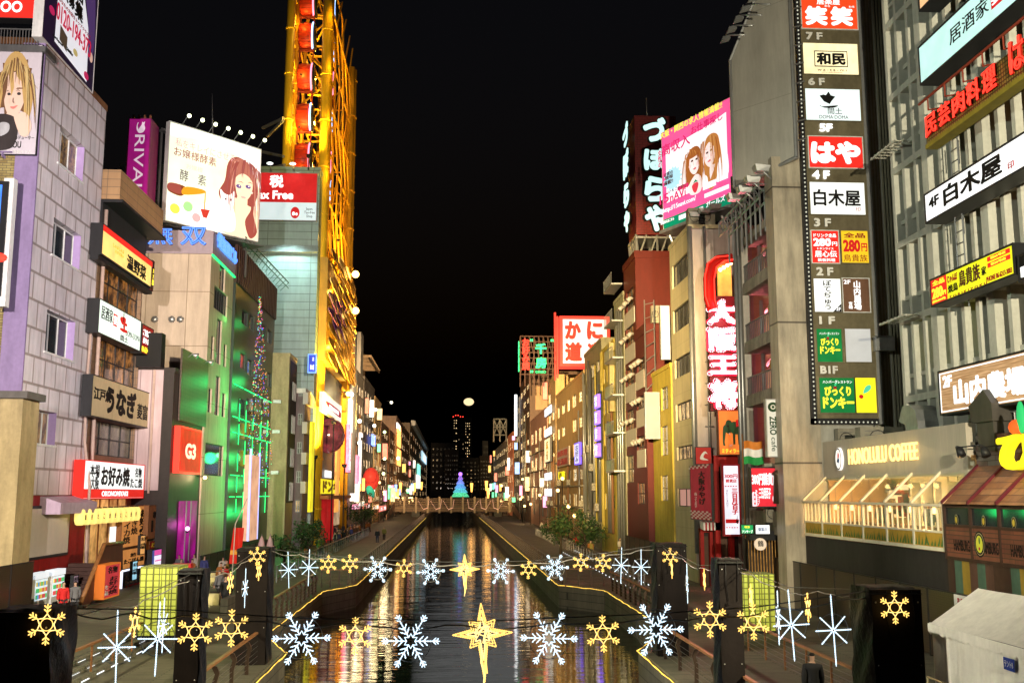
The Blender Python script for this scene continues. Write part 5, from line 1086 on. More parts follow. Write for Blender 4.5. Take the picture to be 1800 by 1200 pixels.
f = fX(XQ, 1628, 208, 1900, 252, at=1628); r = thing('neon_sign', 'red neon sign on a bronze bulb studded board on the grid block', 'sign', f[0].o); BRZ = T('bulb_board', (.3, .22, .05), (.28, .2, .045), (.05, .03, .01), .16, .16, .03, 0, .3, .3, .6)
MB().fbox(f[0], 0, f[1], -.1, f[2], -.35, 0).build('board', BRZ, r); MB().fbox(f[0], 0, f[1], -.3, -.11, -.45, .08).build('trough', D('trough_yellow', (.3, .24, .03), .5), r)
m = MB(); m.tube([f[0].p(-.3, f[2]+.75, .1), f[0].p(f[1], f[2]+.75, .1)], .06, 6)
for i in range(6): m.tube([f[0].p(.5+i*1.5, f[2]+.75, .1), f[0].p(.5+i*1.5, f[2]+.2, .1), f[0].p(1+i*1.5, f[2]+.1, -.2)], .04, 5)
m.build('red_rail', D('red_rust', (.25, .04, .02), .6), r)
k = f[1]
for s, a in (('民', .02), ('芸', .135), ('肉', .25), ('料', .36), ('理', .475), ('は', .66)):
    text(f[0], s, k*a, f[2]*.1, k*(a+.095), f[2]*(.95 if s != 'は' else 1.25), D('red_letter_face', (.35, .02, .01), .4), r, c=.05, d=.06, bold=.02); text(f[0], s, k*a, f[2]*.1, k*(a+.095), f[2]*(.95 if s != 'は' else 1.25), NRED, r, c=.14, neon=.022, name='neon_tube')
m = MB()
for q in range(3): a = f[0].p(.9, -1.2-q*3, -.9); m.tube([a, a+V((0, 0, 1))], .03, 4)
for q in range(12): m.tube([f[0].p(.6, -.6-q*.5, -.7), f[0].p(1.2, -.6-q*.5, -.7)], .03, 4)
m.tube([f[0].p(.6, 0, -.7), f[0].p(.6, -6.5, -.7)], .03, 4); m.tube([f[0].p(1.2, 0, -.7), f[0].p(1.2, -6.5, -.7)], .03, 4); m.build('ladder', GREY, r)

# floor directory tower on the pier building
YS = 53.6
MET = D('bronze_metal', (.28, .24, .15), .32, .35, metal=.5, streak=3)
pb = thing('pier_building', 'tall beige pier building with open service balconies', 'building', (20, 58, 0))
xp0, xp1, xp2 = PY(1372, 700, 54).x, PY(1402, 700, 54).x, PY(1545, 400, 54).x
zp = PY(1400, 276, 54).z
m = MB(); m.box(xp0, xp1+1.2, 54, 55.4, 0, zp); m.build('pier', PIER, pb)
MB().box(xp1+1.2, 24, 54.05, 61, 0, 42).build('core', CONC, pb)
xb0 = xp0+.05; zl = [PX(1340, v, xb0).z for v in (700, 600, 488, 395)]
SOF = D('stained_concrete', (.34, .3, .24), .7, .5)
for i, z in enumerate([4.0]+zl+[zp+.6]):
    MB().box(xb0, 23, 55.45, 60.6, z-.25, z+.2).build('slab', SOF, pb)
    if i < 4: MB().box(xb0+.02, xb0+.2, 55.45, 60.6, z+.21, z+ (.45 if i else 1.0)).build('upstand', SOF, pb)
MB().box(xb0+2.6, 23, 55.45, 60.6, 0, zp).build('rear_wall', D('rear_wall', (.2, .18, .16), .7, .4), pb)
MB().box(xb0, xb0+.4, 60.6, 61.0, 0, zp+2).build('end_pier', D('grey_pier', (.36, .34, .3), .6), pb)
for z in zl[:3]:
    q = MB(); q.tube([(xb0+.1, 55.5, z+1.5), (xb0+.1, 60.5, z+1.5)], .05, 5)
    for k in range(15): q.tube([(xb0+.1, 55.6+.34*k, z+.2), (xb0+.1, 55.6+.34*k, z+1.5)], .025, 4)
    q.build('balcony_rail', GREY, pb)
    for k in range(2):
        MB().box(xb0+2.3, xb0+2.6, 56.4+2.2*k, 57.4+2.2*k, z+.25, z+2.3).build('door', D('service_door', (.4, .38, .35), .5), pb)
    q = MB(True); q.tube([(xb0+1.5, 56, z+2.7), (xb0+1.5, 59, z+2.7), (xb0+1.4, 60.4, z+2.3)], .18, 8); q.tube([(xb0+1, 60.2, z+.2), (xb0+1, 60.2, z+3)], .12, 8); q.build('duct', STEEL, pb)
    MB().box(xb0+1.2, xb0+1.8, 58.8, 59.6, z+2, z+2.5).build('meter', D('ochre_box', (.4, .28, .05), .5), pb)
for x, rr in ((xb0-.1, .1), (xb0-.32, .12)): MB(True).tube([(x, 60.9, 0), (x, 60.9, zp+1)], rr, 8).build('drain_pipe', STEEL, pb)
dt = thing('floor_directory', 'tall bronze floor directory tower with stacked lit restaurant panels', 'sign tower', (PY(1475, 600, YS).x, YS, PY(1490, 728, YS).z))
fx0, fx1 = PY(1404, 360, YS).x+.12, PY(1543, 360, YS).x-.05
zt_, zb_ = PY(1460, -60, YS).z, PY(1490, 735, YS).z
# panels follow true verticals: use direct metres measured at each panel's own height
MB().box(PY(1440, 728, YS).x-.1, PY(1541, 728, YS).x+.12, YS, YS+.5, zb_, zt_).build('backing', MET, dt)
xl_, xr_ = PY(1440, 728, YS).x-.1, PY(1541, 728, YS).x+.12
MB().box(xl_-.25, xl_, YS+.05, YS+.5, zb_-.3, zt_).build('side_band', DK, dt); MB().box(xl_-.25, xr_, YS+.05, YS+.5, zb_-.3, zb_).build('bottom_band', DK, dt); MB().box(xr_, xr_+.25, YS-.03, YS+.6, zb_-.3, zt_).build('side_pipe', STEEL, dt)
BLB = E('small_bulb', (.85, .85, .7), .55); m = MB(True)
z = zb_-.2
while z < zt_: m.ball((xl_-.13, YS, z), .05, 6, 4); z += .24
for k in range(14): m.ball((xl_+.1+k*.24, YS, zb_-.2), .05, 6, 4)
o = m.build('bulbs', BLB, dt); o['kind'] = 'stuff'
def dpan(u0, v0, u1, v1, mt, frame, txt, lay=()):
    f = fY(YS-.06, u0, v0, u1, v1); fr, w_, h_ = f
    o = MB().fbox(fr, 0, w_, 0, h_, -.05, .0).build('panel', mt, dt)
    q = MB(); t = .05
    q.fbox(fr, -t, w_+t, -t, 0, -.05, .04); q.fbox(fr, -t, w_+t, h_, h_+t, -.05, .04); q.fbox(fr, -t, 0, 0, h_, -.05, .04); q.fbox(fr, w_, w_+t, 0, h_, -.05, .04); q.build('panel_frame', frame, o)
    if lay: art(fr, w_, h_, lay, o, c=.003)
    for t in txt:
        ky = t[6] if len(t) > 6 else {}; ky.setdefault('c', .012); ky.setdefault('d', .012)
        text(fr, t[0], t[1]*w_, t[2]*h_, t[3]*w_, t[4]*h_, t[5], o, **ky)
ERD = E('orange_red_board', (.85, .07, .015), .9, .1); GRB = E('green_board', (.01, .22, .05), .8, .3); WDB = D('brown_wood_board', (.2, .1, .06), .5, .3)
dpan(1409, -3, 1506, 51, ERD, WHITE, [('居楽屋', .28, .78, .7, .97, TWH), ('笑', .06, .1, .46, .72, TWH, {'bold': .06}), ('笑', .52, .1, .92, .72, TWH, {'bold': .06}), ('わら', .42, .7, .52, .76, TWH), ('わら', .86, .7, .96, .76, TWH)])
dpan(1412, 77, 1508, 131, EWM, MET, [('和民', .24, .3, .77, .7, BLACK, {'bold': .05}), ('wa-ta-mi', .25, .1, .78, .18, D('brown_print', (.12, .03, .02), .5), {'bold': 0, 'spacing': 1.4}), ('JAPANESE DINING', .32, .04, .7, .07, DRED, {'bold': 0})], [(BLACK, [(.2, .24), (.2, .76), (.81, .76), (.81, .24)], 0), (EWM, [(.215, .27), (.215, .73), (.795, .73), (.795, .27)], 0)])
dpan(1416, 157, 1512, 212, E('ice_white_board', (.82, .95, .95), .95, .1), MET, [('DOMA·DOMA', .24, .05, .77, .16, GREY, {'bold': 0}), ('間土', .4, .2, .66, .4, BLACK, {'bold': 0})], [(BLACK, [(.26, .78), (.33, .82), (.38, .8), (.43, .92), (.47, .8), (.55, .76), (.48, .62), (.44, .52), (.34, .6)], 0), (BLACK, [(.26, .48), (.3, .44), (.58, .48), (.52, .41), (.34, .4)], 1)])
dpan(1422, 241, 1516, 295, ER, WHITE, [('はや', .03, .12, .96, .86, TWH, {'bold': .07})])
dpan(1424, 321, 1520, 377, EWL, MET, [('白木屋', .06, .26, .92, .78, BLACK, {'bold': .03}), ('印', .83, .1, .91, .24, DRED, {'bold': 0})])
dpan(1427, 406, 1474, 462, ER, WHITE, [('ドリンク全品', .08, .8, .92, .92, TWH, {'bold': .02}), ('280', .06, .52, .72, .77, TWH, {'bold': .05}), ('円', .76, .53, .95, .66, TWH), ('居心伝', .1, .18, .92, .38, TWH, {'bold': .02}), ('鉄板料理', .2, .04, .85, .14, TWH), ('トタンライス', .2, .41, .8, .48, TWH)])
dpan(1479, 406, 1526, 462, E('gold_yellow', (.85, .55, .02), .9, .1), MET, [('全品', .1, .78, .9, .94, DRED, {'bold': .03}), ('280', .06, .34, .7, .72, TRED, {'bold': .05}), ('円', .74, .36, .96, .62, TRED, {'bold': .03}), ('鳥貴族', .06, .04, .95, .26, DRED, {'bold': .0})])
dpan(1431, 490, 1478, 548, EWL, MET, [('ぼてぢゅう', .35, .06, .66, .96, BLACK, {'vert': True, 'bold': .02}), ('2F', .8, .04, .97, .14, TWH)], [(BLACK, [(.68, .0), (1, .0), (1, .25)], 0)])
dpan(1482, 490, 1528, 548, WDB, WHITE, [('2F', .04, .84, .3, .96, TWH, {'bold': .02}), ('山内農場', .4, .06, .68, .94, TWH, {'vert': True, 'bold': .03}), ('宮崎', .2, .08, .34, .3, TWH, {'vert': True})])
HB = [(DRED, ell(.45, .72, .05, .05), 0), (E('leaf_green', (.05, .6, .25), .8), ell(.47, .82, .03, .07, rot=-.4), 0)]
dpan(1436, 578, 1480, 636, GRB, MET, [('ハンバーグレストラン', .12, .82, .9, .9, TWH, {'bold': 0}), ('びっくり', .16, .5, .86, .72, TYEL, {'bold': .05}), ('ドンキー', .12, .24, .92, .48, TYEL, {'bold': .05})], HB)
dpan(1486, 578, 1531, 636, E('dim_white_board', (.6, .6, .58), .75, .1), MET, [])
dpan(1441, 664, 1502, 725, GRB, MET, [('ハンバーグレストラン', .1, .84, .94, .93, TWH, {'bold': .01}), ('びっくり', .14, .48, .9, .76, TYEL, {'bold': .06}), ('ドンキー', .08, .12, .98, .46, TYEL, {'bold': .06})], HB)
dpan(1504, 664, 1540, 725, E('bright_yellow', (1, .88, .02), 1, .08), MET, [], [(TRED, ell(.27, .46, .11, .06), 0), (E('teal_leaf', (.1, .65, .4), .8), [(.38, .56), (.5, .74), (.72, .8), (.76, .7), (.6, .6)], 1)])
for s, u0, v0, u1, v1 in (('7 F', 1416, 58, 1445, 71), ('6 F', 1420, 138, 1449, 151), ('5F', 1440, 218, 1463, 232), ('4 F', 1427, 300, 1458, 315), ('3 F', 1430, 384, 1460, 399), ('2 F', 1434, 470, 1464, 485), ('1 F', 1439, 556, 1467, 570), ('B1F', 1441, 643, 1472, 657)):
    f = fY(YS-.03, u0, v0, u1, v1); text(f[0], s, 0, 0, f[1], f[2], TWH if s in ('5F', '4 F') else DIMW, dt, c=.02, d=.05, bold=.05)

# turned billboard seen from behind above the pier building
pn, pf = PY(1395, 150, 53.2), PX(1287, 200, 16.2); z0, z1 = PY(1394, 276, 53.2).z, PY(1394, -40, 53.2).z
f = fR((pf.x, pf.y), (pn.x, pn.y), z0, z1); fr, w_, h_ = f; zc = PX(1286, 104, 16.2).z-z0; zbm = PX(1292, 330, 16.2).z-z0
bk = thing('billboard', 'tall grey plain billboard panel with a cut corner above the pier building', 'billboard', fr.o)
P = [(0, zbm), (w_, 0), (w_, h_), (w_*.52, h_), (0, zc)]
MB().prism([fr.p(a, b, 0) for a, b in P], fr.N*-.3).build('panel', T('grey_sheets', (.34, .33, .29), (.33, .32, .28), (.22, .21, .18), 40, 5.6, .015, 0, .55, .25, .05), bk)
m = MB()
for (a, b), (c, d_) in zip(P, P[1:]+P[:1]): m.tube([fr.p(a, b, .02), fr.p(c, d_, .02)], .1, 6)
m.build('edge_trim', STEEL, bk)
m = MB()
for i in range(16): m.tube([fr.p(w_, 1+i*1.1, -.2), fr.p(w_+.4, 1.1+i*1.1, -.5)], .05, 4)
m.build('strut', GREY, bk)
ADN = 'first second third fourth fifth'.split()
for i, (u, v) in enumerate(((1276, 66), (1287, 49), (1299, 31), (1311, 12), (1325, -6))):
    p = PX(u, v, 15.5); e = PX(u+34+i*3, v-4, 16.4); r = thing('arm_lamp', 'unlit flood lamp on a long arm beside the grey billboard panel, %s from the bottom' % ADN[i], 'lamp', p, 'flood lamps on the grey billboard')
    MB(True).tube([e, p+V((0, 0, .15))], .05, 6).build('arm', STEEL, r); MB().hexa([p+V((-.3, -.2, -.28)), p+V((.22, -.2, -.12)), p+V((.22, .25, -.12)), p+V((-.3, .25, -.28)), p+V((-.2, -.12, .02)), p+V((.2, -.12, .12)), p+V((.2, .2, .12)), p+V((-.2, .2, .02))]).build('lamp_head', STEEL, r)
for i, (u, v) in enumerate(((1290, 348), (1308, 335), (1322, 318), (1338, 298))):
    p = PX(u, v, 15.8); r = thing('arm_lamp', 'unlit square flood lamp on the lattice under the grey billboard, %s from the left' % ADN[i], 'lamp', p, 'flood lamps under the grey billboard')
    MB().hexa([p+V((-.3, -.25, -.15)), p+V((.3, -.25, -.15)), p+V((.3, .25, -.15)), p+V((-.3, .25, -.15)), p+V((-.4, -.35, .2)), p+V((.4, -.35, .12)), p+V((.4, .35, .12)), p+V((-.4, .35, .2))]).build('lamp_head', STEEL, r); MB(True).tube([p, p+V((.5, 0, -.5))], .05, 5).build('arm', STEEL, r)
r = thing('roof_lattice', 'steel lattice gantry under the grey billboard on the roof edge', 'gantry', (17, 58, zp)); A, B_ = V((16.6, 61.5, PX(1285, 372, 16.6).z)), V((17.2, 55, PX(1372, 285, 17.2).z)); m = MB()
for o_ in ((0, 0, 0), (.6, 0, 0), (0, 0, -.8), (.6, 0, -.8)): m.tube([A+V(o_), B_+V(o_)], .07, 5)
for k in range(10): p = A.lerp(B_, k/9); q = A.lerp(B_, min(1, (k+1)/9)); m.tube([p, q+V((0, 0, -.8))], .04, 4); m.tube([p, p+V((.6, 0, 0))], .04, 4); m.tube([p, p+V((0, 0, -.8))], .04, 4); m.tube([p+V((.6, 0, 0)), p+V((.6, 0, -2.5))], .06, 4)
m.build('lattice', STEEL, r)

# cafe with glazed front
XH, XT = 18.6, 20.0
ya_, yb_ = PX(1660, 967, XH).y, PX(1415, 940, XH).y; zc0 = PX(1540, 955, XH).z
cf = thing('cafe', 'coffee shop with a sloping glass front and six lit window bays', 'cafe', (21, (ya_+yb_)/2, 0))
CF = D('cream_frame', (.72, .66, .5), .45, .15)
zs = PX(1415, 880, XH).z; ztop_ = PX(1445, 835, XT).z; nb = 6
MB().box(XH+.1, 26, ya_-8, yb_+.4, 0, zc0-.05).build('plinth', D('dark_plinth', (.03, .027, .025), .6, .4), cf)
INT = D('warm_plaster', (.42, .25, .1), .7, .2)
MB().box(23.4, 23.5, ya_, yb_, zc0, ztop_+1).build('back_wall', INT, cf); MB().box(XH+.1, 23.4, ya_, yb_, zc0-.04, zc0).build('floor', WOOD, cf); MB().box(XT, 23.4, ya_, yb_, ztop_+.3, ztop_+.5).build('ceiling', INT, cf); MB().box(XT, 23.4, yb_, yb_+.1, zc0, ztop_+.5).build('end_wall', INT, cf); MB().box(XT, 23.4, ya_-.1, ya_, zc0, ztop_+.5).build('end_wall', INT, cf)
zk = zc0+.25; zp_ = zc0+1.05
mg, n, b = _new('reflection_tint_glass'); b.inputs['Base Color'].default_value = (.5, .6, .3, 1); b.inputs['Roughness'].default_value = .05; b.inputs['Alpha'].default_value = .16  # green tint puts a yellow-green reflection into the panes' base colour
for i in range(nb):
    a, b_ = ya_+(yb_-ya_)*i/nb, ya_+(yb_-ya_)*(i+1)/nb; fr = Fr((XH, b_, zc0), (0, -1, 0), (-1, 0, 0)); w_ = b_-a; H = zs-zc0
    m = MB(); m.fbox(fr, 0, w_, 0, .14, -.12, .0); m.fbox(fr, 0, w_, .68, .76, -.12, 0); m.fbox(fr, 0, w_, H-.1, H, -.12, 0); m.fbox(fr, 0, .08, .14, H-.1, -.12, -.002); m.fbox(fr, w_-.08, w_, .14, H-.1, -.12, -.002)
    for k in range(1, 5): x = w_*k/5; m.fbox(fr, x-.025, x+.025, .76, H-.1, -.1, -.03)
    o = m.build('window', CF, cf); MB().fbox(fr, .08, w_-.08, .76, H-.1, -.08, -.07).build('pane', mg, o)
    o = MB().fbox(fr, .08, w_-.08, .14, .68, -.1, -.03).build('painted_panel', D('ochre_panel', (.5, .3, .04), .6, .2), cf)
    lf = []
    for k in range(9): x = .06+.11*k; t = random.uniform(-.1, .1); lf.append((D('palm_green', (.09, .22, .05), .6, .3), [(x-.03, .25), (x+t-.01, .25+.5*random.uniform(.6, 1.3)), (x+.03, .25)], 0))
    art(fr.sub(0, .0, -.03), w_, .72, lf, o, c=.004)
    p = [(XH-.0, a+.06, zs), (XH, b_-.06, zs), (XT, b_-.06, ztop_), (XT, a+.06, ztop_)]
    MB().prism(p, (.0, 0, -.04)).build('roof_pane', mg, cf); m = MB(); m.hexa([(XH-.05, b_-.07, zs-.05), (XH-.05, b_+.07, zs-.05), (XT, b_+.07, ztop_-.05), (XT, b_-.07, ztop_-.05), (XH-.05, b_-.07, zs+.08), (XH-.05, b_+.07, zs+.08), (XT, b_+.07, ztop_+.08), (XT, b_-.07, ztop_+.08)]); m.build('roof_bar', CF, cf)
MB().hexa([(XH-.05, ya_-.07, zs-.05), (XH-.05, ya_+.07, zs-.05), (XT, ya_+.07, ztop_-.05), (XT, ya_-.07, ztop_-.05), (XH-.05, ya_-.07, zs+.08), (XH-.05, ya_+.07, zs+.08), (XT, ya_+.07, ztop_+.08), (XT, ya_-.07, ztop_+.08)]).build('roof_bar', CF, cf)
MB().box(XT-.05, XT+.1, ya_-.05, yb_+.05, ztop_+.08, ztop_+.25).build('head_rail', CF, cf); MB().box(XH-.08, XH+.06, ya_-.05, yb_+.05, zs-.1, zs-.0).build('eave_rail', CF, cf)
f = fX(XT-.15, 1445, 777, 1701, 844, at=1445); f = (f[0], f[1], PX(1445, 777, XT-.15).z-f[0].o.z)
o = MB().fbox(f[0], 0, f[1], 0, f[2], -.4, 0).build('fascia', T('fascia_panels', (.5, .44, .35), (.48, .42, .34), (.4, .35, .28), .14, 20, .006, 0, .5, .15, .1), cf)
GLW = E('gold_halo', (1, .72, .25), 1.7)
text(f[0], 'HONOLULU COFFEE', f[1]*.25, f[2]*.36, f[1]*.74, f[2]*.74, GLW, cf, c=.05, d=.05, bold=.008, name='letter_glow')
for k in range(6): lamp(cf, 'POINT', f[0].p(f[1]*(.3+.08*k), f[2]*.54, .45), 9, (1, .7, .25), .1)
c = f[0].p(f[1]*.17, f[2]*.52, .0); m = MB(); m.prism([c+f[0].R*(.42*math.cos(2*PI*i/24))+V((0, 0, .58*math.sin(2*PI*i/24))) for i in range(24)], f[0].N*.12); o = m.build('emblem', E('emblem_white', (1, .97, .9), 1), cf)
fe = Fr(c-f[0].R*.42-V((0, 0, .58)), f[0].R, f[0].N); art(fe, .84, 1.16, [(D('emblem_ring', (.12, .06, .03), .5), ell(.5, .5, .48, .48, 24), 0), (E('emblem_white', (1, .97, .9), 1), ell(.5, .5, .42, .42, 24), 0), (TRED, [(.42, .5), (.5, .78), (.66, .7), (.62, .55)], 1), (BLACK, [(.3, .4), (.5, .55), (.55, .5), (.4, .34)], 1), (D('emblem_blue', (.1, .2, .5), .5), [(.45, .4), (.6, .52), (.72, .45), (.6, .3)], 1)], o, c=.125)
for k in range(7):
    y = ya_+.8+(yb_-ya_-1.2)*k/6.6; r = thing('pendant_lamp', 'glowing pendant lamp inside the coffee shop window', 'lamp', (XT-.3, y, zs-.1), 'pendant lamps in the coffee shop'); MB(True).ball((XT-.3, y, zs-.3), .14, 10, 6).build('bulb', E('pendant', (1, .6, .2), 5), r); MB(True).tube([(XT-.3, y, zs-.16), (XT-.3, y, ztop_-.3)], .012, 4).build('cord', DK, r); lamp(r, 'POINT', (XT+.3, y, zs-.5), 260, (1, .56, .18), .15)
m = MB(); cl = [D('counter_dark', (.1, .05, .03), .5), D('shelf_red', (.5, .06, .03), .5), D('shelf_cream', (.6, .5, .35), .6), E('shelf_light', (1, .7, .35), 1.2)]
for k in range(110): m.m = random.choice((0, 0, 1, 2, 3)); y = random.uniform(ya_+.3, yb_-.3); z = zc0+random.uniform(.9, 2.4); m.box(23.0, 23.38, y, y+random.uniform(.15, .6), z, z+random.uniform(.15, .5))
o = m.build('shelf_goods', cl, cf); o['kind'] = 'stuff'
for k in range(9):
    y = ya_+.9+1.6*k; MB().box(20.4, 21.0, y, y+.7, zc0, zc0+.75).build('table', D('counter_dark', (.1, .05, .03), .5), cf)
# hamburger restaurant beside it
yq = ya_-.15
rb_ = thing('hamburger_restaurant', 'dark brown timber restaurant front with sloping painted roof panels', 'restaurant', (20, yq-4, 0))
BRW = D('dark_timber', (.06, .03, .02), .5, .4); PTM = T('plank_cladding', (.22, .07, .035), (.15, .045, .025), (.04, .015, .01), 2.6, .16, .015, .3, .5, .4, .3)
for i in range(3):
    b_, a = yq-1.95*i, yq-1.95*(i+1); fr = Fr((XH-.02, b_, zc0-.25), (0, -1, 0), (-1, 0, 0)); w_ = b_-a
    m = MB(); m.fbox(fr, 0, .12, 0, zs-zc0+.25, -.2, .04); m.fbox(fr, .12, w_, 0, .12, -.2, .03); m.fbox(fr, .12, w_, 1.2, 1.3, -.2, .03); m.fbox(fr, .12, w_, zs-zc0+.12, zs-zc0+.25, -.2, .03); m.build('frame', BRW, rb_)
    MB().fbox(fr, .12, w_, .12, 1.2, -.1, 0).build('lower_panel', PTM, rb_); o = MB().fbox(fr, .12, w_, 1.3, zs-zc0+.12, -.1, -.04).build('window', GL('restaurant_glass', (.02, .025, .025), .06, (.1, .6, .25), .05, .9, .55), rb_)
    c = (.5, .8); art(fr, w_, zs-zc0+.25, [(D('badge_ring', (.4, .35, .2), .5), ell(.5, .72, .075, .1), 0), (BLACK, ell(.5, .72, .065, .085), 0), (D('badge_yellow', (.6, .45, .05), .5), ell(.5, .72, .04, .06), 0)], rb_, 'badge', c=.0)
    MB().prism([(XH-.05, a+.02, zs+.02), (XH-.05, b_-.1, zs+.02), (XT, b_-.1, ztop_+.05), (XT, a+.02, ztop_+.05)], (0, 0, -.08)).build('roof_panel', T('roof_planks', (.5, .24, .12), (.3, .12, .06), (.12, .05, .03), 2.2, .22, .012, .4, .35, .5, .1), rb_)
    MB().hexa([(XH-.1, b_-.1, zs), (XH-.1, b_+.02, zs), (XT, b_+.02, ztop_), (XT, b_-.1, ztop_), (XH-.1, b_-.1, zs+.12), (XH-.1, b_+.02, zs+.12), (XT, b_+.02, ztop_+.14), (XT, b_-.1, ztop_+.14)]).build('roof_rib', D('dark_red_rib', (.14, .02, .03), .4), rb_)
    if i == 1:
        art(fr, w_, 1.2, [(BLACK, ell(.32, .55, .2, .38), 0), (D('badge_ring', (.4, .35, .2), .5), ell(.32, .55, .17, .33), 0), (BLACK, ell(.32, .55, .155, .3), 0), (E('badge_lime', (.6, .6, .05), .5), ell(.32, .55, .12, .25), 0), (D('palm_green', (.09, .22, .05), .6), ell(.33, .65, .03, .1), 0), (DRED, ell(.32, .42, .03, .05), 0)], rb_, 'badge', c=.01)
    text(fr, 'HAMBURG', w_*.35, .35, w_*.95, .75, BLACK, rb_, c=.005, d=.006)
MB().box(XT, 26, yq-7, yq, zs+.6, ztop_+1.2).build('upper_wall', T('distressed_planks', (.16, .05, .03), (.2, .18, .16), (.04, .015, .01), 1.4, .2, .012, .4, .6, .4, .2), rb_)
mm = [D('stripe_green', (.07, .13, .09), .5, .3), D('stripe_ochre', (.3, .2, .03), .5, .3), BRW, D('stripe_brown', (.1, .05, .035), .5, .3)]; m = MB()
for k in range(12): m.m = (2, 0, 1, 3, 0, 3, 2)[k % 7]; m.box(XH+.02, XH+.1, yq-.55*(k+1), yq-.55*k, .5, zc0-.26)
m.build('striped_wall', mm, rb_)
p = PX(1790, 790, XT-.5); f = Fr(p, (0, -1, 0), (-1, 0, 0)); f = fX(XT-.5, 1765, 757, 1806, 826); r = thing('big_letter', 'huge yellow glowing kana letter with a red dot and green leaf above the timber front', 'sign', f[0].o)
text(f[0], 'び', 0, 0, f[1]*1.9, f[2], E('yellow_glow', (1, .8, .02), .9, .1), r, c=0, d=.25, bold=.045)
m = MB(True); m.ball(f[0].p(f[1]*.75, f[2]*1.08, .1), .28); m.build('red_dot', E('orange_dot', (.9, .12, .02), .9), r); m = MB(True); m.ball(f[0].p(f[1]*.95, f[2]*1.32, .1), .4, 10, 8, (.3, .5, 1.4)); m.build('leaf', E('leaf_neon', (.03, .5, .15), .9), r); lamp(r, 'POINT', f[0].p(f[1]*.6, f[2]*.5, .8), 40, (1, .85, .1), .3)
for u, v, lb in ((1688, 795, 'black spot lamp on a thin arm at the end of the coffee sign'), (1731, 795, 'black spot lamp on the distressed planks left of the huge letter')):
    p = PX(u, v, XT-.7); r = thing('spot_lamp', lb, 'lamp', p); MB(True).tube([p+V((0, .25, .22)), p+V((0, .05, .12)), p+V((0, -.1, -.12))], [.06, .14, .17], 8).build('lamp_head', DK, r); MB(True).tube([p+V((0, .1, .2)), p+V((.9, -.5, .3))], .025, 5).build('arm', DK, r)
# roof plant
def acu(label, c, w_=1.0, d_=.5, h_=.9, face=(-1, 0)):
    r = thing('air_conditioner', label, 'air conditioner', c, 'outdoor air conditioner units'); x, y, z = c
    MB().box(x-w_/2, x+w_/2, y-d_/2, y+d_/2, z+.12, z+h_).build('casing', D('ac_cream', (.34, .31, .24), .5, .4), r)
    m = MB(True); fr = Fr((x-w_/2, y-d_/2-.004, z+.12), (1, 0, 0), (0, -1, 0)); m.tube(m.ring(fr, w_*.4, (h_-.12)*.5, min(w_, h_)*.33, 16), .02, 4, True); m.build('fan_ring', DK, r)
    m = MB()
    for k in range(5): m.fbox(fr, w_*.1, w_*.7, h_*.14+k*h_*.15, h_*.16+k*h_*.15, 0, .015)
    m.build('grille', GREY, r)
    for s in (-1, 1): MB().box(x+s*w_*.35-.05, x+s*w_*.35+.05, y-d_/2-.03, y+d_/2+.03, z, z+.12).build('foot', DK, r)
zR = PX(1445, 777, XT-.15).z
MB().box(XT, 27, yq-7, yb_+.3, zR-.9, zR-.75).build('roof', D('flat_roof', (.15, .14, .12), .7), cf)
p = PX(1488, 762, 21); acu('air conditioner with a round fan on the coffee shop roof below the directory', (p.x, p.y, zR-.6), 1.1, .5, 1.3)
p = PX(1545, 752, 21.3); acu('wide air conditioner right of the round fan one on the coffee shop roof', (p.x, p.y, zR-.75), 2.2, .7, 1.3)
p = PX(1617, 742, 21); r = thing('curved_duct', 'bent sheet steel air duct on the coffee shop roof', 'duct', p); m = MB(True); R_ = 1.0
Q = [(p.x, p.y+.8-.95*math.sin(PI*.5*i/6)*0-.0+(-1.1+1.1*math.cos(PI*.5*i/6)), p.z-.5+1.3*math.sin(PI*.5*i/6)) for i in range(7)]
m = MB(); W_ = .55
pr = [(p.y-.95, p.z-.6), (p.y-.95, p.z+.0), (p.y-.7, p.z+.5), (p.y-.2, p.z+.75), (p.y+.5, p.z+.75), (p.y+.95, p.z+.1), (p.y+.3, p.z-.1), (p.y-.05, p.z-.6)]
m.prism([(p.x-W_, a, b) for a, b in pr], (2*W_, 0, 0)); m.build('duct', STEEL, r)
p = PX(1752, 718, 20.4); r = thing('roof_vent', 'dark peaked sheet metal roof vent before the wood grained sign', 'vent', p); m = MB()
m.prism([(p.x-.6, p.y+.75, p.z-.5), (p.x-.6, p.y-.75, p.z-.5), (p.x-.6, p.y-.75, p.z+.15), (p.x-.6, p.y-.2, p.z+.7), (p.x-.6, p.y+.95, p.z+.15)], (1.3, 0, 0)); m.build('hood', D('dark_sheet', (.09, .08, .07), .45, .3, metal=.4), r); MB().box(p.x-.5, p.x+.6, p.y-.6, p.y+.6, p.z-1.6, p.z-.5).build('neck', D('dark_sheet', (.09, .08, .07), .45), r)
p = PY(1550, 605, 53.6); r = thing('roof_vent', 'small grey vent hood fixed on the ribbed wall', 'vent', p); MB().prism([(p.x-.5, p.y-.5, p.z-.4), (p.x-.5, p.y+.5, p.z-.4), (p.x-.5, p.y+.5, p.z+.1), (p.x-.5, p.y+.1, p.z+.5), (p.x-.5, p.y-.5, p.z+.3)], (1, 0, 0)).build('hood', STEEL, r)
r = thing('pipe_rail', 'grey pipe railing on the roof behind the huge yellow letter', 'railing', (XT+.6, yq-3, zR-.75))
for z in (.5, 1.0): MB().tube([(XT+.5, yq-7, zR-.75+z), (XT+.5, yq-.3, zR-.75+z)], .035, 6).build('rail', GREY, r)
for k in range(5): MB().tube([(XT+.5, yq-.4-1.6*k, zR-.75), (XT+.5, yq-.4-1.6*k, zR+.25)], .035, 6).build('post', GREY, r)
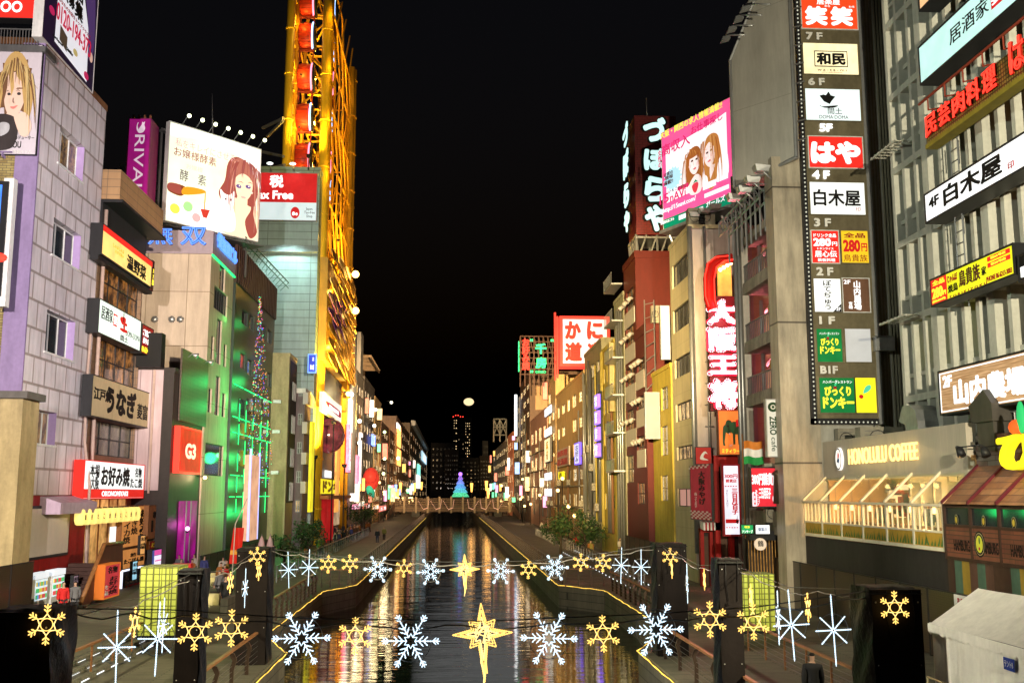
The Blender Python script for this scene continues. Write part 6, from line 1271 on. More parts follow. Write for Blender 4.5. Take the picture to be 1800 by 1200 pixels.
# ================================================================ RIGHT BANK, FARTHER ON
CRM = T('cream_siding', (.55, .48, .3), (.53, .465, .29), (.4, .34, .22), 30, 1.2, .015, 0, .6, .3, .1); PINKW = D('pinkish_wall', (.5, .44, .4), .6, .3)
RB = D('red_brown_wall', (.1, .011, .007), .5, .25); YEL = D('yellow_wall', (.55, .42, .07), .65, .35); YEL2 = D('pale_yellow_wall', (.5, .42, .2), .65, .4); OCH = D('ochre_wall', (.45, .3, .13), .65, .4)
# cream block with the bulb-edged sign
xr = PY(1216, 600, 70).x; ye = PX(1178, 500, xr).y
w5 = wX(xr, (GD2, DK, 4, 1, .07), (1181, 455, 1209, 497), (1183, 536, 1211, 578), (1186, 625, 1213, 660)) + wX(xr, (GWM, DK, 4, 1, .07), (1188, 706, 1216, 738), (1190, 783, 1217, 807)) + wX(xr, (E('rose_pane', (.7, .35, .28), .6), DK, 2, 1, .06), (1191, 858, 1216, 890))
R4 = bld('cream_block', 'cream sided block with strip windows and a pinkish end wall', xr, 30, 70, ye, 0, PY(1216, 402, 70).z, CRM, w5, [], para=.3)
f = fY(69.97, 1217, 402, 1330, 1000); MB().fbox(f[0], 0, f[1], 0, f[2], 0, .05).build('end_wall', T('pink_siding', (.5, .43, .4), (.48, .41, .385), (.3, .25, .24), 3.4, 30, .02, 0, .6, .35, .1), R4)
for u, rr, mt in ((1216, .16, STEEL), (1219, .09, STEEL), (1243, .1, STEEL)): p = PY(u, 600, 69.7); MB(True).tube([(p.x, 69.7, 2), (p.x, 69.7, PY(u, 400, 70).z)], rr, 8).build('pipe', mt, R4)
m = MB()
for k in range(8): p = PY(1247, 560+38*k, 69.5); m.box(p.x-.2, p.x+.3, 69.4, 69.9, p.z, p.z+.08)
m.build('bracket', GREY, R4)
# big kanji sign
f = fY(66, 1243, 520, 1300, 722); fr, w_, h_ = f
r = thing('bulb_sign', 'tall dazzling red and white kanji sign edged with bulbs', 'sign', fr.o)
MB().fbox(fr, .15, w_-.1, 0, h_, -.6, -.02).build('board', D('dark_red_board', (.06, .008, .008), .5), r)
for s, v0, v1 in (('大', 527, 572), ('阪', 575, 619), ('王', 623, 660), ('将', 666, 719)):
    b0, b1 = PY(1270, v1, 66).z-fr.o.z, PY(1270, v0, 66).z-fr.o.z
    text(fr, s, -.02*w_, b0, w_*.96, b1, E('red_letter_body', (1, .02, .06), 1.2), r, c=.02, d=.1, bold=.09, name='letter_body')
    text(fr, s, .05*w_, b0+.1, w_*.9, b1-.1, NWHT, r, c=.14, d=.04, bold=.045)
m = MB(True)
for s, v0, v1 in (('大', 527, 572), ('阪', 575, 619), ('王', 623, 660), ('将', 666, 719)):
    b0, b1 = PY(1270, v1, 66).z-fr.o.z, PY(1270, v0, 66).z-fr.o.z; vs, fs = glyphs(s, .085); xs = [v.x for v in vs]; ys = [v.y for v in vs]
    vv = [v for v in vs if v.z > 0]; last = None
    for v in vv:
        q = fr.p((v.x-min(xs))/(max(xs)-min(xs))*w_*.98-.02*w_, b0+(v.y-min(ys))/(max(ys)-min(ys))*(b1-b0), .15)
        if last is None or (q-last).length > .17: m.ball(q, .035, 4, 3); last = q
o = m.build('bulbs', E('bulb_pink', (1, .75, .8), 3), r); o['kind'] = 'stuff'
for b in (.15, .4, .62, .85): lamp(r, 'POINT', fr.p(w_*.5, h_*b, 1.2), 600, (1, .16, .22), .5)
f2 = fY(66, 1240, 456, 1286, 545); m = MB(True); P = [f2[0].p(f2[1]*a, f2[2]*b, .3) for a, b in ((.2, 0), (.08, .2), (.08, .6), (.2, .85), (.5, .97), (1, 1.0))]
m.tube(P, .36, 8); m.build('arched_housing', E('red_housing', (.6, .015, .008), .28), r); MB(True).tube([q+V((-.3, -.3, .12)) for q in P], .05, 5).build('neon_tube', NRED, r); MB(True).tube([q+V((.3, -.3, -.1)) for q in P], .05, 5).build('neon_tube', NRED, r)
f3 = fY(66.2, 1262, 463, 1286, 520); MB().fbox(f3[0], 0, f3[1], 0, f3[2], -.2, 0).build('poster', E('orange_poster', (.9, .5, .1), .8, .4), r)
m = MB(True)
for k in range(4): m.ball(f3[0].p(f3[1]*(.05+.26*k), f3[2]*(.75+.07*k), .5), .13, 8, 6)
m.build('spot_bulb', E('warm_bulb', (1, .75, .35), 6), r); lamp(r, 'POINT', f3[0].p(f3[1]*.5, f3[2]*.8, .8), 80, (1, .6, .2), .2)
f = fY(65.6, 1262, 720, 1303, 800); r = sign('elephant_sign', 'orange lit sign with a green elephant under the kanji sign', 'sign', f, .4, E('orange_board2', (.85, .24, .04), .75, .2), D('brown_frame', (.15, .05, .02), .5), [('ミティラー', .15, .05, .9, .14, TYEL), ('2F', .46, .19, .6, .24, DIMW)], .07)
art(f[0], f[1], f[2], [(D('elephant_green', (.015, .09, .03), .5), [(.3, .55), (.34, .72), (.45, .78), (.6, .74), (.64, .62), (.55, .5), (.42, .48)], 1), (D('elephant_green', (.015, .09, .03), .5), [(.2, .25), (.22, .6), (.33, .66), (.34, .5), (.28, .3), (.3, .22)], 1), (D('elephant_green', (.015, .09, .03), .5), [(.62, .74), (.95, .74), (.95, .24), (.86, .24), (.84, .46), (.74, .46), (.73, .24), (.64, .24)], 0), (D('elephant_green2', (.02, .16, .05), .5), [(.5, .72), (.7, .7), (.7, .55), (.6, .48), (.52, .58)], 1), (DRED, [(.78, .62), (.78, .78), (.96, .78), (.96, .64)], 0), (DIMW, [(.44, .48), (.52, .44), (.5, .5)], 0), (BLACK, ell(.42, .64, .05, .02), 0)], r)
f = fY(65.4, 1270, 815, 1302, 942); r = sign('vertical_sign', 'tall white lit sign with red edge advertising the 300 yen goods shop', 'sign', f, .3, E('bluish_white_board', (.9, .9, 1), 1.05, .15), D('red_frame', (.4, .02, .03), .5), [('300円', .14, .8, .86, .86, TRED, {'bold': .03}), ('雑貨店', .2, .74, .8, .79, TRED, {'bold': .03}), ('三日月百子', .5, .3, .85, .66, TRED, {'vert': True, 'bold': .05}), ('まわりとまわり', .2, .4, .32, .64, D('mauve_print', (.4, .15, .3), .5), {'vert': True, 'bold': 0})], .12)
art(f[0], f[1], f[2], [(TRED, [(.14, .18), (.14, .235), (.86, .235), (.86, .18)], 0), (BLACK, [(.7, .19), (.8, .3), (.78, .22), (.9, .22), (.8, .19), (.82, .16)], 0)] + [(TRED, ell(.2+.14*k, q, .045, .008), 0) for k in range(5) for q in (.69, .12)], r)
f = fY(55.6, 1319, 820, 1368, 892); r = sign('shop_sign', 'wide red lit sign with white writing for the 300 yen goods shop', 'sign', f, .3, E('red_shop_board', (.85, .03, .05), .85, .2), DK, [('300円雑貨店', .06, .55, .96, .85, TWH, {'bold': .03}), ('三日月百子', .3, .22, .72, .48, TWH, {'bold': .03}), ('百 貨', .1, .06, .3, .45, TRED)], .08)
art(f[0], f[1], f[2], [(E('pale_pink_glow', (1, .75, .85), 1), [(.05, .05), (.05, .35), (.25, .42), (.3, .1)], 1), (TWH, ell(.82, .22, .04, .08), 0)], r)
f = fY(54.9, 1347, 701, 1374, 803); fr = f[0]; r = sign('vertical_sign', 'tall pale vertical cafe sign with green round emblem on the pier building', 'sign', f, .35, E('pale_board', (.75, .73, .62), .62, .1), STEEL, [], .05)
for s, b0, b1, a0, a1, mt in (('ZERO', .38, .7, .22, .66, D('dark_green_print', (.02, .06, .02), .5)), ('cafe', .1, .34, .3, .62, D('dark_green_print', (.02, .06, .02), .5)), ('DOUTONBORI', .44, .7, .74, .86, D('dark_green_print', (.02, .06, .02), .5))):
    vs, fs = glyphs(s, .03 if s == 'ZERO' else .0); xs = [v.x for v in vs]; ys = [v.y for v in vs]; mb = MB()
    for v in vs: q = (v.x-min(xs))/(max(xs)-min(xs)); t = (v.y-min(ys))/(max(ys)-min(ys)); mb.v.append(fr.p(f[1]*(a0+(a1-a0)*t), f[2]*(b1-(b1-b0)*q), .02+v.z*.3))
    mb.f = fs; mb.mi = [0]*len(fs); mb.build('lettering', mt, r)
art(fr, f[1], f[2], [(D('dark_green_print', (.02, .06, .02), .5), ell(.48, .86, .34, .085), 0), (DIMW, ell(.48, .86, .16, .04), 0), (D('dark_green_print', (.02, .06, .02), .5), ell(.48, .86, .1, .025), 0)], r)
r = thing('flag', 'orange white and green striped flag on a pole beside the elephant sign', 'flag', PY(1325, 815, 56.4)); f = fY(56.4, 1307, 775, 1341, 816)
for nm, b, mt in (('orange_stripe', .66, D('flag_orange', (.6, .2, .03), .7)), ('white_stripe', .33, WHITE), ('green_stripe', 0, D('flag_green', (.02, .3, .07), .7))):
    m = MB(True)
    for i in range(9):
        for q in (0, 1): m.v.append(f[0].p(f[1]*i/8, f[2]*(b+.33*q)-.0+.05*math.sin(i*.9), .1*math.sin(i*1.1+b*2)))
    for i in range(8): m.f.append([i*2, i*2+2, i*2+3, i*2+1]); m.mi.append(0)
    m.build(nm, mt, r)
MB(True).tube([f[0].p(-.05, -4, 0), f[0].p(-.05, f[2]+.4, 0)], .03, 6).build('pole', WOOD, r)
f = fX(xr-1.1, 1214, 816, 1251, 914); r = sign('banner', 'dark red hanging banner with a checkered border and dark writing', 'banner', f, .12, E('banner_red', (.3, .012, .025), .6, .3), DK, [('大阪みやげ', .42, .28, .72, .88, BLACK, {'vert': True, 'bold': .03}), ('売ってます', .2, .22, .32, .5, DIMW, {'vert': True, 'bold': 0})], .05)
art(f[0], f[1], f[2], [(DIMW, [(a/10, b), (a/10, b+.03), ((a+1)/10, b+.03), ((a+1)/10, b)], 0) for b0, n_ in ((.02, 5), (.93, 2)) for k in range(n_) for b in [b0+.03*k] for a in range(k % 2, 10, 2)], r)
f = fY(68.8, 1222, 785, 1251, 816); r = sign('red_board', 'small red board with a pale bird mark above the red banner', 'sign', f, .1, E('banner_red2', (.5, .04, .03), .55, .2), DK, [], .04); art(f[0], f[1], f[2], [(DIMW, [(.3, .3), (.4, .6), (.6, .75), (.75, .6), (.6, .62), (.5, .4), (.8, .25)], 1)], r)
# shop fronts at street level, right
RDW = E('red_front', (.4, .012, .015), .35, .5)
for u0, v0, u1, v1, Y, lb in ((1232, 928, 1262, 1000, 67.5, 'red shop front with a striped awning below the red banner'), (1257, 800, 1300, 1000, 66.6, 'red painted shop front behind the tall white sign')):
    f = fY(Y, u0, v0, u1, v1); r = thing('street_shop', lb, 'shop front', f[0].o); fr = f[0]; d = -fr.o.z
    m = MB(); m.fbox(fr, 0, f[1]*.2, d, f[2], -.4, 0); m.fbox(fr, f[1]*.55, f[1]*.75, d, f[2], -.4, 0); m.fbox(fr, 0, f[1], f[2]*.9, f[2], -.5, -.005); m.build('posts', D('bright_red', (.4, .015, .012), .5), r)
    MB().fbox(fr, 0, f[1], d, f[2], -.6, -.5).build('back', D('shop_dark', (.04, .025, .02), .5), r); MB().fbox(fr, f[1]*.25, f[1]*.52, d, f[2]*.8, -.45, -.4).build('shutter', D('brown_shutter', (.15, .08, .05), .6), r)
    if Y > 67:
        mm = [DIMW, DRED]; m = MB()
        for k in range(10): m.m = k % 2; m.hexa([fr.p(f[1]*k/10, f[2], 0), fr.p(f[1]*(k+1)/10, f[2], 0), fr.p(f[1]*(k+1)/10, f[2]-.1, .9), fr.p(f[1]*k/10, f[2]-.1, .9), fr.p(f[1]*k/10, f[2]+.5, 0), fr.p(f[1]*(k+1)/10, f[2]+.5, 0), fr.p(f[1]*(k+1)/10, f[2]+.4, .9), fr.p(f[1]*k/10, f[2]+.4, .9)])
        m.build('awning', mm, r)
f = fY(56.0, 1302, 921, 1325, 938); sign('small_sign', 'small green lit sign with white kana', 'sign', f, .2, E('green_small', (.02, .4, .12), .8), DK, [('アンサーブ', .1, .1, .9, .42, TWH), ('喫茶', .3, .6, .7, .85, TYEL)], .04)
f = fY(56.0, 1327, 921, 1354, 939); r = sign('small_sign', 'small white lit sign with pale pictures', 'sign', f, .2, EW, DK, [('御案内', .2, .3, .8, .7, D('blue_print', (.1, .2, .6), .5))], .04)
r = thing('slat_door', 'dark timber slat entrance with small warm lights under a black canopy', 'entrance', PY(1340, 1010, 57)); f = fY(57, 1318, 948, 1370, 1012); fr = f[0]; d = -fr.o.z
MB().fbox(fr, 0, f[1], d, f[2], -.2, -.1).build('glow', E('door_glow', (1, .5, .12), .35, .9, ns=3), r); m = MB()
for k in range(10): m.fbox(fr, f[1]*k/10, f[1]*(k+.62)/10, d, f[2], -.1, 0)
m.build('slats', D('dark_slats', (.06, .035, .02), .5), r); MB().fbox(fr, -.2, f[1]+.3, f[2], f[2]+.5, -.3, .9).build('canopy', DK, r)
p = PY(1337, 956, 55.8); r = thing('round_sign', 'round cream sign with a black character over the slat entrance', 'sign', p); m = MB(); m.prism([p+V((.33*math.cos(2*PI*i/20), 0, .33*math.sin(2*PI*i/20))) for i in range(20)], (0, .12, 0)); m.build('disc', E('round_cream', (.9, .7, .5), .7), r); text(Fr(p, (1, 0, 0), (0, -1, 0)), '鶴', -.16, -.12, .16, .2, BLACK, r, c=.01, d=.01)
for k in range(3): acu('air conditioner stacked beside the black canopy, %s from the bottom' % ADN[k], (PY(1362, 930, 56.5).x, 56.6, 4.3+1.1*k), 1.0, .5, 1.15)
MB_ = MB(True); MB_.tube([PY(1362, 828, 55.2), PY(1368, 835, 55.2), PY(1368, 885, 55.2)], .26, 10); tag(MB_.build('duct_pipe', D('rusty_duct', (.12, .08, .06), .45, .4, metal=.5)), 'rusty bent duct pipe beside the red 300 yen sign', 'duct')

# red-brown block
xq = PY(1119, 600, 90).x; RWB = (GA, DK, 2, 2, .08)
WHB = D('white_spandrel', (.5, .45, .42), .6, .2)
yq2 = PX(1098, 600, xq).y
R5 = bld('red_brown_block', 'tall red brown block with white panels between its windows', xq, 30, 90, yq2, 0, PY(1119, 452, 90).z, RB, wX(xq, RWB, *[(1101, v, 1114, v+48) for v in (508, 572, 646, 720, 800)]), [], para=.6)
MB().box(xq-.1, xq-.02, 91, yq2-.6, 6, 30).build('white_strip', WHB, R5) if False else None
xq2 = PY(1136, 700, 84).x; y5 = PX(1118, 700, xq2).y
R5b = bld('red_brown_annex', 'lower red brown annex with hooded lamps over lit windows', xq2, 28, 84, y5, 0, PY(1136, 585, 84).z, RB, wX(xq2, RWB, *[(1120, v, 1133, v+38) for v in (630, 696, 766, 848)]), [], para=.8)
for xx, ya0, ya1, zs_ in ((xq2, 84.6, y5-.3, (668, 735, 806)), (xq, 90.6, yq2-.3, (560, 622, 692, 770))):
    for v in zs_:
        z = PX(1126 if xx == xq2 else 1107, v, xx).z; MB().box(xx-.06, xx-.004, ya0, ya1, z-.75, z+.75).build('white_panel', WHB, R5b if xx == xq2 else R5)
        for k in range(3): y = ya0+.4+(ya1-ya0-.8)*k/2; MB(True).tube([(xx-.05, y, z+1.5), (xx-.35, y, z+1.5), (xx-.6, y, z+1.25)], [.08, .2, .24], 8).build('lamp_hood', D('hood_grey', (.4, .38, .36), .5), R5b if xx == xq2 else R5)
f = fX(xq2-.9, 1133, 690, 1153, 770); f = fY(80.5, 1134, 689, 1160, 771); sign('blank_sign', 'blank white projecting sign with a faint glow on the red brown annex', 'sign', f, .4, E('faint_glow_white', (.55, .52, .48), .42, .15), STEEL, [], .06)  # light on this lampless panel is put in as a faint glow
f = fY(80, 1161, 537, 1178, 632); r = sign('lit_strip_sign', 'slanted bright striped sign beside the cream block', 'sign', f, .4, EW, STEEL, [], .05); art(f[0], f[1], f[2], [(E('stripe%d' % k, c, .9), [(.1+.16*k, .04), (.1+.16*k, .96), (.18+.16*k, .96), (.18+.16*k, .04)], 0) for k, c in enumerate(((.2, .8, .3), (.3, .6, 1), (1, .5, .6), (1, .9, .6), (.7, .5, .9)))], r)
for i, (u, v) in enumerate(((1153, 560), (1158, 566))): p = PY(u, v, 84.5); acu('roof unit on the red brown annex, %s one' % ('left' if not i else 'right'), (p.x, 84.6+.7*i, PY(1136, 585, 84).z+.8), .8, .6, 1.6)
f = fX(16.2, 1162, 640, 1178, 740); r = thing('lattice_frame', 'thin steel lattice frame beside the blank white sign', 'frame', f[0].o); m = MB()
for a in (0, 1): m.tube([(xq2-.1+.8*a, 83.5, 12), (xq2-.1+.8*a, 83.5, 22)], .05, 4)
for k in range(9): m.tube([(xq2-.1, 83.5, 12+k*1.2), (xq2+.7, 83.5, 13+k*1.1)], .035, 4)
m.build('frame', STEEL, r)
f = fX(16.1, 1160, 662, 1177, 972); yy = bld('yellow_infill', 'narrow yellow block between the red brown annex and the cream block', 16.6, 28, ye+.1, 83.9, 0, PX(1168, 650, 16.6).z, YEL, wX(16.6, W2, (1162, 680, 1174, 720), (1162, 748, 1174, 800), (1162, 835, 1174, 880)), [], para=.3)
# red tower sign with giant kana
Yt = 92; f = fY(Yt, 1117, 204, 1190, 412); fr, w_, h_ = f
ts = thing('tower_sign', 'huge dark red tower sign with four glowing pale cyan kana', 'sign tower', fr.o)
MB().fbox(fr, 0, w_, 0, h_, -4, 0).build('body', T('red_tiles', (.2, .018, .018), (.17, .015, .015), (.06, .006, .006), .5, .25, .02, .5, .4, .2, .2), ts)
CY = E('cyan_letters', (.62, .95, .9), 1.15)
for s, v0, v1 in (('づ', 205, 253), ('ぼ', 258, 303), ('ら', 308, 358), ('や', 358, 410)):
    b0, b1 = PY(1150, v1, Yt).z-fr.o.z, PY(1150, v0, Yt).z-fr.o.z
    text(fr, s, w_*.14, b0, w_*.8, b1, BLACK, ts, c=.02, d=.1, bold=.1, name='letter_shadow'); text(fr, s, w_*.2, b0+.15, w_*.74, b1-.15, CY, ts, c=.1, d=.1, bold=.06)
f2 = Fr((fr.o.x, Yt+3.8, fr.o.z), (0, -1, 0), (-1, 0, 0))
for s, v0, v1 in (('づ', 220, 262), ('ぼ', 268, 318), ('ら', 325, 370), ('や', 375, 416)):
    b0, b1 = PX(1108, v1, fr.o.x).z-fr.o.z, PX(1108, v0, fr.o.x).z-fr.o.z
    text(f2, s, .4, b0, 3.4, b1, BLACK, ts, c=.4, d=.1, bold=.1, name='letter_shadow'); text(f2, s, .55, b0+.1, 3.2, b1-.1, CY, ts, c=.5, d=.1, bold=.06)
m = MB(); zt5 = PY(1119, 452, 90).z
for x in (0, .5, 1):
    for c in (-.2, -3.8): m.tube([fr.p(x*w_, 0, c), fr.p(x*w_*.9+.2, zt5-fr.o.z, c)], .12, 5)
for k in range(4): m.tube([fr.p(w_*k/4, zt5-fr.o.z, -.2), fr.p(w_*(k+1)/4, 0, -.2)], .1, 5); m.tube([fr.p(0, zt5-fr.o.z, -.2-k), fr.p(0, 0, -1.2-k)], .1, 5)
m.fbox(fr, -.1, w_+.1, -.4, -.2, -4, .1); m.build('steel_legs', STEEL, ts); MB(True).tube([fr.p(w_*.4, h_, -2), fr.p(w_*.4, h_+2.6, -2)], .05, 5).build('mast', STEEL, ts)
# pink billboard
pn, pf = PY(1291, 350, 68.8), None; d = V((-.405, .914, 0)); z1, z0 = PY(1288, 170, 68.8).z, PY(1293, 357, 68.8).z
k = 7.0
for k_ in range(20, 160):
    q = pn+d*(k_*.1); uu = 900+1800*((q-CAM).dot(RT))/((q-CAM).dot(FWD))
    if uu < 1167: k = k_*.1; break
pf = pn+d*k
f = fR((pf.x, pf.y), (pn.x, pn.y), z0, z1); fr, w_, h_ = f; PINK = E('pink_board', (1, .1, .32), 1.05, .08)
r = sign('billboard', 'pink and white billboard with two long haired women and a web address', 'billboard', f, .5, PINK, WHITE, [], .03)
P2 = {k_: E('pb_'+k_, c, s) for k_, c, s in (('white', (1, .98, 1), 1.05), ('green', (.0, .28, .14), .8), ('blue', (.5, .85, 1), .95), ('skin', (1, .82, .78), 1.0), ('hair', (.45, .14, .03), .8), ('hair2', (.62, .25, .06), .85), ('eye', (.1, .04, .03), .6), ('lip', (.8, .2, .2), .8), ('berry', (.85, .05, .08), .85), ('pinkt', (.85, .03, .18), .8), ('yel', (1, .9, .1), 1.05), ('pale', (1, .8, .85), 1))}
g = P2
L_ = [(g['green'], [(.0, .0), (.0, .105), (1, .105), (1, 0)], 0), (g['white'], [(.06, .26), (.06, .8), (.7, .84), (.93, .88), (.93, .28)], 0),
      (g['hair'], [(.36, .34), (.37, .55), (.4, .66), (.48, .7), (.56, .66), (.6, .5), (.58, .32), (.52, .25), (.48, .4), (.42, .36)], 1), (g['skin'], [(.41, .5), (.42, .6), (.48, .63), (.54, .59), (.55, .5), (.5, .43), (.45, .44)], 1), (g['hair'], [(.4, .6), (.46, .68), (.55, .63), (.5, .6)], 1),
      (g['skin'], [(.4, .34), (.5, .42), (.58, .36), (.56, .24), (.42, .24)], 1), (g['hair2'], [(.62, .4), (.62, .6), (.66, .72), (.76, .74), (.83, .66), (.83, .4), (.76, .24), (.68, .22), (.66, .34)], 1), (g['skin'], [(.63, .5), (.64, .62), (.7, .67), (.76, .6), (.76, .5), (.7, .43)], 1),
      (g['skin'], [(.7, .44), (.78, .44), (.92, .5), (.93, .28), (.72, .28)], 1), (g['hair2'], [(.76, .64), (.82, .6), (.82, .38), (.72, .22), (.7, .3), (.77, .44)], 1), (g['white'], [(.82, .46), (.93, .5), (.93, .28), (.8, .28)], 1),
      (g['eye'], ell(.455, .565, .018, .01), 0), (g['eye'], ell(.52, .565, .018, .01), 0), (g['lip'], ell(.49, .48, .022, .012), 0), (g['eye'], ell(.67, .575, .018, .01), 0), (g['eye'], ell(.725, .585, .018, .01), 0), (g['lip'], ell(.695, .49, .022, .012), 0),
      (g['blue'], [(.17+(.13 if i % 2 else .17)*.85*math.cos(2*PI*i/32), .48+(.1 if i % 2 else .125)*math.sin(2*PI*i/32)) for i in range(32)], 0), (g['berry'], [(.46, .27), (.45, .32), (.5, .34), (.54, .32), (.52, .26), (.49, .24)], 1), (g['green'], [(.46, .335), (.5, .37), (.54, .335), (.5, .345)], 0), (g['white'], [(.6, .23), (.6, .29), (.78, .29), (.78, .23)], 0), (g['white'], [(.8, .25), (.8, .32), (.94, .32), (.94, .25)], 0), (g['pinkt'], [(.24, .33), (.24, .37), (.4, .37), (.4, .33)], 0), (g['white'], [(.62, .15), (.62, .19), (.95, .19), (.95, .15)], 0), (g['white'], [(.25, .035), (.25, .08), (.5, .08), (.5, .035)], 0), (g['white'], [(.52, .04), (.52, .08), (.6, .08), (.6, .04)], 0)]
L_ += [(E('pb_blush', (1, .68, .66), 1), ell(.435, .515, .02, .018), 0), (E('pb_blush', (1, .68, .66), 1), ell(.535, .515, .018, .018), 0), (E('pb_blush', (1, .68, .66), 1), ell(.655, .525, .02, .018), 0), (E('pb_blush', (1, .68, .66), 1), ell(.735, .535, .018, .018), 0), (E('pb_shade', (.95, .66, .6), .95), [(.485, .56), (.492, .52), (.5, .512), (.48, .512)], 0), (E('pb_shade', (.95, .66, .6), .95), [(.69, .57), (.685, .53), (.675, .52), (.7, .522)], 0), (P2['hair'], [(.435, .59), (.455, .598), (.475, .59), (.455, .594)], 0), (P2['hair'], [(.5, .592), (.52, .6), (.54, .59), (.52, .594)], 0), (P2['hair'], [(.65, .6), (.67, .61), (.69, .602), (.67, .605)], 0), (P2['hair'], [(.71, .61), (.73, .618), (.745, .608), (.73, .612)], 0), (P2['white'], [(.475, .483), (.49, .486), (.505, .483), (.49, .478)], 0), (P2['white'], [(.68, .493), (.695, .496), (.71, .493), (.695, .488)], 0)]
L_ += [q for q in strands([P2['hair'], P2['hair2'], E('pb_hair3', (.35, .09, .02), .8)], .48, .66, .34, 30, .2, .05, .006, 11) if not .42 < q[1][2][0] < .55]+[q for q in strands([P2['hair2'], P2['hair'], E('pb_hair4', (.75, .38, .12), .85)], .73, .73, .48, 40, .2, .04, .006, 12) if not .64 < q[1][2][0] < .75]+strands([P2['hair'], P2['hair2']], .48, .67, .08, 14, .12, .03, .006, 13)
art(fr, w_, h_, L_, r, c=-.0)
for s, a0, b0, a1, b1, mt in (('大阪・関西の求人情報満載!!', .06, .9, .95, .97, g['yel']), ('高収入', .08, .71, .5, .83, g['pinkt']), ('お仕事探し', .52, .79, .95, .87, g['pinkt']), ('女性の', .02, .62, .07, .8, g['pinkt']), ('15', .03, .24, .17, .33, g['pinkt']), ('nAVi', .19, .225, .42, .31, g['pinkt']), ('いちごナビ!', .17, .32, .4, .35, g['eye']), ('http://15navi.com/', .08, .13, .56, .19, g['white']), ('企業の', .1, .5, .24, .54, g['eye']), ('情報', .12, .46, .24, .5, g['eye']), ('満載!!', .1, .41, .24, .455, g['eye']), ('掲載求人はこちら', .04, .035, .24, .065, g['white']), ('ガールズ', .7, .03, .95, .085, g['white'])): text(fr, s, a0*w_, b0*h_, a1*w_, b1*h_, mt, r, c=.48, d=.02, bold=.012, vert=(s == '女性の'))
m = MB(); m.fbox(fr, 0, w_, -.35, -.1, -1.2, .4)
for k_ in range(5): m.tube([fr.p(w_*k_/4, 0, -.4), fr.p(w_*k_/4, -2.2, -1.5)], .1, 5); m.tube([fr.p(w_*k_/4, h_*.5, -.4), fr.p(w_*k_/4, -2, -3)], .1, 5)
m.build('support', STEEL, r)
for i in range(3): p = fr.p(w_*(.7+.14*i), -.5, 1.6); q = thing('arm_lamp', 'unlit flood lamp under the pink billboard, %s from the left' % ADN[i], 'lamp', p, 'flood lamps under the pink billboard'); MB().hexa([p+V((-.3, -.25, -.1)), p+V((.3, -.25, -.1)), p+V((.3, .25, -.1)), p+V((-.3, .25, -.1)), p+V((-.4, -.35, .2)), p+V((.4, -.35, .2)), p+V((.4, .35, .2)), p+V((-.4, .35, .2))]).build('lamp_head', STEEL, q); MB(True).tube([p, fr.p(w_*(.7+.14*i), -.3, 0)], .05, 5).build('arm', STEEL, q)
for k_ in range(2): p = PY(1235+18*k_, 399, 69); acu('roof unit on the cream block, %s of two' % ('left' if not k_ else 'right'), (p.x, 71, PY(1216, 402, 70).z+.3), 1.2, .8, 1.4)

# row of narrow blocks running to the bridge
def rb(nm, lb, u0, u1, v, mt, sts, nx, nz, p=None, x=16.4, fx=.55, fz=.5, fw=(), zlo=3.5, cat='building'):
    a, b = PX(u0, 600, x).y+.05, PX(u1, 600, x).y-.05; zt = PX(u0, v, x).z
    return bld(nm, lb, x, 30, a, b, 0, zt, mt, wgrid(a+.3, b-.3, zlo, zt-1, nx, nz, fx, fz, sts, p), list(fw), para=.35, dep=.2), a, b, zt
B1, a, b, zt = rb('balcony_block', 'grey green block with pipes and small balconies beside the red brown one', 1097, 1080, 516, D('grey_green_wall', (.34, .33, .22), .6, .4), [W1, W2], 2, 7)
m = MB()
for k in range(6):
    z = 8+k*3.6; m = MB(); m.box(15.3, 16.38, a+.3, b-.3, z, z+.15)
    for q in range(8): m.tube([(15.32, a+.4+q*(b-a-.8)/7, z+.15), (15.32, a+.4+q*(b-a-.8)/7, z+1.2)], .03, 4)
    m.tube([(15.32, a+.3, z+1.2), (15.32, b-.3, z+1.2)], .04, 4); m.build('balcony', STEEL, B1)
for k in range(3): MB(True).tube([(16.2, a+.5+k*1.3, 0), (16.2, a+.5+k*1.3, zt-1)], .1, 6).build('pipe', STEEL, B1)
B2, a, b, zt = rb('yellow_block', 'bright yellow block with narrow windows and pipes', 1080, 1057, 601, YEL, [W1, W2], 3, 5)
MB().box(15.9, 16.38, a+.2, a+1.6, zt-7, zt).build('stair_shaft', YEL2, B2)
for k in range(2): MB(True).tube([(16.2, b-.8-k*.7, 0), (16.2, b-.8-k*.7, zt)], .12, 6).build('pipe', D('yellow_pipe', (.5, .4, .1), .5), B2)
f = fX(15.6, 1045, 690, 1051, 805)
r = thing('vertical_sign', 'narrow violet lit sign of four panels on the piped block', 'sign', f[0].o)
for k in range(4): MB().fbox(f[0], 0, f[1], f[2]*(.02+.25*k), f[2]*(.22+.25*k), -.3, 0).build('panel', E('violet_panel', (.3, .15, 1), 2.2, .3), r); text(f[0], '飲食', f[1]*.15, f[2]*(.04+.25*k), f[1]*.85, f[2]*(.2+.25*k), TWH, r, c=.02, vert=True)
MB().fbox(f[0], -.1, f[1]+.1, -.1, f[2]+.1, -.5, -.31).build('frame', DK, r)
B3, a, b, zt = rb('piped_block', 'olive grey block crowded with vertical pipes', 1057, 1027, 598, D('olive_grey_wall', (.3, .28, .17), .6, .4), [W1, W2, W4], 3, 6, [3, 3, 1])
for k in range(7): MB(True).tube([(16.15-.1*(k % 2), a+.5+k*(b-a-1)/6, 3), (16.15-.1*(k % 2), a+.5+k*(b-a-1)/6, zt-random.uniform(0, 6))], random.uniform(.08, .2), 6).build('pipe', random.choice((STEEL, GREY, D('yellow_pipe', (.5, .4, .1), .5))), B3)
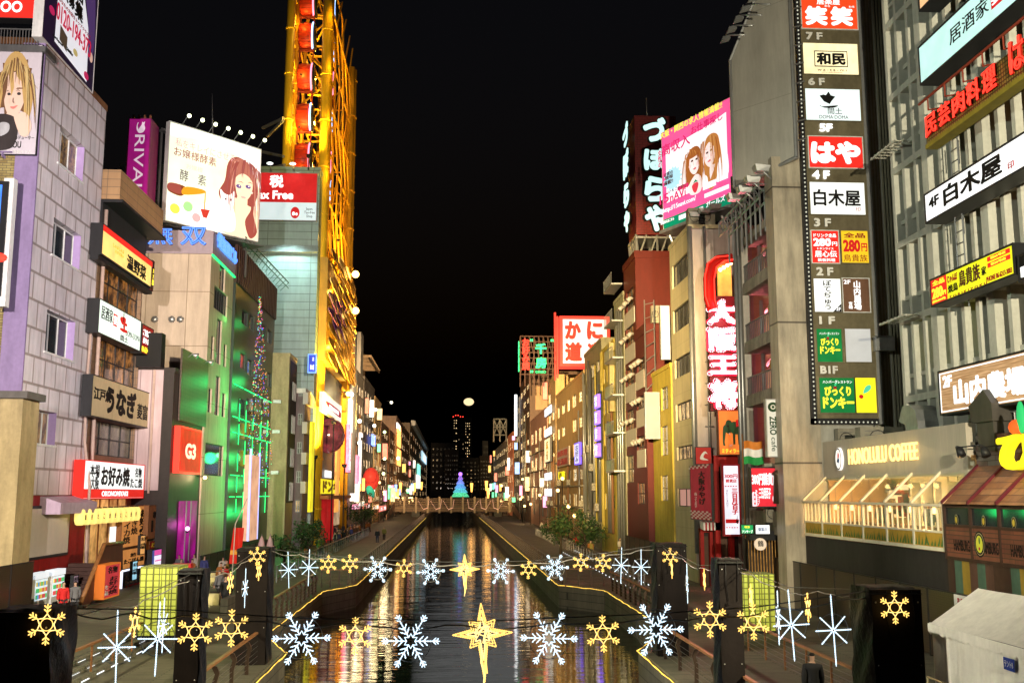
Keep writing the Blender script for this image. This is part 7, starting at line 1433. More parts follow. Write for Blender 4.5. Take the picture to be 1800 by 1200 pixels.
for k in range(4): acu('air conditioner hung among pipes of the olive block, %s from the bottom' % ADN[k], (15.9, a+1.5+k*2.2, 4+2.2*k), .6, 1.0, .9)
B4, a, b, zt = rb('peach_block', 'peach rendered block with large gridded windows', 1026, 977, 655, OCH, [(GD2, WHITE, 3, 3, .07), (GCW, WHITE, 3, 3, .07), W1], 5, 5, [5, 1, 3])
f = fX(15.8, 1010, 778, 1018, 816); sign('vertical_sign', 'short blue white lit vertical sign on the peach block', 'sign', f, .3, E('blue_white', (.7, .7, 1), 1.2, .2), E('violet_edge', (.2, .12, 1), 1.5), [('お好み', .2, .1, .8, .9, D('navy_print', (.03, .03, .2), .5), {'vert': True})], .15)
f = fX(15.8, 978, 787, 1000, 820); sign('hotel_sign', 'dull red and white board on the peach block', 'sign', f, .2, D('dull_white', (.4, .33, .28), .5), None, [('串料理', .1, .55, .9, .9, DRED, {'bold': .03}), ('居酒屋', .1, .1, .9, .45, DRED, {'bold': .03})])
f = fX(15.8, 981, 828, 989, 842); sign('lit_board', 'small yellow lit board under the dull red board', 'sign', f, .3, EY, None, [('酒', .2, .2, .8, .8, BLACK)])
B5, a, b, zt = rb('ochre_block', 'narrow tall ochre block with lit white strips', 976, 962, 662, OCH, [W2, W4], 2, 6)
f = fX(15.6, 957, 770, 967, 812); sign('vertical_sign', 'bright cream lit vertical sign at the edge of the ochre block', 'sign', f, .3, EWM, DK, [('麻雀', .3, .1, .7, .9, DYEL, {'vert': True})], .08)
for k, v in enumerate((715, 752, 830, 858)): f = fX(15.7, 957, v, 968, v+14); sign('lit_board', 'small white lit board on the ochre block, %s from the top' % ADN[k], 'sign', f, .2, E('cool_white', (.85, .92, 1), 1.3), None, [])
B6, a, b, zt = rb('pink_block', 'low pale pink block with a rounded roof duct', 961, 932, 718, D('pink_render', (.5, .27, .2), .6, .3), [W2, W1, W4], 4, 3, [1, 1, 2])
B7, a, b, zt = rb('brown_tower', 'tall dark brown block below the green neon sign', 931, 914, 655, D('dark_brown_wall', (.13, .07, .045), .5, .3), [W2, (GD2, WHITE, 4, 1, .1), W4], 3, 9, [4, 3, 1], fx=.7)
f = fY(a-.1, 941, 662, 978, 720); MB().fbox(f[0], 0, f[1], 0, f[2]-2, 0, .15).build('end_panel', D('peach_panel', (.45, .28, .16), .6, .2), B7)
B8, a, b, zt = rb('grey_block', 'slim grey block with a white light mast', 913, 903, 700, D('slate_wall', (.16, .15, .14), .6, .4), [W1, W5, W2], 4, 7)
r = thing('light_mast', 'bright white light mast on the slim grey block', 'light', (15.6, a+2, zt-8)); MB().box(15.3, 15.9, a+1, a+2, zt-9, zt+1).build('tube', E('mast_white', (.8, .9, 1), 2.2), r)
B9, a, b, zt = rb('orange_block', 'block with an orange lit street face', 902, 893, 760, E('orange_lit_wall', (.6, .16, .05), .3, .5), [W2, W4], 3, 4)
B10, a, b, zt = rb('pale_tower', 'pale far block carrying a white lattice board frame', 892, 868, 772, D('pale_far_wall', (.36, .32, .28), .6, .3), [W1, W2, W4], 8, 5, [5, 2, 1])
f = fY(a, 868, 736, 890, 764); r = thing('roof_lattice', 'white lattice board frame on the roof of the pale far block', 'frame', f[0].o); m = MB()
for k in range(3): m.tube([f[0].p(f[1]*k/2, -2, 0), f[0].p(f[1]*k/2, f[2], 0)], .2, 4); m.tube([f[0].p(0, f[2]*k/2, 0), f[0].p(f[1], f[2]*k/2, 0)], .2, 4)
for k in range(2): m.tube([f[0].p(f[1]*k/2, 0, 0), f[0].p(f[1]*(k+1)/2, f[2], 0)], .15, 4); m.tube([f[0].p(f[1]*(k+1)/2, 0, 0), f[0].p(f[1]*k/2, f[2], 0)], .15, 4)
m.build('lattice', STEEL, r)
# neon boards on those roofs
f = fY(132, 984, 556, 1072, 644); fr, w_, h_ = f; r = thing('neon_sign', 'white neon board with red crab restaurant writing and a red frame', 'sign', fr.o)
MB().fbox(fr, .4, w_-.4, .4, h_-.4, -2.5, 0).build('board', E('white_neon_board', (1, .93, .9), 1.0, .25, ns=.8), r); m = MB()
RED_ = E('red_frame_neon', (1, .05, .03), 1.6)
m.fbox(fr, 0, w_, 0, .4, -3, .15); m.fbox(fr, 0, w_, h_-.4, h_, -3, .15); m.fbox(fr, 0, .4, .4, h_-.4, -3, .15); m.fbox(fr, w_-.4, w_, .4, h_-.4, -3, .15); m.build('frame', RED_, r)
m = MB()
for k in range(6): m.tube([fr.p(-.3, h_*k/6, -.5-.4*k), fr.p(-.3, h_*(k+1)/6, -3+.4*k)], .12, 4)
m.tube([fr.p(-.3, -1.5, -.2), fr.p(-.3, h_, -.2)], .14, 5); m.tube([fr.p(-.3, -1.5, -3), fr.p(-.3, h_+1, -3)], .14, 5); m.build('side_lattice', RED_, r)
for s, a0, b0, a1, b1 in (('か', .1, .54, .42, .9), ('に', .54, .54, .86, .9), ('道', .1, .1, .44, .48), ('楽', .54, .1, .88, .48)):
    text(fr, s, a0*w_, b0*h_, a1*w_, b1*h_, E('red_kana', (.95, .06, .02), .9), r, c=.05, d=.1, bold=.06); text(fr, s, a0*w_, b0*h_, a1*w_, b1*h_, NRED, r, c=.2, neon=.022, name='neon_tube')
f = fY(168, 915, 590, 980, 657); fr, w_, h_ = f; r = thing('neon_sign', 'dark lattice roof sign with red and green neon writing', 'sign', fr.o); m = MB()
for k in range(9): m.tube([fr.p(w_*k/8, -2, -.6), fr.p(w_*k/8, h_, -.6)], .09, 4)
for k in range(8): m.tube([fr.p(0, h_*k/7, -.6), fr.p(w_, h_*k/7, -.6)], .09, 4); m.tube([fr.p(w_*k/8, 0, -.8), fr.p(w_*(k+1)/8, h_*.5, -.8)], .07, 4); m.tube([fr.p(w_*(k+1)/8, h_*.5, -.8), fr.p(w_*k/8, h_, -.8)], .07, 4)
m.build('lattice', D('rust_lattice', (.12, .07, .06), .6), r)
text(fr, 'お好み焼', .04*w_, .1*h_, .24*w_, .92*h_, NRED, r, c=.1, d=.1, vert=True, bold=.03); text(fr, 'お好み焼', .04*w_, .1*h_, .24*w_, .92*h_, E('red_letters', (.75, .02, .02), .6), r, c=.02, d=.1, vert=True, bold=.08, name='letter_shadow')
text(fr, '千', .4*w_, .52*h_, .7*w_, .8*h_, NGRN, r, c=.1, neon=.05); text(fr, '房', .4*w_, .14*h_, .7*w_, .44*h_, NGRN, r, c=.1, neon=.05); text(fr, 'CHIBO', .4*w_, .02*h_, .68*w_, .08*h_, NGRN, r, c=.1, d=.1)
m = MB()
for a, b in ((.26, .85), (.82, .85), (.26, .03)): m.fbox(fr, w_*a, w_*(a+.03), h_*b, h_*(b+.06), 0, .1); m.fbox(fr, w_*(a+.045), w_*(a+.075), h_*b, h_*(b+.06), 0, .1)
m.build('quote_marks', NGRN, r); f2 = Fr(fr.p(0, 0, -3), (0, -1, 0), (-1, 0, 0)); text(f2, 'お好み焼', .3, .1*h_, 1.6, .9*h_, NGRN, r, c=.1, d=.1, vert=True)

# ================================================================ LEFT BANK, FARTHER ON
def lb_(nm, lb, u0, u1, v, mt, sts, nx, nz, p=None, x=-15.8, fx=.55, fz=.5):
    a, b = PX(u0, 600, x).y+.05, PX(u1, 600, x).y-.05; zt = PX(u0 if u0 > 672 else u1, v, x).z
    return bld(nm, lb, x, -30, a, b, 0, zt, mt, wgrid(a+.3, b-.3, 3.5, zt-1, nx, nz, fx, fz, sts, p), [], para=.4, dep=.2), a, b, zt
A1, a, b, zt = lb_('cream_block', 'cream block right beyond the yellow tower with a thick duct', 611, 626, 634, D('cream_far', (.45, .36, .24), .6, .35), [W1, W2, W5], 3, 7)
MB(True).tube([(-15.3, a+2, 6), (-15.3, a+2, zt-4), (-15.6, a+3, zt-2), (-15.6, a+3, zt+3)], .9, 10).build('duct', STEEL, A1); MB().box(-17, -15.9, a, a+2, zt+.4, zt+5).build('tank', WHITE, A1)
A2, a, b, zt = lb_('grey_block', 'grey block with neon verticals beyond the cream duct block', 627, 641, 672, D('grey_far', (.3, .27, .22), .6, .35), [W1, W2, W5, W4], 3, 7)
MB().box(-16.6, -15.9, b-6, b-1, zt+.4, zt+8).build('roof_board', D('grey_metal2', (.3, .29, .26), .5), A2)
A3, a, b, zt = lb_('dark_block', 'dark block with a steel roof pergola in the left row', 642, 660, 690, D('dark_far', (.1, .085, .07), .6, .3), [W1, W2, W4], 4, 7)
m = MB()
for k in range(12): m.box(-18, -14.6, a+k*(b-a)/12, a+k*(b-a)/12+.3, zt+4, zt+4.2)
m.box(-18, -17.8, a, b, zt+.4, zt+4); m.box(-15, -14.8, a, b, zt+3.7, zt+4); m.build('roof_pergola', D('bronze_steel', (.25, .16, .08), .5), A3)
A4, a, b, zt = lb_('beige_block', 'beige block with dim balconies midway along the left row', 661, 672, 715, OCH, [W1, W2, W4, W3], 4, 6)
A5, a, b, zt = lb_('brown_block', 'brown block with amber lit window strip along the left row', 673, 698, 745, D('brown_far', (.2, .12, .08), .6, .3), [W2, W3, W4, W1], 7, 7, [3, 1, 1, 3])
A6, a, b, zt = lb_('tall_brown_block', 'square topped brown block with vertical writing toward the far end of the left row', 699, 722, 736, D('brown_far2', (.22, .15, .11), .6, .3), [W1, W2, W4, W3], 8, 6, [3, 2, 2, 1])
f = fX(-15.4, 723, 740, 733, 790)
A7, a, b, zt = lb_('white_edged_block', 'far dark block with a white lit end wall at left', 723, 752, 748, D('dark_far2', (.24, .18, .13), .6, .3), [W1, W2, W4, W3], 10, 6, [3, 2, 2, 2]); MB().box(-30, -15.4, b-.5, b+.3, zt-38, zt+2).build('white_end', WHITE, A7); MB().box(-15.8, -14.2, a+10, b, zt, zt+2).build('cornice', WHITE, A7)
# vertical neon signs and lamps along that row
def vs_(lb, u, v0, v1, wpx, mt, s=None, x=-14.9, tm=None):
    f = fX(x, u, v0, u+wpx, v1); return sign('vertical_sign', lb, 'sign', f, .4, mt, None, [(s, .15, .05, .85, .95, tm or TWH, {'vert': True, 'c': .02})] if s else [], 0)
WS = E('white_strip_sign', (1, .86, .8), 1.7, .3); PKS = E('pink_strip_sign', (1, .2, .3), 2.2, .4); BLS = E('blue_strip_sign', (.15, .25, 1), 3, .3); ORS = E('orange_strip_sign', (1, .42, .1), 2.6, .3)
vs_('tall white and pink lit sign just beyond the yellow tower', 616, 702, 760, 5, WS); vs_('tall pink lit sign low beyond the yellow tower', 613, 745, 830, 4, PKS, '大阪名物'); vs_('white glowing sign low on the cream duct block', 620, 830, 880, 4, WS, '居酒屋')
vs_('pink lit sign low on the grey neon block', 628, 800, 850, 4, PKS); vs_('white slim sign on the grey neon block', 634, 760, 850, 3, WS); vs_('red and blue sign high on the dark pergola block', 656, 764, 783, 4, BLS, 'ビル'); vs_('orange lit window strip sign on the brown block', 700, 748, 762, 5, ORS); vs_('second orange strip below the first on the brown block', 700, 764, 785, 5, ORS); vs_('third orange strip lowest on the brown block', 700, 790, 818, 5, ORS)
vs_('white lit sign at the top of the brown block', 699, 745, 755, 5, WS); vs_('teal lit vertical sign far down the left row', 735, 816, 840, 4, E('teal_strip', (.3, 1, .8), 1.2)); vs_('blue white sign far down the left row, low', 733, 835, 858, 6, WS); vs_('blue board far down the left row, high', 742, 797, 812, 8, E('pale_blue_strip', (.5, .8, 1), 1.1), '古屋')
LWB = E('street_bulb', (1, .95, .7), 6); LWG = E('street_bulb_green', (.8, 1, .4), 6)
for i, (u, v, mt) in enumerate(((612, 692, LWG), (618, 693, LWB), (632, 740, LWB), (632, 778, LWB), (660, 720, LWB), (676, 759, LWG), (676, 806, LWG), (700, 805, LWG), (688, 707, LWB), (658, 748, LWB), (674, 832, LWG))):
    p = PX(u, v, -14.6); r = thing('facade_lamp', ('small lamp on the far left facades by the %s' % ('yellow tower', 'yellow tower and nearer the canal', 'grey neon block', 'grey neon block, lower', 'dark pergola block', 'beige block', 'beige block, lower', 'brown block', 'roof of the beige block', 'dark pergola block, lower', 'beige block, lowest')[i]), 'lamp', p, 'lamps on the far left facades')
    MB(True).ball(p, .32 if p.y < 260 else .5, 8, 6).build('bulb', mt, r); MB(True).tube([p+V((0, 0, .3)), (-15.7, p.y, p.z+.3)], .07, 5).build('arm', DK, r)
    if i % 2 == 0: lamp(r, 'POINT', p+V((.4, -.5, 0)), 420, (1, .78, .4), .9)
# shellfish-red street decoration
r = thing('red_roof_ornament', 'large red and green street ornament over the left walkway', 'ornament', PX(652, 848, -14)); p = PX(652, 848, -14); m = MB(True); m.ball(p+V((0, 0, .6)), 2.4, 14, 8, (.6, 1, .85)); m.ball(p+V((0, -2.2, 1)), 1.2, 10, 6); m.build('red_shell', E('red_shell', (.7, .05, .03), .6, .3), r); m = MB(True); m.tube([p+V((0, -4, -1)), p+V((0, 0, -1.6)), p+V((0, 6, -2.4))], [.5, .7, .2], 8); m.build('green_leaf', E('green_leaf_lit', (.05, .5, .3), .6), r)
for k, (u, v, c) in enumerate(((640, 884, (1, .2, .15)), (655, 886, (1, .5, .2)), (668, 888, (1, .25, .2)), (630, 880, (1, .8, .5)), (622, 885, (1, .3, .5)))):
    f = fX(-14.4, u, v, u+11, v+10); sign('stall_board', 'lit stall board along the crowded far left walkway, %s from the left' % {4: 'first', 3: 'second', 0: 'third', 1: 'fourth', 2: 'fifth'}[k], 'sign', f, .3, E('stall%d' % k, c, 1.0, .3), None, [('たこ焼', .1, .2, .9, .8, TWH)])

# wooden bridge across the canal
YBR = 270; BW_ = T('bridge_timber', (.26, .16, .08), (.2, .12, .06), (.07, .045, .03), 5, .5, .06, .3, .7, .4, .4)
br = thing('wooden_bridge', 'low timber bridge spanning the canal in the distance', 'bridge', (1.5, YBR, 0)); x0, x1 = PY(690, 885, YBR).x, PY(916, 885, YBR).x
z0, z1 = PY(800, 899, YBR).z, PY(800, 874, YBR).z
MB().box(x0-8, x1+8, YBR, YBR+14, z0, z0+1.3).build('deck', BW_, br)
n_ = 12
for k in range(5): MB().box(x0-8, x1+8, YBR-.1, YBR+.1, z0+1.45+k*(z1-z0-1.5)/5, z0+1.45+(k+.62)*(z1-z0-1.5)/5).build('rail_board', BW_, br)
for i in range(n_): x = x0+(x1-x0)*i/(n_-1); MB().box(x-.25, x+.25, YBR-.35, YBR-.12, z0-.3, z1+.25).build('post', D('pale_timber', (.45, .33, .2), .7), br)
for x in (x0+6, x1-6): MB().box(x-1, x+1, YBR+1, YBR+13, -1.8, z0).build('pier', STONE, br)
lamp(br, 'AREA', (1, YBR-14, 9), 1100, (1, .72, .4), 6, (1, YBR, 4))
GAR = E('garland_bulb', (1, .5, .3), 1.1); gs = thing('garland', 'strings of pinkish lights swagged over the bridge on both sides of the lit tree', 'garland', PY(812, 885, YBR-1)); m = MB(True)
for s in (-1, 1):
    for k in range(3):
        P = [(810+s*(12+22*k), 878), (810+s*(14+22*k), 892), (810+s*(22+22*k), 895), (810+s*(32+22*k), 878)]
        for (a0, b0), (a1, b1) in zip(P[:-1], P[1:]):
            for q in range(7): m.ball(PY(a0+(a1-a0)*q/7, b0+(b1-b0)*q/7, YBR-.8), .09, 4, 3)
o = m.build('bulbs', GAR, gs); o['kind'] = 'stuff'
ct = thing('lit_tree', 'cone shaped lit tree glowing green to violet on the wooden bridge', 'light tree', PY(809, 873, YBR+2)); p = PY(809, 873, YBR+2); H = 5.6
for k, c in enumerate(((.1, .7, .35), (.1, .55, .7), (.12, .4, .9), (.2, .3, 1), (.35, .2, 1))):
    m = MB(True); za, zc = H*k/5, H*(k+1)/5; m.tube([p+V((0, 0, za)), p+V((0, 0, za+.2)), p+V((0, 0, zc))], [2.4*(1-k/5.6), 2.3*(1-k/5.6), 2.4*(1-(k+1)/5.6)-.35*(k < 4)], 14); m.build('tier', E('tree_tier%d' % k, c, 1.0, .6, ns=2.5), ct)
MB(True).ball(p+V((0, 0, H+.35)), .5).build('star', E('violet_star', (.4, .15, 1), 2.5), ct)
# street lamps near the bridge
SL = E('torch_glow', (1, .42, .08), 3.2)
for i, (u, v, Y) in enumerate(((704, 858, 300), (729, 858, 330), (684, 880, 268), (741, 855, 380), (829, 858, 330), (855, 855, 300), (858, 868, 290))):
    p = PY(u, v, Y); tl = 2.8 if i != 2 else 2.4; r = thing('torch_lamp', 'orange glowing torch lamp at the far bridge, %s from the left' % ('second third first fourth fifth sixth seventh'.split()[i]), 'lamp', (p.x, p.y, 0), 'torch lamps at the far bridge')
    MB(True).tube([(p.x, p.y, p.z-tl*.4), (p.x, p.y, p.z+tl*.6)], [.25, .45], 8).build('glow', SL, r); MB(True).tube([(p.x, p.y, 0), (p.x, p.y, p.z-tl*.4)], .2, 6).build('pole', DK, r)
    if i in (0, 2, 4, 5): lamp(r, 'POINT', p+V((0, -1.5, 2)), 300, (1, .5, .15), 1.3)
p = PY(921, 864, 262); r = thing('flare_lamp', 'dazzling white lamp on a mast by the stairs at the right end of the bridge', 'lamp', (p.x, p.y, 0)); MB(True).ball(p, .8, 10, 6).build('bulb', E('white_flare', (1, 1, .95), 9), r); MB(True).tube([(p.x, p.y, 0), p], .2, 6).build('mast', DK, r); lamp(r, 'POINT', p+V((0, -2, 0)), 500, (1, 1, .92), 1)
for sx, lb in ((1, 'stairs rising to the right end of the wooden bridge'), (-1, 'stairs rising to the left end of the wooden bridge')):
    xa = 18.2*sx if sx > 0 else -17; r = thing('stairs', lb, 'stairs', (xa, 255, 0))
    for k in range(12): MB().box(xa-2.2, xa+2.2, 240+k*2.3, 270, z0*k/12*1.1+.01, z0*(k+1)/12*1.1+.05).build('tread', D('stair_stone', (.16, .14, .12), .8), r)
    for s in (-1, 1): MB().hexa([(xa+s*2.3-.1, 238, .0), (xa+s*2.3+.1, 238, .0), (xa+s*2.3+.1, 270, z0+.4), (xa+s*2.3-.1, 270, z0+.4), (xa+s*2.3-.1, 238, 1.2), (xa+s*2.3+.1, 238, 1.2), (xa+s*2.3+.1, 270, z0+2.4), (xa+s*2.3-.1, 270, z0+2.4)]).build('side_rail', D('rail_copper', (.3, .15, .09), .5), r)
# beyond the bridge
for i, (u0, v0, u1, Y, mt, lb) in enumerate(((757, 780, 800, 900, D('far_dark', (.07, .065, .065), .7), 'dim far block left of the lit tree'), (781, 792, 806, 820, D('far_brown', (.1, .08, .07), .7), 'dim brown far block just behind the lit tree at left'), (804, 806, 846, 1000, D('far_dark', (.07, .065, .065), .7), 'wide dim far block straight behind the lit tree'), (843, 803, 872, 860, D('far_brown', (.1, .08, .07), .7), 'dim far block right of the lit tree'), (848, 776, 858, 1100, D('far_grey', (.2, .19, .19), .7), 'slim pale far tower right of the moon'))):
    f = fY(Y, u0, v0, u1, 868); x0_, x1_ = f[0].o.x, f[0].o.x+f[1]; zt = f[0].o.z+f[2]
    bld('far_block', lb, x0_, x1_, Y, Y+30, -3, zt, mt, [], wgrid(x0_+.5, x1_-.5, 8, zt-2, 6, 8, .45, .35, [(GD, GREY, 1, 1, .2), (GWM, GREY, 1, 1, .2)], [9, 1]), para=1) 
Yw = 1500; f = fY(Yw, 795, 734, 829, 868); x0_, x1_ = f[0].o.x, f[0].o.x+f[1]; zt = f[0].o.z+f[2]; GWF = (E('far_window', (1, .7, .35), 1.6), GREY, 1, 1, .2)
tw = bld('far_tower', 'dark far tower with scattered lit windows and red beacons below the moon', x0_, x1_, Yw, Yw+30, -3, zt, D('tower_dark', (.02, .02, .022), .6), [], wgrid(x0_+1, x0_+7, zt-62, zt-2, 2, 16, .5, .4, [GWF, W1], [5, 3])+wgrid(x1_-10, x1_-2, zt-62, zt-6, 3, 14, .5, .4, [GWF, W1], [4, 3])+wgrid(x0_+8, x1_-11, zt-62, zt-8, 3, 8, .3, .3, [GWF, W1], [1, 8]), para=1)
m = MB(True)
for k in range(5): m.ball((x0_+1+k*(x1_-x0_-14)/4, Yw-.5, zt+1.5+2*(k in (1, 2))), .8, 6, 4)
m.build('beacon', E('red_beacon', (1, .05, .03), 3), tw)
p = PY(824, 706, 3000); o = tag(MB(True).ball(p, 15, 24, 14, (1, .5, .74)).build('moon', E('moon_light', (1, .76, .42), 1.25)), 'bright warm moon low in the black sky', 'moon')

# air conditioners, ledges and pipes that crowd the narrow facades
rd5 = random.Random(8)
for (bb_, L_, hh) in ((B2, (PX(1080, 600, 16.4).y, PX(1057, 600, 16.4).y), 18), (B4, (PX(1026, 600, 16.4).y, PX(977, 600, 16.4).y), 17), (B5, (PX(976, 600, 16.4).y, PX(962, 600, 16.4).y), 19), (B6, (PX(961, 600, 16.4).y, PX(932, 600, 16.4).y), 17), (B7, (PX(931, 600, 16.4).y, PX(914, 600, 16.4).y), 26), (A1, (PX(611, 600, -15.8).y, PX(626, 600, -15.8).y), 20), (A2, (PX(627, 600, -15.8).y, PX(641, 600, -15.8).y), 20), (A4, (PX(661, 600, -15.8).y, PX(672, 600, -15.8).y), 22), (A5, (PX(673, 600, -15.8).y, PX(698, 600, -15.8).y), 24)):
    s_ = 1 if bb_.location.x > 0 else -1; X_ = 16.4 if s_ > 0 else -15.8
    for k in range(4):
        y = rd5.uniform(L_[0]+1, L_[1]-1); MB(True).tube([(X_-s_*.2, y, 2), (X_-s_*.2, y, hh-rd5.uniform(0, 8))], rd5.uniform(.07, .16), 6).build('pipe', rd5.choice((STEEL, GREY, D('rust_pipe', (.2, .1, .05), .6))), bb_)
    for k in range(5):
        if rd5.random() < .45: continue
        z = 4+k*3.3+rd5.uniform(-.6, .6); MB().box(min(X_, X_-s_*.5), max(X_, X_-s_*.5), L_[0]+.4, L_[1]-.4, z, z+.14).build('ledge', SOF, bb_)
        for q in range(2):
            y = rd5.uniform(L_[0]+1, L_[1]-1); acu('small air conditioner hung on the far %s facades' % ('right' if s_ > 0 else 'left'), (X_-s_*.3, y, z+.14), .5, 1.0, .85); C.objects[-1]

# small lit signs and lamps crowding both far rows
rs = random.Random(31); SC = [E('far_sign%d' % k, c, 2.0, .4, ns=.8) for k, c in enumerate(((1, .25, .15), (1, .5, .12), (1, .72, .3), (.3, .5, 1), (.2, .9, .4), (1, .9, .75), (1, .35, .55)))]
BW2 = E('warm_lamp_bulb', (1, .62, .22), 5)
for side in (-1, 1):
    for k in range(26):
        y = rs.uniform(165, 430); X_ = (-15.8 if side < 0 else 16.4)-side*rs.uniform(.5, 1.2); z = rs.choice((rs.uniform(3, 7), rs.uniform(6, 22))); hh, ww = rs.uniform(1.2, 3.6), rs.uniform(.7, 1.2); f = Fr((X_-ww/2, y, z), (1, 0, 0), (0, -1, 0))
        sign('vertical_sign', 'small lit sign among the crowded far %s facades' % ('left' if side < 0 else 'right'), 'sign', (f, ww, hh), .4, rs.choice(SC), DK, [], .06, group='small signs on the far %s facades' % ('left' if side < 0 else 'right'))
    for k in range(16):
        y = rs.uniform(120 if side > 0 else 160, 420); X_ = (-15.8 if side < 0 else 16.4)-side*rs.uniform(.8, 1.6); z = rs.uniform(3, 9); r = thing('street_lamp', 'small warm lamp along the far %s shopfronts' % ('left' if side < 0 else 'right'), 'lamp', (X_, y, 0), 'small lamps along the far %s shopfronts' % ('left' if side < 0 else 'right'))
        MB(True).ball((X_, y, z), .26 if y < 260 else .38, 8, 6).build('bulb', BW2, r); MB(True).tube([(X_, y, 0), (X_, y, z-.2)], .06, 5).build('pole', DK, r)
        if k % 3 == 0: lamp(r, 'POINT', (X_-side*.6, y-.6, z), 260, (1, .65, .28), .8)
# ================================================================ GREENERY, STREET FURNITURE AND PEOPLE
BARK = D('bark', (.06, .045, .03), .9, .4); LF = [D('leaf_dark', (.02, .05, .015), .6, .4), D('leaf_mid', (.045, .085, .025), .6, .4), D('leaf_pale', (.08, .12, .035), .6, .4)]
def tree(label, x, y, h, r_, n_=900, group='small trees on the banks', z=0, seed=1):
    rd = random.Random(seed); t = thing('leafy_tree', label, 'tree', (x, y, z), group); m = MB(True); m.tube([(x, y, z), (x+.08, y, z+h*.3), (x, y+.05, z+h*.55)], [.14, .1, .07], 7)
    for k in range(7): a = rd.random()*6.28; m.tube([(x, y, z+h*(.3+.05*k)), (x+math.cos(a)*r_*.4, y+math.sin(a)*r_*.4, z+h*(.5+.04*k)), (x+math.cos(a)*r_*.75, y+math.sin(a)*r_*.75, z+h*(.62+.05*k))], [.06, .04, .015], 5)
    m.build('trunk', BARK, t); m = MB(); cl = [(rd.gauss(0, .42)*r_, rd.gauss(0, .42)*r_, h*(.62+rd.gauss(0, .16)), rd.uniform(.22, .42)*r_) for _ in range(24)]
    for k in range(n_):
        c = rd.choice(cl); d = V((rd.gauss(0, 1), rd.gauss(0, 1), rd.gauss(0, .8))).normalized()*c[3]*rd.uniform(.5, 1.1); p = V((x+c[0], y+c[1], z+max(c[2], h*.25)))+d; m.m = rd.choices((0, 1, 2), (4, 4, 1))[0]
        a = V((rd.gauss(0, 1), rd.gauss(0, 1), rd.gauss(0, .6))).normalized(); b = a.cross(V((rd.gauss(0, 1), rd.gauss(0, 1), rd.gauss(0, 1)))).normalized(); s = rd.uniform(.1, .19)
        m.poly(p-a*s, p+b*s*.5, p+a*s, p-b*s*.5)
    m.build('crown', LF, t)
for u, v, Y, h, r_, lb in ((985, 955, 104, 4.2, 2.0, 'bushy tree at right before the piped block, farther of two'), (1028, 965, 96, 4.0, 2.1, 'bushy tree at right below the yellow block, nearer of two'), (541, 965, 92, 3.9, 1.7, 'bushy tree on the left walkway below the yellow tower'), (640, 935, 150, 5, 2.5, 'bushy tree farther along the left walkway')):
    p = PY(u, v, Y); tree(lb, p.x, Y, h, r_, 1300, seed=int(u))
p = PY(500, 960, 88); tree('low shrub beside the closed parasols', p.x, 88, 2.2, 1.3, 500, seed=5); p = PY(1500, 1062, 30); 
for u, lb in ((459, 'closed pale pink parasol, left of the pair'), (474, 'closed pale pink parasol, right of the pair')):
    p = PY(u, 975, 80); r = thing('parasol', lb, 'parasol', (p.x, 80, 0), 'closed parasols'); m = MB(True); P = [(p.x, 80, z) for z in (1.0, 1.2, 1.9, 2.5, 2.8)]; m.tube(P, [.3, .36, .3, .17, .04], 10); m.build('canopy', D('parasol_cloth', (.6, .45, .42), .7, .2), r); MB(True).tube([(p.x, 80, 0), (p.x, 80, 2.95)], .03, 6).build('pole', STEEL, r); MB(True).tube([(p.x, 80, 0), (p.x, 80, .1)], .35, 10).build('base', DK, r)
p = PY(418, 990, 58); r = thing('banner_flag', 'tall red banner flag with an orange band on a leaning pole', 'banner', (p.x, 58, 0)); f = fY(58, 409, 927, 428, 990); m = MB(True); mm = [E('flag_red', (.6, .02, .01), .5, .3), E('flag_amber', (.8, .35, .05), .5, .3)]
for i in range(7):
    for j in range(9): m.v.append(f[0].p(f[1]*i/6-.05*(8-j)*.4, f[2]*j/8, .07*math.sin(i*1.4+j*.5)))
for i in range(6):
    for j in range(8): m.m = 1 if j == 2 else 0; q = i*9+j; m.f.append([q, q+9, q+10, q+1]); m.mi.append(m.m)
m.build('cloth', mm, r); MB(True).tube([f[0].p(0, -f[0].o.z, 0), f[0].p(.1, f[2]+.2, 0), f[0].p(.7, f[2]+1.6, 0)], .03, 6).build('pole', D('pale_pole', (.5, .42, .35), .5), r)
p = PY(320, 1030, 47); r = thing('menu_stand', 'red and white menu stand on the left terrace by the green lantern', 'stand', (p.x, 47, .45)); f = fY(47, 310, 998, 330, 1035); MB().fbox(f[0], 0, f[1], -.2, f[2], -.1, 0).build('board', E('stand_pink', (.9, .35, .3), .6, .4), r); MB().fbox(f[0], -.15, f[1]+.15, f[2], f[2]+.2, -.3, .2).build('top', DRED, r); text(f[0], 'お好み', .05, .2, f[1]-.05, .5, DRED, r); text(f[0], 'セール', .05, .7, f[1]-.05, 1.0, DRED, r); MB().fbox(f[0], .1, f[1]-.1, -f[0].o.z+.45, -.2, -.1, -.05).build('leg', DK, r)
for u, v, lb in ((372, 1062, 'small cube planter lit yellow at the foot of the left pillars'), (375, 1022, 'smaller cube planter lit yellow farther back at left')):
    p = PZ(u, v, 0); r = thing('planter', lb, 'planter', p); MB().prism([p+V((-.45, -.3, 0)), p+V((.45, -.3, 0)), p+V((.45, .5, 0)), p+V((-.45, .5, 0))], (0, 0, .62)).build('box', D('planter_stone', (.4, .36, .22), .7), r); MB().box(p.x-.4, p.x+.4, p.y-.25, p.y+.45, .63, .66).build('soil', D('soil', (.05, .04, .03), .9), r); MB().box(p.x-.3, p.x-.1, p.y-.75, p.y-.6, 0, .05).build('uplight', E('uplight', (1, .95, .5), 4), r); lamp(r, 'POINT', (p.x-.1, p.y-.7, .3), 12, (1, .85, .3), .1)
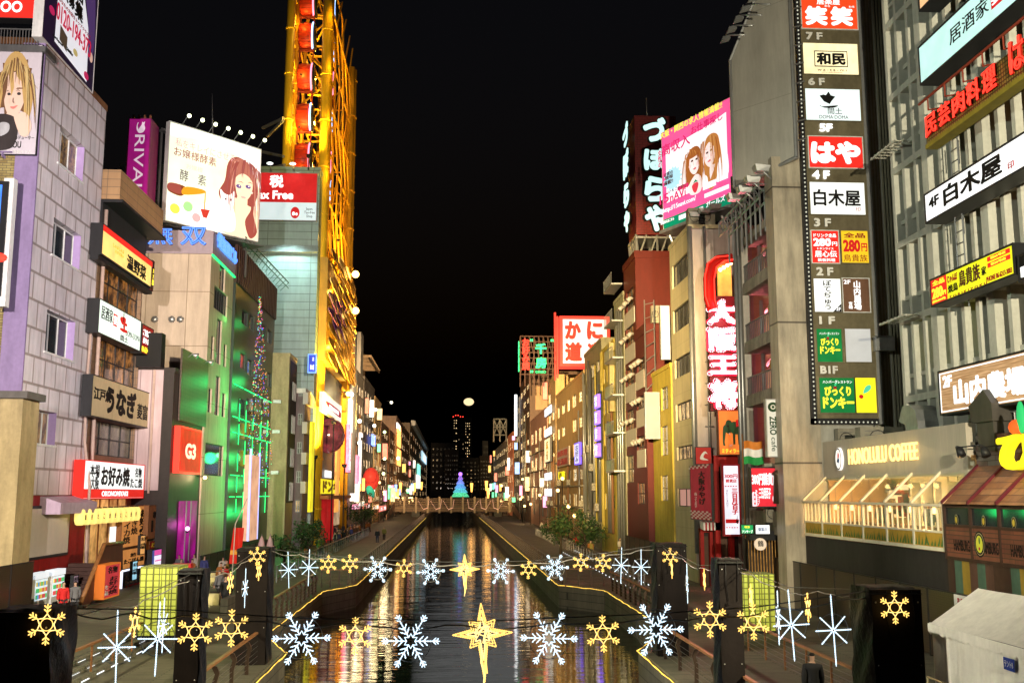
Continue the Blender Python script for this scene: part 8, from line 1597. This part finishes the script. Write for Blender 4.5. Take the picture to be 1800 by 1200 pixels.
for u, v in ((1128, 1042), (1212, 1072)):
    p = PZ(u, v, 0); r = thing('ground_light', 'small ground light washing the planter wall, %s of two' % ('farther' if u < 1200 else 'nearer'), 'ground light', p, 'ground lights at right'); MB(True).tube([p, p+V((0, 0, .06))], .12, 10).build('lens', E('uplight', (1, .95, .5), 4), r); lamp(r, 'POINT', p+V((.1, .2, .3)), 10, (1, .9, .35), .1)
r = thing('planter_wall', 'low stone planter wall along the ramp at right', 'wall', (11, 52, 0)); MB().box(11.0, 11.35, 46, 61.5, .004, .62).build('stones', STONE, r)
r = thing('planter_wall', 'low stone planter wall along the terrace at left', 'wall', (-11, 52, 0)); MB().box(-11.4, -11.05, 53, 66, .004, .8).build('stones', STONE, r)

# people: one continuous body grown along a skeleton, clothing as children
def skin_mesh(name, verts, edges, radii, mt, root=0, sub=1):
    me = bpy.data.meshes.new(name); me.from_pydata(verts, edges, []); o = bpy.data.objects.new(name, me); C.objects.link(o)
    md = o.modifiers.new('skin', 'SKIN'); md.use_smooth_shade = True
    for i, rr in enumerate(radii): me.skin_vertices[0].data[i].radius = rr if isinstance(rr, tuple) else (rr, rr)
    me.skin_vertices[0].data[root].use_root = True
    s = o.modifiers.new('sub', 'SUBSURF'); s.levels = sub; s.render_levels = sub
    dg = bpy.context.evaluated_depsgraph_get(); nm = bpy.data.meshes.new_from_object(o.evaluated_get(dg)); nm.materials.clear(); nm.materials.append(mt)
    bpy.data.objects.remove(o); bpy.data.meshes.remove(me); return nm
SK = D('skin', (.45, .28, .2), .6, .1); SHO = D('shoe', (.03, .025, .025), .5); 
def skeleton(stride, arm):
    Vx = [(0, 0, .95), (0, 0, 1.12), (0, 0, 1.3), (0, .0, 1.44), (0, -.01, 1.52), (0, -.02, 1.6), (0, -.025, 1.68), (0, -.01, 1.74)]; R = [(.15, .11), (.13, .1), (.16, .11), (.1, .08), .052, (.07, .085), (.078, .095), (.055, .065)]; Ed = [(i, i+1) for i in range(7)]
    hands = []
    for s in (-1, 1):
        k = len(Vx); st = stride*s
        Vx += [(.095*s, 0, .88), (.1*s, -st*.5-.02, .5), (.1*s, -st+.03 if st < 0 else -st, .09), (.11*s, -st-.12, .04)]; R += [(.085, .09), (.055, .06), (.04, .045), (.04, .03)]; Ed += [(0, k), (k, k+1), (k+1, k+2), (k+2, k+3)]
        k = len(Vx); sw = -arm*s
        Vx += [(.19*s, 0, 1.4), (.235*s, .02+sw*-.2, 1.14), (.24*s, -.05-sw*.5, .92), (.24*s, -.06-sw*.6, .87)]; R += [.055, .042, .03, (.036, .022)]; Ed += [(3, k), (k, k+1), (k+1, k+2), (k+2, k+3)]; hx, hy, hz = Vx[-1]
        for q, (dy, L) in enumerate(((-.03, .07), (-.01, .08), (.01, .075), (.03, .058))):
            j = len(Vx); Vx += [(hx, hy+dy, hz-.03), (hx-.008*s, hy+dy*1.1, hz-.03-L*.5), (hx-.03*s, hy+dy*1.1, hz-.03-L)]; R += [.01, .0095, .008]; Ed += [(k+3, j), (j, j+1), (j+1, j+2)]
        j = len(Vx); Vx += [(hx-.01*s, hy-.045, hz+.0), (hx-.03*s, hy-.06, hz-.04)]; R += [.011, .009]; Ed += [(k+3, j), (j, j+1)]
    return Vx, Ed, R
POSES = []
for stride, arm in ((.02, .02), (.22, .2), (-.18, -.15)):
    Vx, Ed, R = skeleton(stride, arm); body = skin_mesh('body', Vx, Ed, R, SK)
    kp = [i for i, v in enumerate(Vx) if False]
    la, lg = 8, 8
    ja, je, jr = [], [], []
    def grab(idx, extra):
        mp = {i: n for n, i in enumerate(idx)}; return [Vx[i] for i in idx], [(mp[a], mp[b]) for a, b in Ed if a in mp and b in mp], [tuple(q+extra for q in (R[i] if isinstance(R[i], tuple) else (R[i], R[i]))) for i in idx]
    n1 = 8; armL = n1+4; n2 = n1+4+4+14; armR = n2+4
    jv, je, jr = grab([0, 1, 2, 3, 4, armL, armL+1, armL+2, armR, armR+1, armR+2], .04); jv[4] = (0, -.005, 1.5); jr[4] = (.085, .085); jv.append((0, 0, .8)); je.append((0, len(jv)-1)); jr.append((.19, .15)); jacket = skin_mesh('jacket', jv, je, jr, WHITE)
    tv, te, tr = grab([0, n1, n1+1, n1+2, n2, n2+1, n2+2], .018); tv[0] = (0, 0, .97); trous = skin_mesh('trousers', tv, te, tr, WHITE)
    hv = [(0, .012, 1.66), (0, .005, 1.71), (0, .0, 1.765)]; hair = skin_mesh('hair', hv, [(0, 1), (1, 2)], [(.078, .075), (.088, .095), (.06, .07)], WHITE)
    fm = MB(True); fm.ball((-.03, -.105, 1.66), .011, 6, 4); fm.ball((.03, -.105, 1.66), .011, 6, 4); fm.ball((0, -.118, 1.635), .014, 6, 4, (.8, 1, 1.4)); fm.ball((0, -.107, 1.6), .02, 6, 4, (1.2, .4, .4)); fm.ball((-.078, -.015, 1.65), .022, 6, 4, (.4, .8, 1.3)); fm.ball((.078, -.015, 1.65), .022, 6, 4, (.4, .8, 1.3))
    POSES.append((body, jacket, trous, hair, fm))
FACE = [D('face_detail', (.2, .1, .08), .6)]
facem = {}
def person(label, x, y, z, rz, pose, jc, tc, hc=(.015, .012, .01), group=None, s=1):
    b, j, t, h, fm = POSES[pose]; r = thing('person', label, 'person', (0, 0, 0), group)
    def ch(me, nm, c):
        key = (me.name, c); mt = D('%s_cloth_%d_%d_%d' % (nm, c[0]*1000, c[1]*1000, c[2]*1000), c, .8, .2)
        if key not in facem: k = me.copy(); k.materials.clear(); k.materials.append(mt); facem[key] = k
        o = bpy.data.objects.new(nm, facem[key]); C.objects.link(o); o.parent = r; ORG[o.name] = V((0, 0, 0)); return o
    ch(b, 'body', (.45, .28, .2)); ch(j, 'jacket', jc); ch(t, 'trousers', tc); ch(h, 'hair', hc)
    if pose not in facem: o = fm.build('face', FACE, r); facem[pose] = o.data
    else: o = bpy.data.objects.new('face', facem[pose]); C.objects.link(o); o.parent = r
    put(r, (x, y, z), rz, sc_=s); return r
BLK_, NVY, GRY_, RD_, CRM_, BRN_ = (.02, .02, .022), (.03, .035, .07), (.14, .14, .15), (.5, .02, .02), (.5, .45, .38), (.12, .07, .04)
p = PY(110, 1060, 52); person('person in a bright red jacket standing by the vending machines', p.x, 52, .0, .6, 0, RD_, BLK_)
p = PY(131, 1055, 52.5); person('person in a grey coat beside the one in red', p.x, 52.5, .0, -2.4, 1, GRY_, BLK_)
p = PZ(1432, 1266, 0); person('person in dark clothes walking on the wooden deck at lower right', p.x, p.y, 0, 2.9, 1, BLK_, BLK_)
p = PZ(330, 1255, 0); person('person in dark clothes at the foot of the left steps, partly cut by the frame', p.x, p.y-.5, 0, .3, 2, NVY, BLK_)
p = PZ(1090, 978, 0); person('person in a cream coat on the right walkway before the dark fence', p.x, p.y, 0, .5, 1, CRM_, GRY_)
p = PZ(1104, 980, 0); person('person in a pale green coat next to the cream one on the right walkway', p.x, p.y, 0, .2, 2, (.25, .4, .35), GRY_)
p = PZ(663, 955, 0); person('person in black walking on the left lower walkway', p.x, p.y, 0, .1, 1, BLK_, NVY); p = PZ(675, 950, 0); person('person in olive beside the one in black on the left lower walkway', p.x, p.y, 0, .1, 2, (.2, .2, .05), BLK_)
cl = [BLK_, NVY, GRY_, BRN_, (.3, .12, .03), (.05, .06, .2), (.25, .2, .05), RD_, CRM_]
rd = random.Random(4)
for k in range(26):
    u = rd.uniform(590, 668); p = PZ(u, rd.uniform(935, 962), 0); p.x = min(p.x, -12.6)
    person('person in the crowd on the left walkway below the yellow tower', p.x, p.y, 0, rd.uniform(0, 6.28), rd.randrange(3), rd.choice(cl), rd.choice((BLK_, NVY, GRY_)), group='crowd on the left walkway')
for k in range(10):
    p = PY(rd.uniform(305, 405), 1000, rd.uniform(52, 66)); person('person in the dim crowd before the bar doorway at left', p.x, p.y, 0, rd.uniform(0, 6.28), rd.randrange(3), rd.choice((BLK_, NVY, GRY_, BRN_)), BLK_, group='crowd before the bar')
for k in range(9):
    x = rd.uniform(-14, 16); person('person crossing the wooden bridge in the distance', x, YBR+rd.uniform(2, 8), z0 if False else PY(800, 899, YBR).z+1.3, rd.uniform(0, 6.28), rd.randrange(3), rd.choice(cl), BLK_, group='people on the wooden bridge', s=1.05)

for k in range(5):
    person('person inside the lit coffee shop behind the window bars', 21.3+.4*(k % 2), ya_+1.6+2.6*k, zc0, rd.uniform(0, 6.28), rd.randrange(3), rd.choice((BLK_, NVY, GRY_)), BLK_, group='people inside the coffee shop')
for k in range(12):
    p = PZ(rd.uniform(560, 600), rd.uniform(948, 990), 0); p.x = min(p.x, -12.8)
    person('person strolling on the left walkway near the bushy tree', p.x, p.y, 0, rd.uniform(0, 6.28), rd.randrange(3), rd.choice(cl), rd.choice((BLK_, NVY, GRY_)), group='strollers on the left walkway')

for k in range(9):
    p = PZ(rd.uniform(950, 1120), rd.uniform(925, 985), 0); p.x = max(p.x, 12.8)
    person('person walking on the right walkway toward the bridge', p.x, p.y, 0, rd.uniform(0, 6.28), rd.randrange(3), rd.choice(cl), rd.choice((BLK_, NVY, GRY_)), group='strollers on the right walkway')

for k in range(12):
    u = rd.uniform(300, 410); p = PZ(u, rd.uniform(1018, 1048), 0)
    person('person in the dim crowd on the near left promenade', p.x, p.y, 0, rd.uniform(0, 6.28), rd.randrange(3), rd.choice(cl), rd.choice((BLK_, NVY, GRY_)), group='crowd on the near left promenade')
for k, (u, v, lb, c) in enumerate(((232, 985, 'narrow lit cyan menu board beside the red standing sign', (.4, .8, 1)), (246, 940, 'small lit orange lamp box under the paper lanterns', (1, .5, .15)), (128, 1010, 'tall dark poster strip right of the drinks machines', (.3, .2, .25)))):
    f = fX(-20.2, u, v, u+9, v+34); sign('menu_board', lb, 'sign', f, .15, E('street_board%d' % k, c, .8, .4, ns=3), DK, [('本日', .15, .7, .85, .9, BLACK), ('お品書', .1, .3, .9, .6, BLACK, {'bold': .01})], .05)
# added flood lamps on unseen masts out of frame, to brighten both banks
def flood(label, p, heads):
    r = thing('added_flood_mast', label, 'added lamp mast', (p[0], p[1], 3))
    MB(True).tube([(p[0], p[1], 3), (p[0], p[1], p[2]+.3)], .09, 8).build('pole', DK, r)
    for i, (tgt, power, col, ang) in enumerate(heads):
        c = V((p[0]-.9+.6*i, p[1], p[2])); d = (V(tgt)-c).normalized()
        MB(True).tube([c-d*.45, c-d*.1, c-d*.02], [.12, .26, .28], 12).build('lamp_head', DK, r)
        lamp(r, 'SPOT', c+d*.05, power, col, .25, tgt, ang, .7)
    MB().box(p[0]-1.1, p[0]+1.1, p[1]-.05, p[1]+.05, p[2]-.2, p[2]-.1).build('arm', DK, r)
flood('added unseen flood mast at the left end of the near bridge', (-9, -3, 13), [((-22, 62, 18), 220000, (1, .88, .82), 46), ((16.4, 128, 19), 1600000, (1, .7, .3), 22), ((16.4, 230, 22), 4600000, (1, .68, .3), 11), ((16.4, 78, 16), 110000, (1, .84, .6), 24)])
flood('added unseen flood mast at the right end of the near bridge', (10, -3, 13), [((20, 52, 18), 120000, (1, .9, .66), 52), ((-18.5, 100, 20), 420000, (1, .8, .55), 24), ((-15.8, 230, 20), 4600000, (1, .68, .36), 12), ((-17, 126, 56), 330000, (1, .7, .08), 13)])
flood('added tall flood mast at the left street corner outside the frame', (-26, 22, 17), [((12, 32, 0), 160000, (1, .93, .72), 27), ((12, 48, 0), 90000, (1, .88, .55), 18), ((-13, 40, 0), 45000, (1, .88, .55), 70), ((22, 43, 17), 36000, (.92, 1, .84), 40)])
flood('added tall flood mast at the right street corner outside the frame', (26, 16, 17), [((-13, 40, 0), 110000, (1, .88, .58), 44), ((-22, 61, 18), 150000, (1, .93, .94), 25)])
m = MB(); m.box(-40, 40, -12, -1.5, 2.6, 3.0); struct(m, 'near_bridge_deck', PAVE)
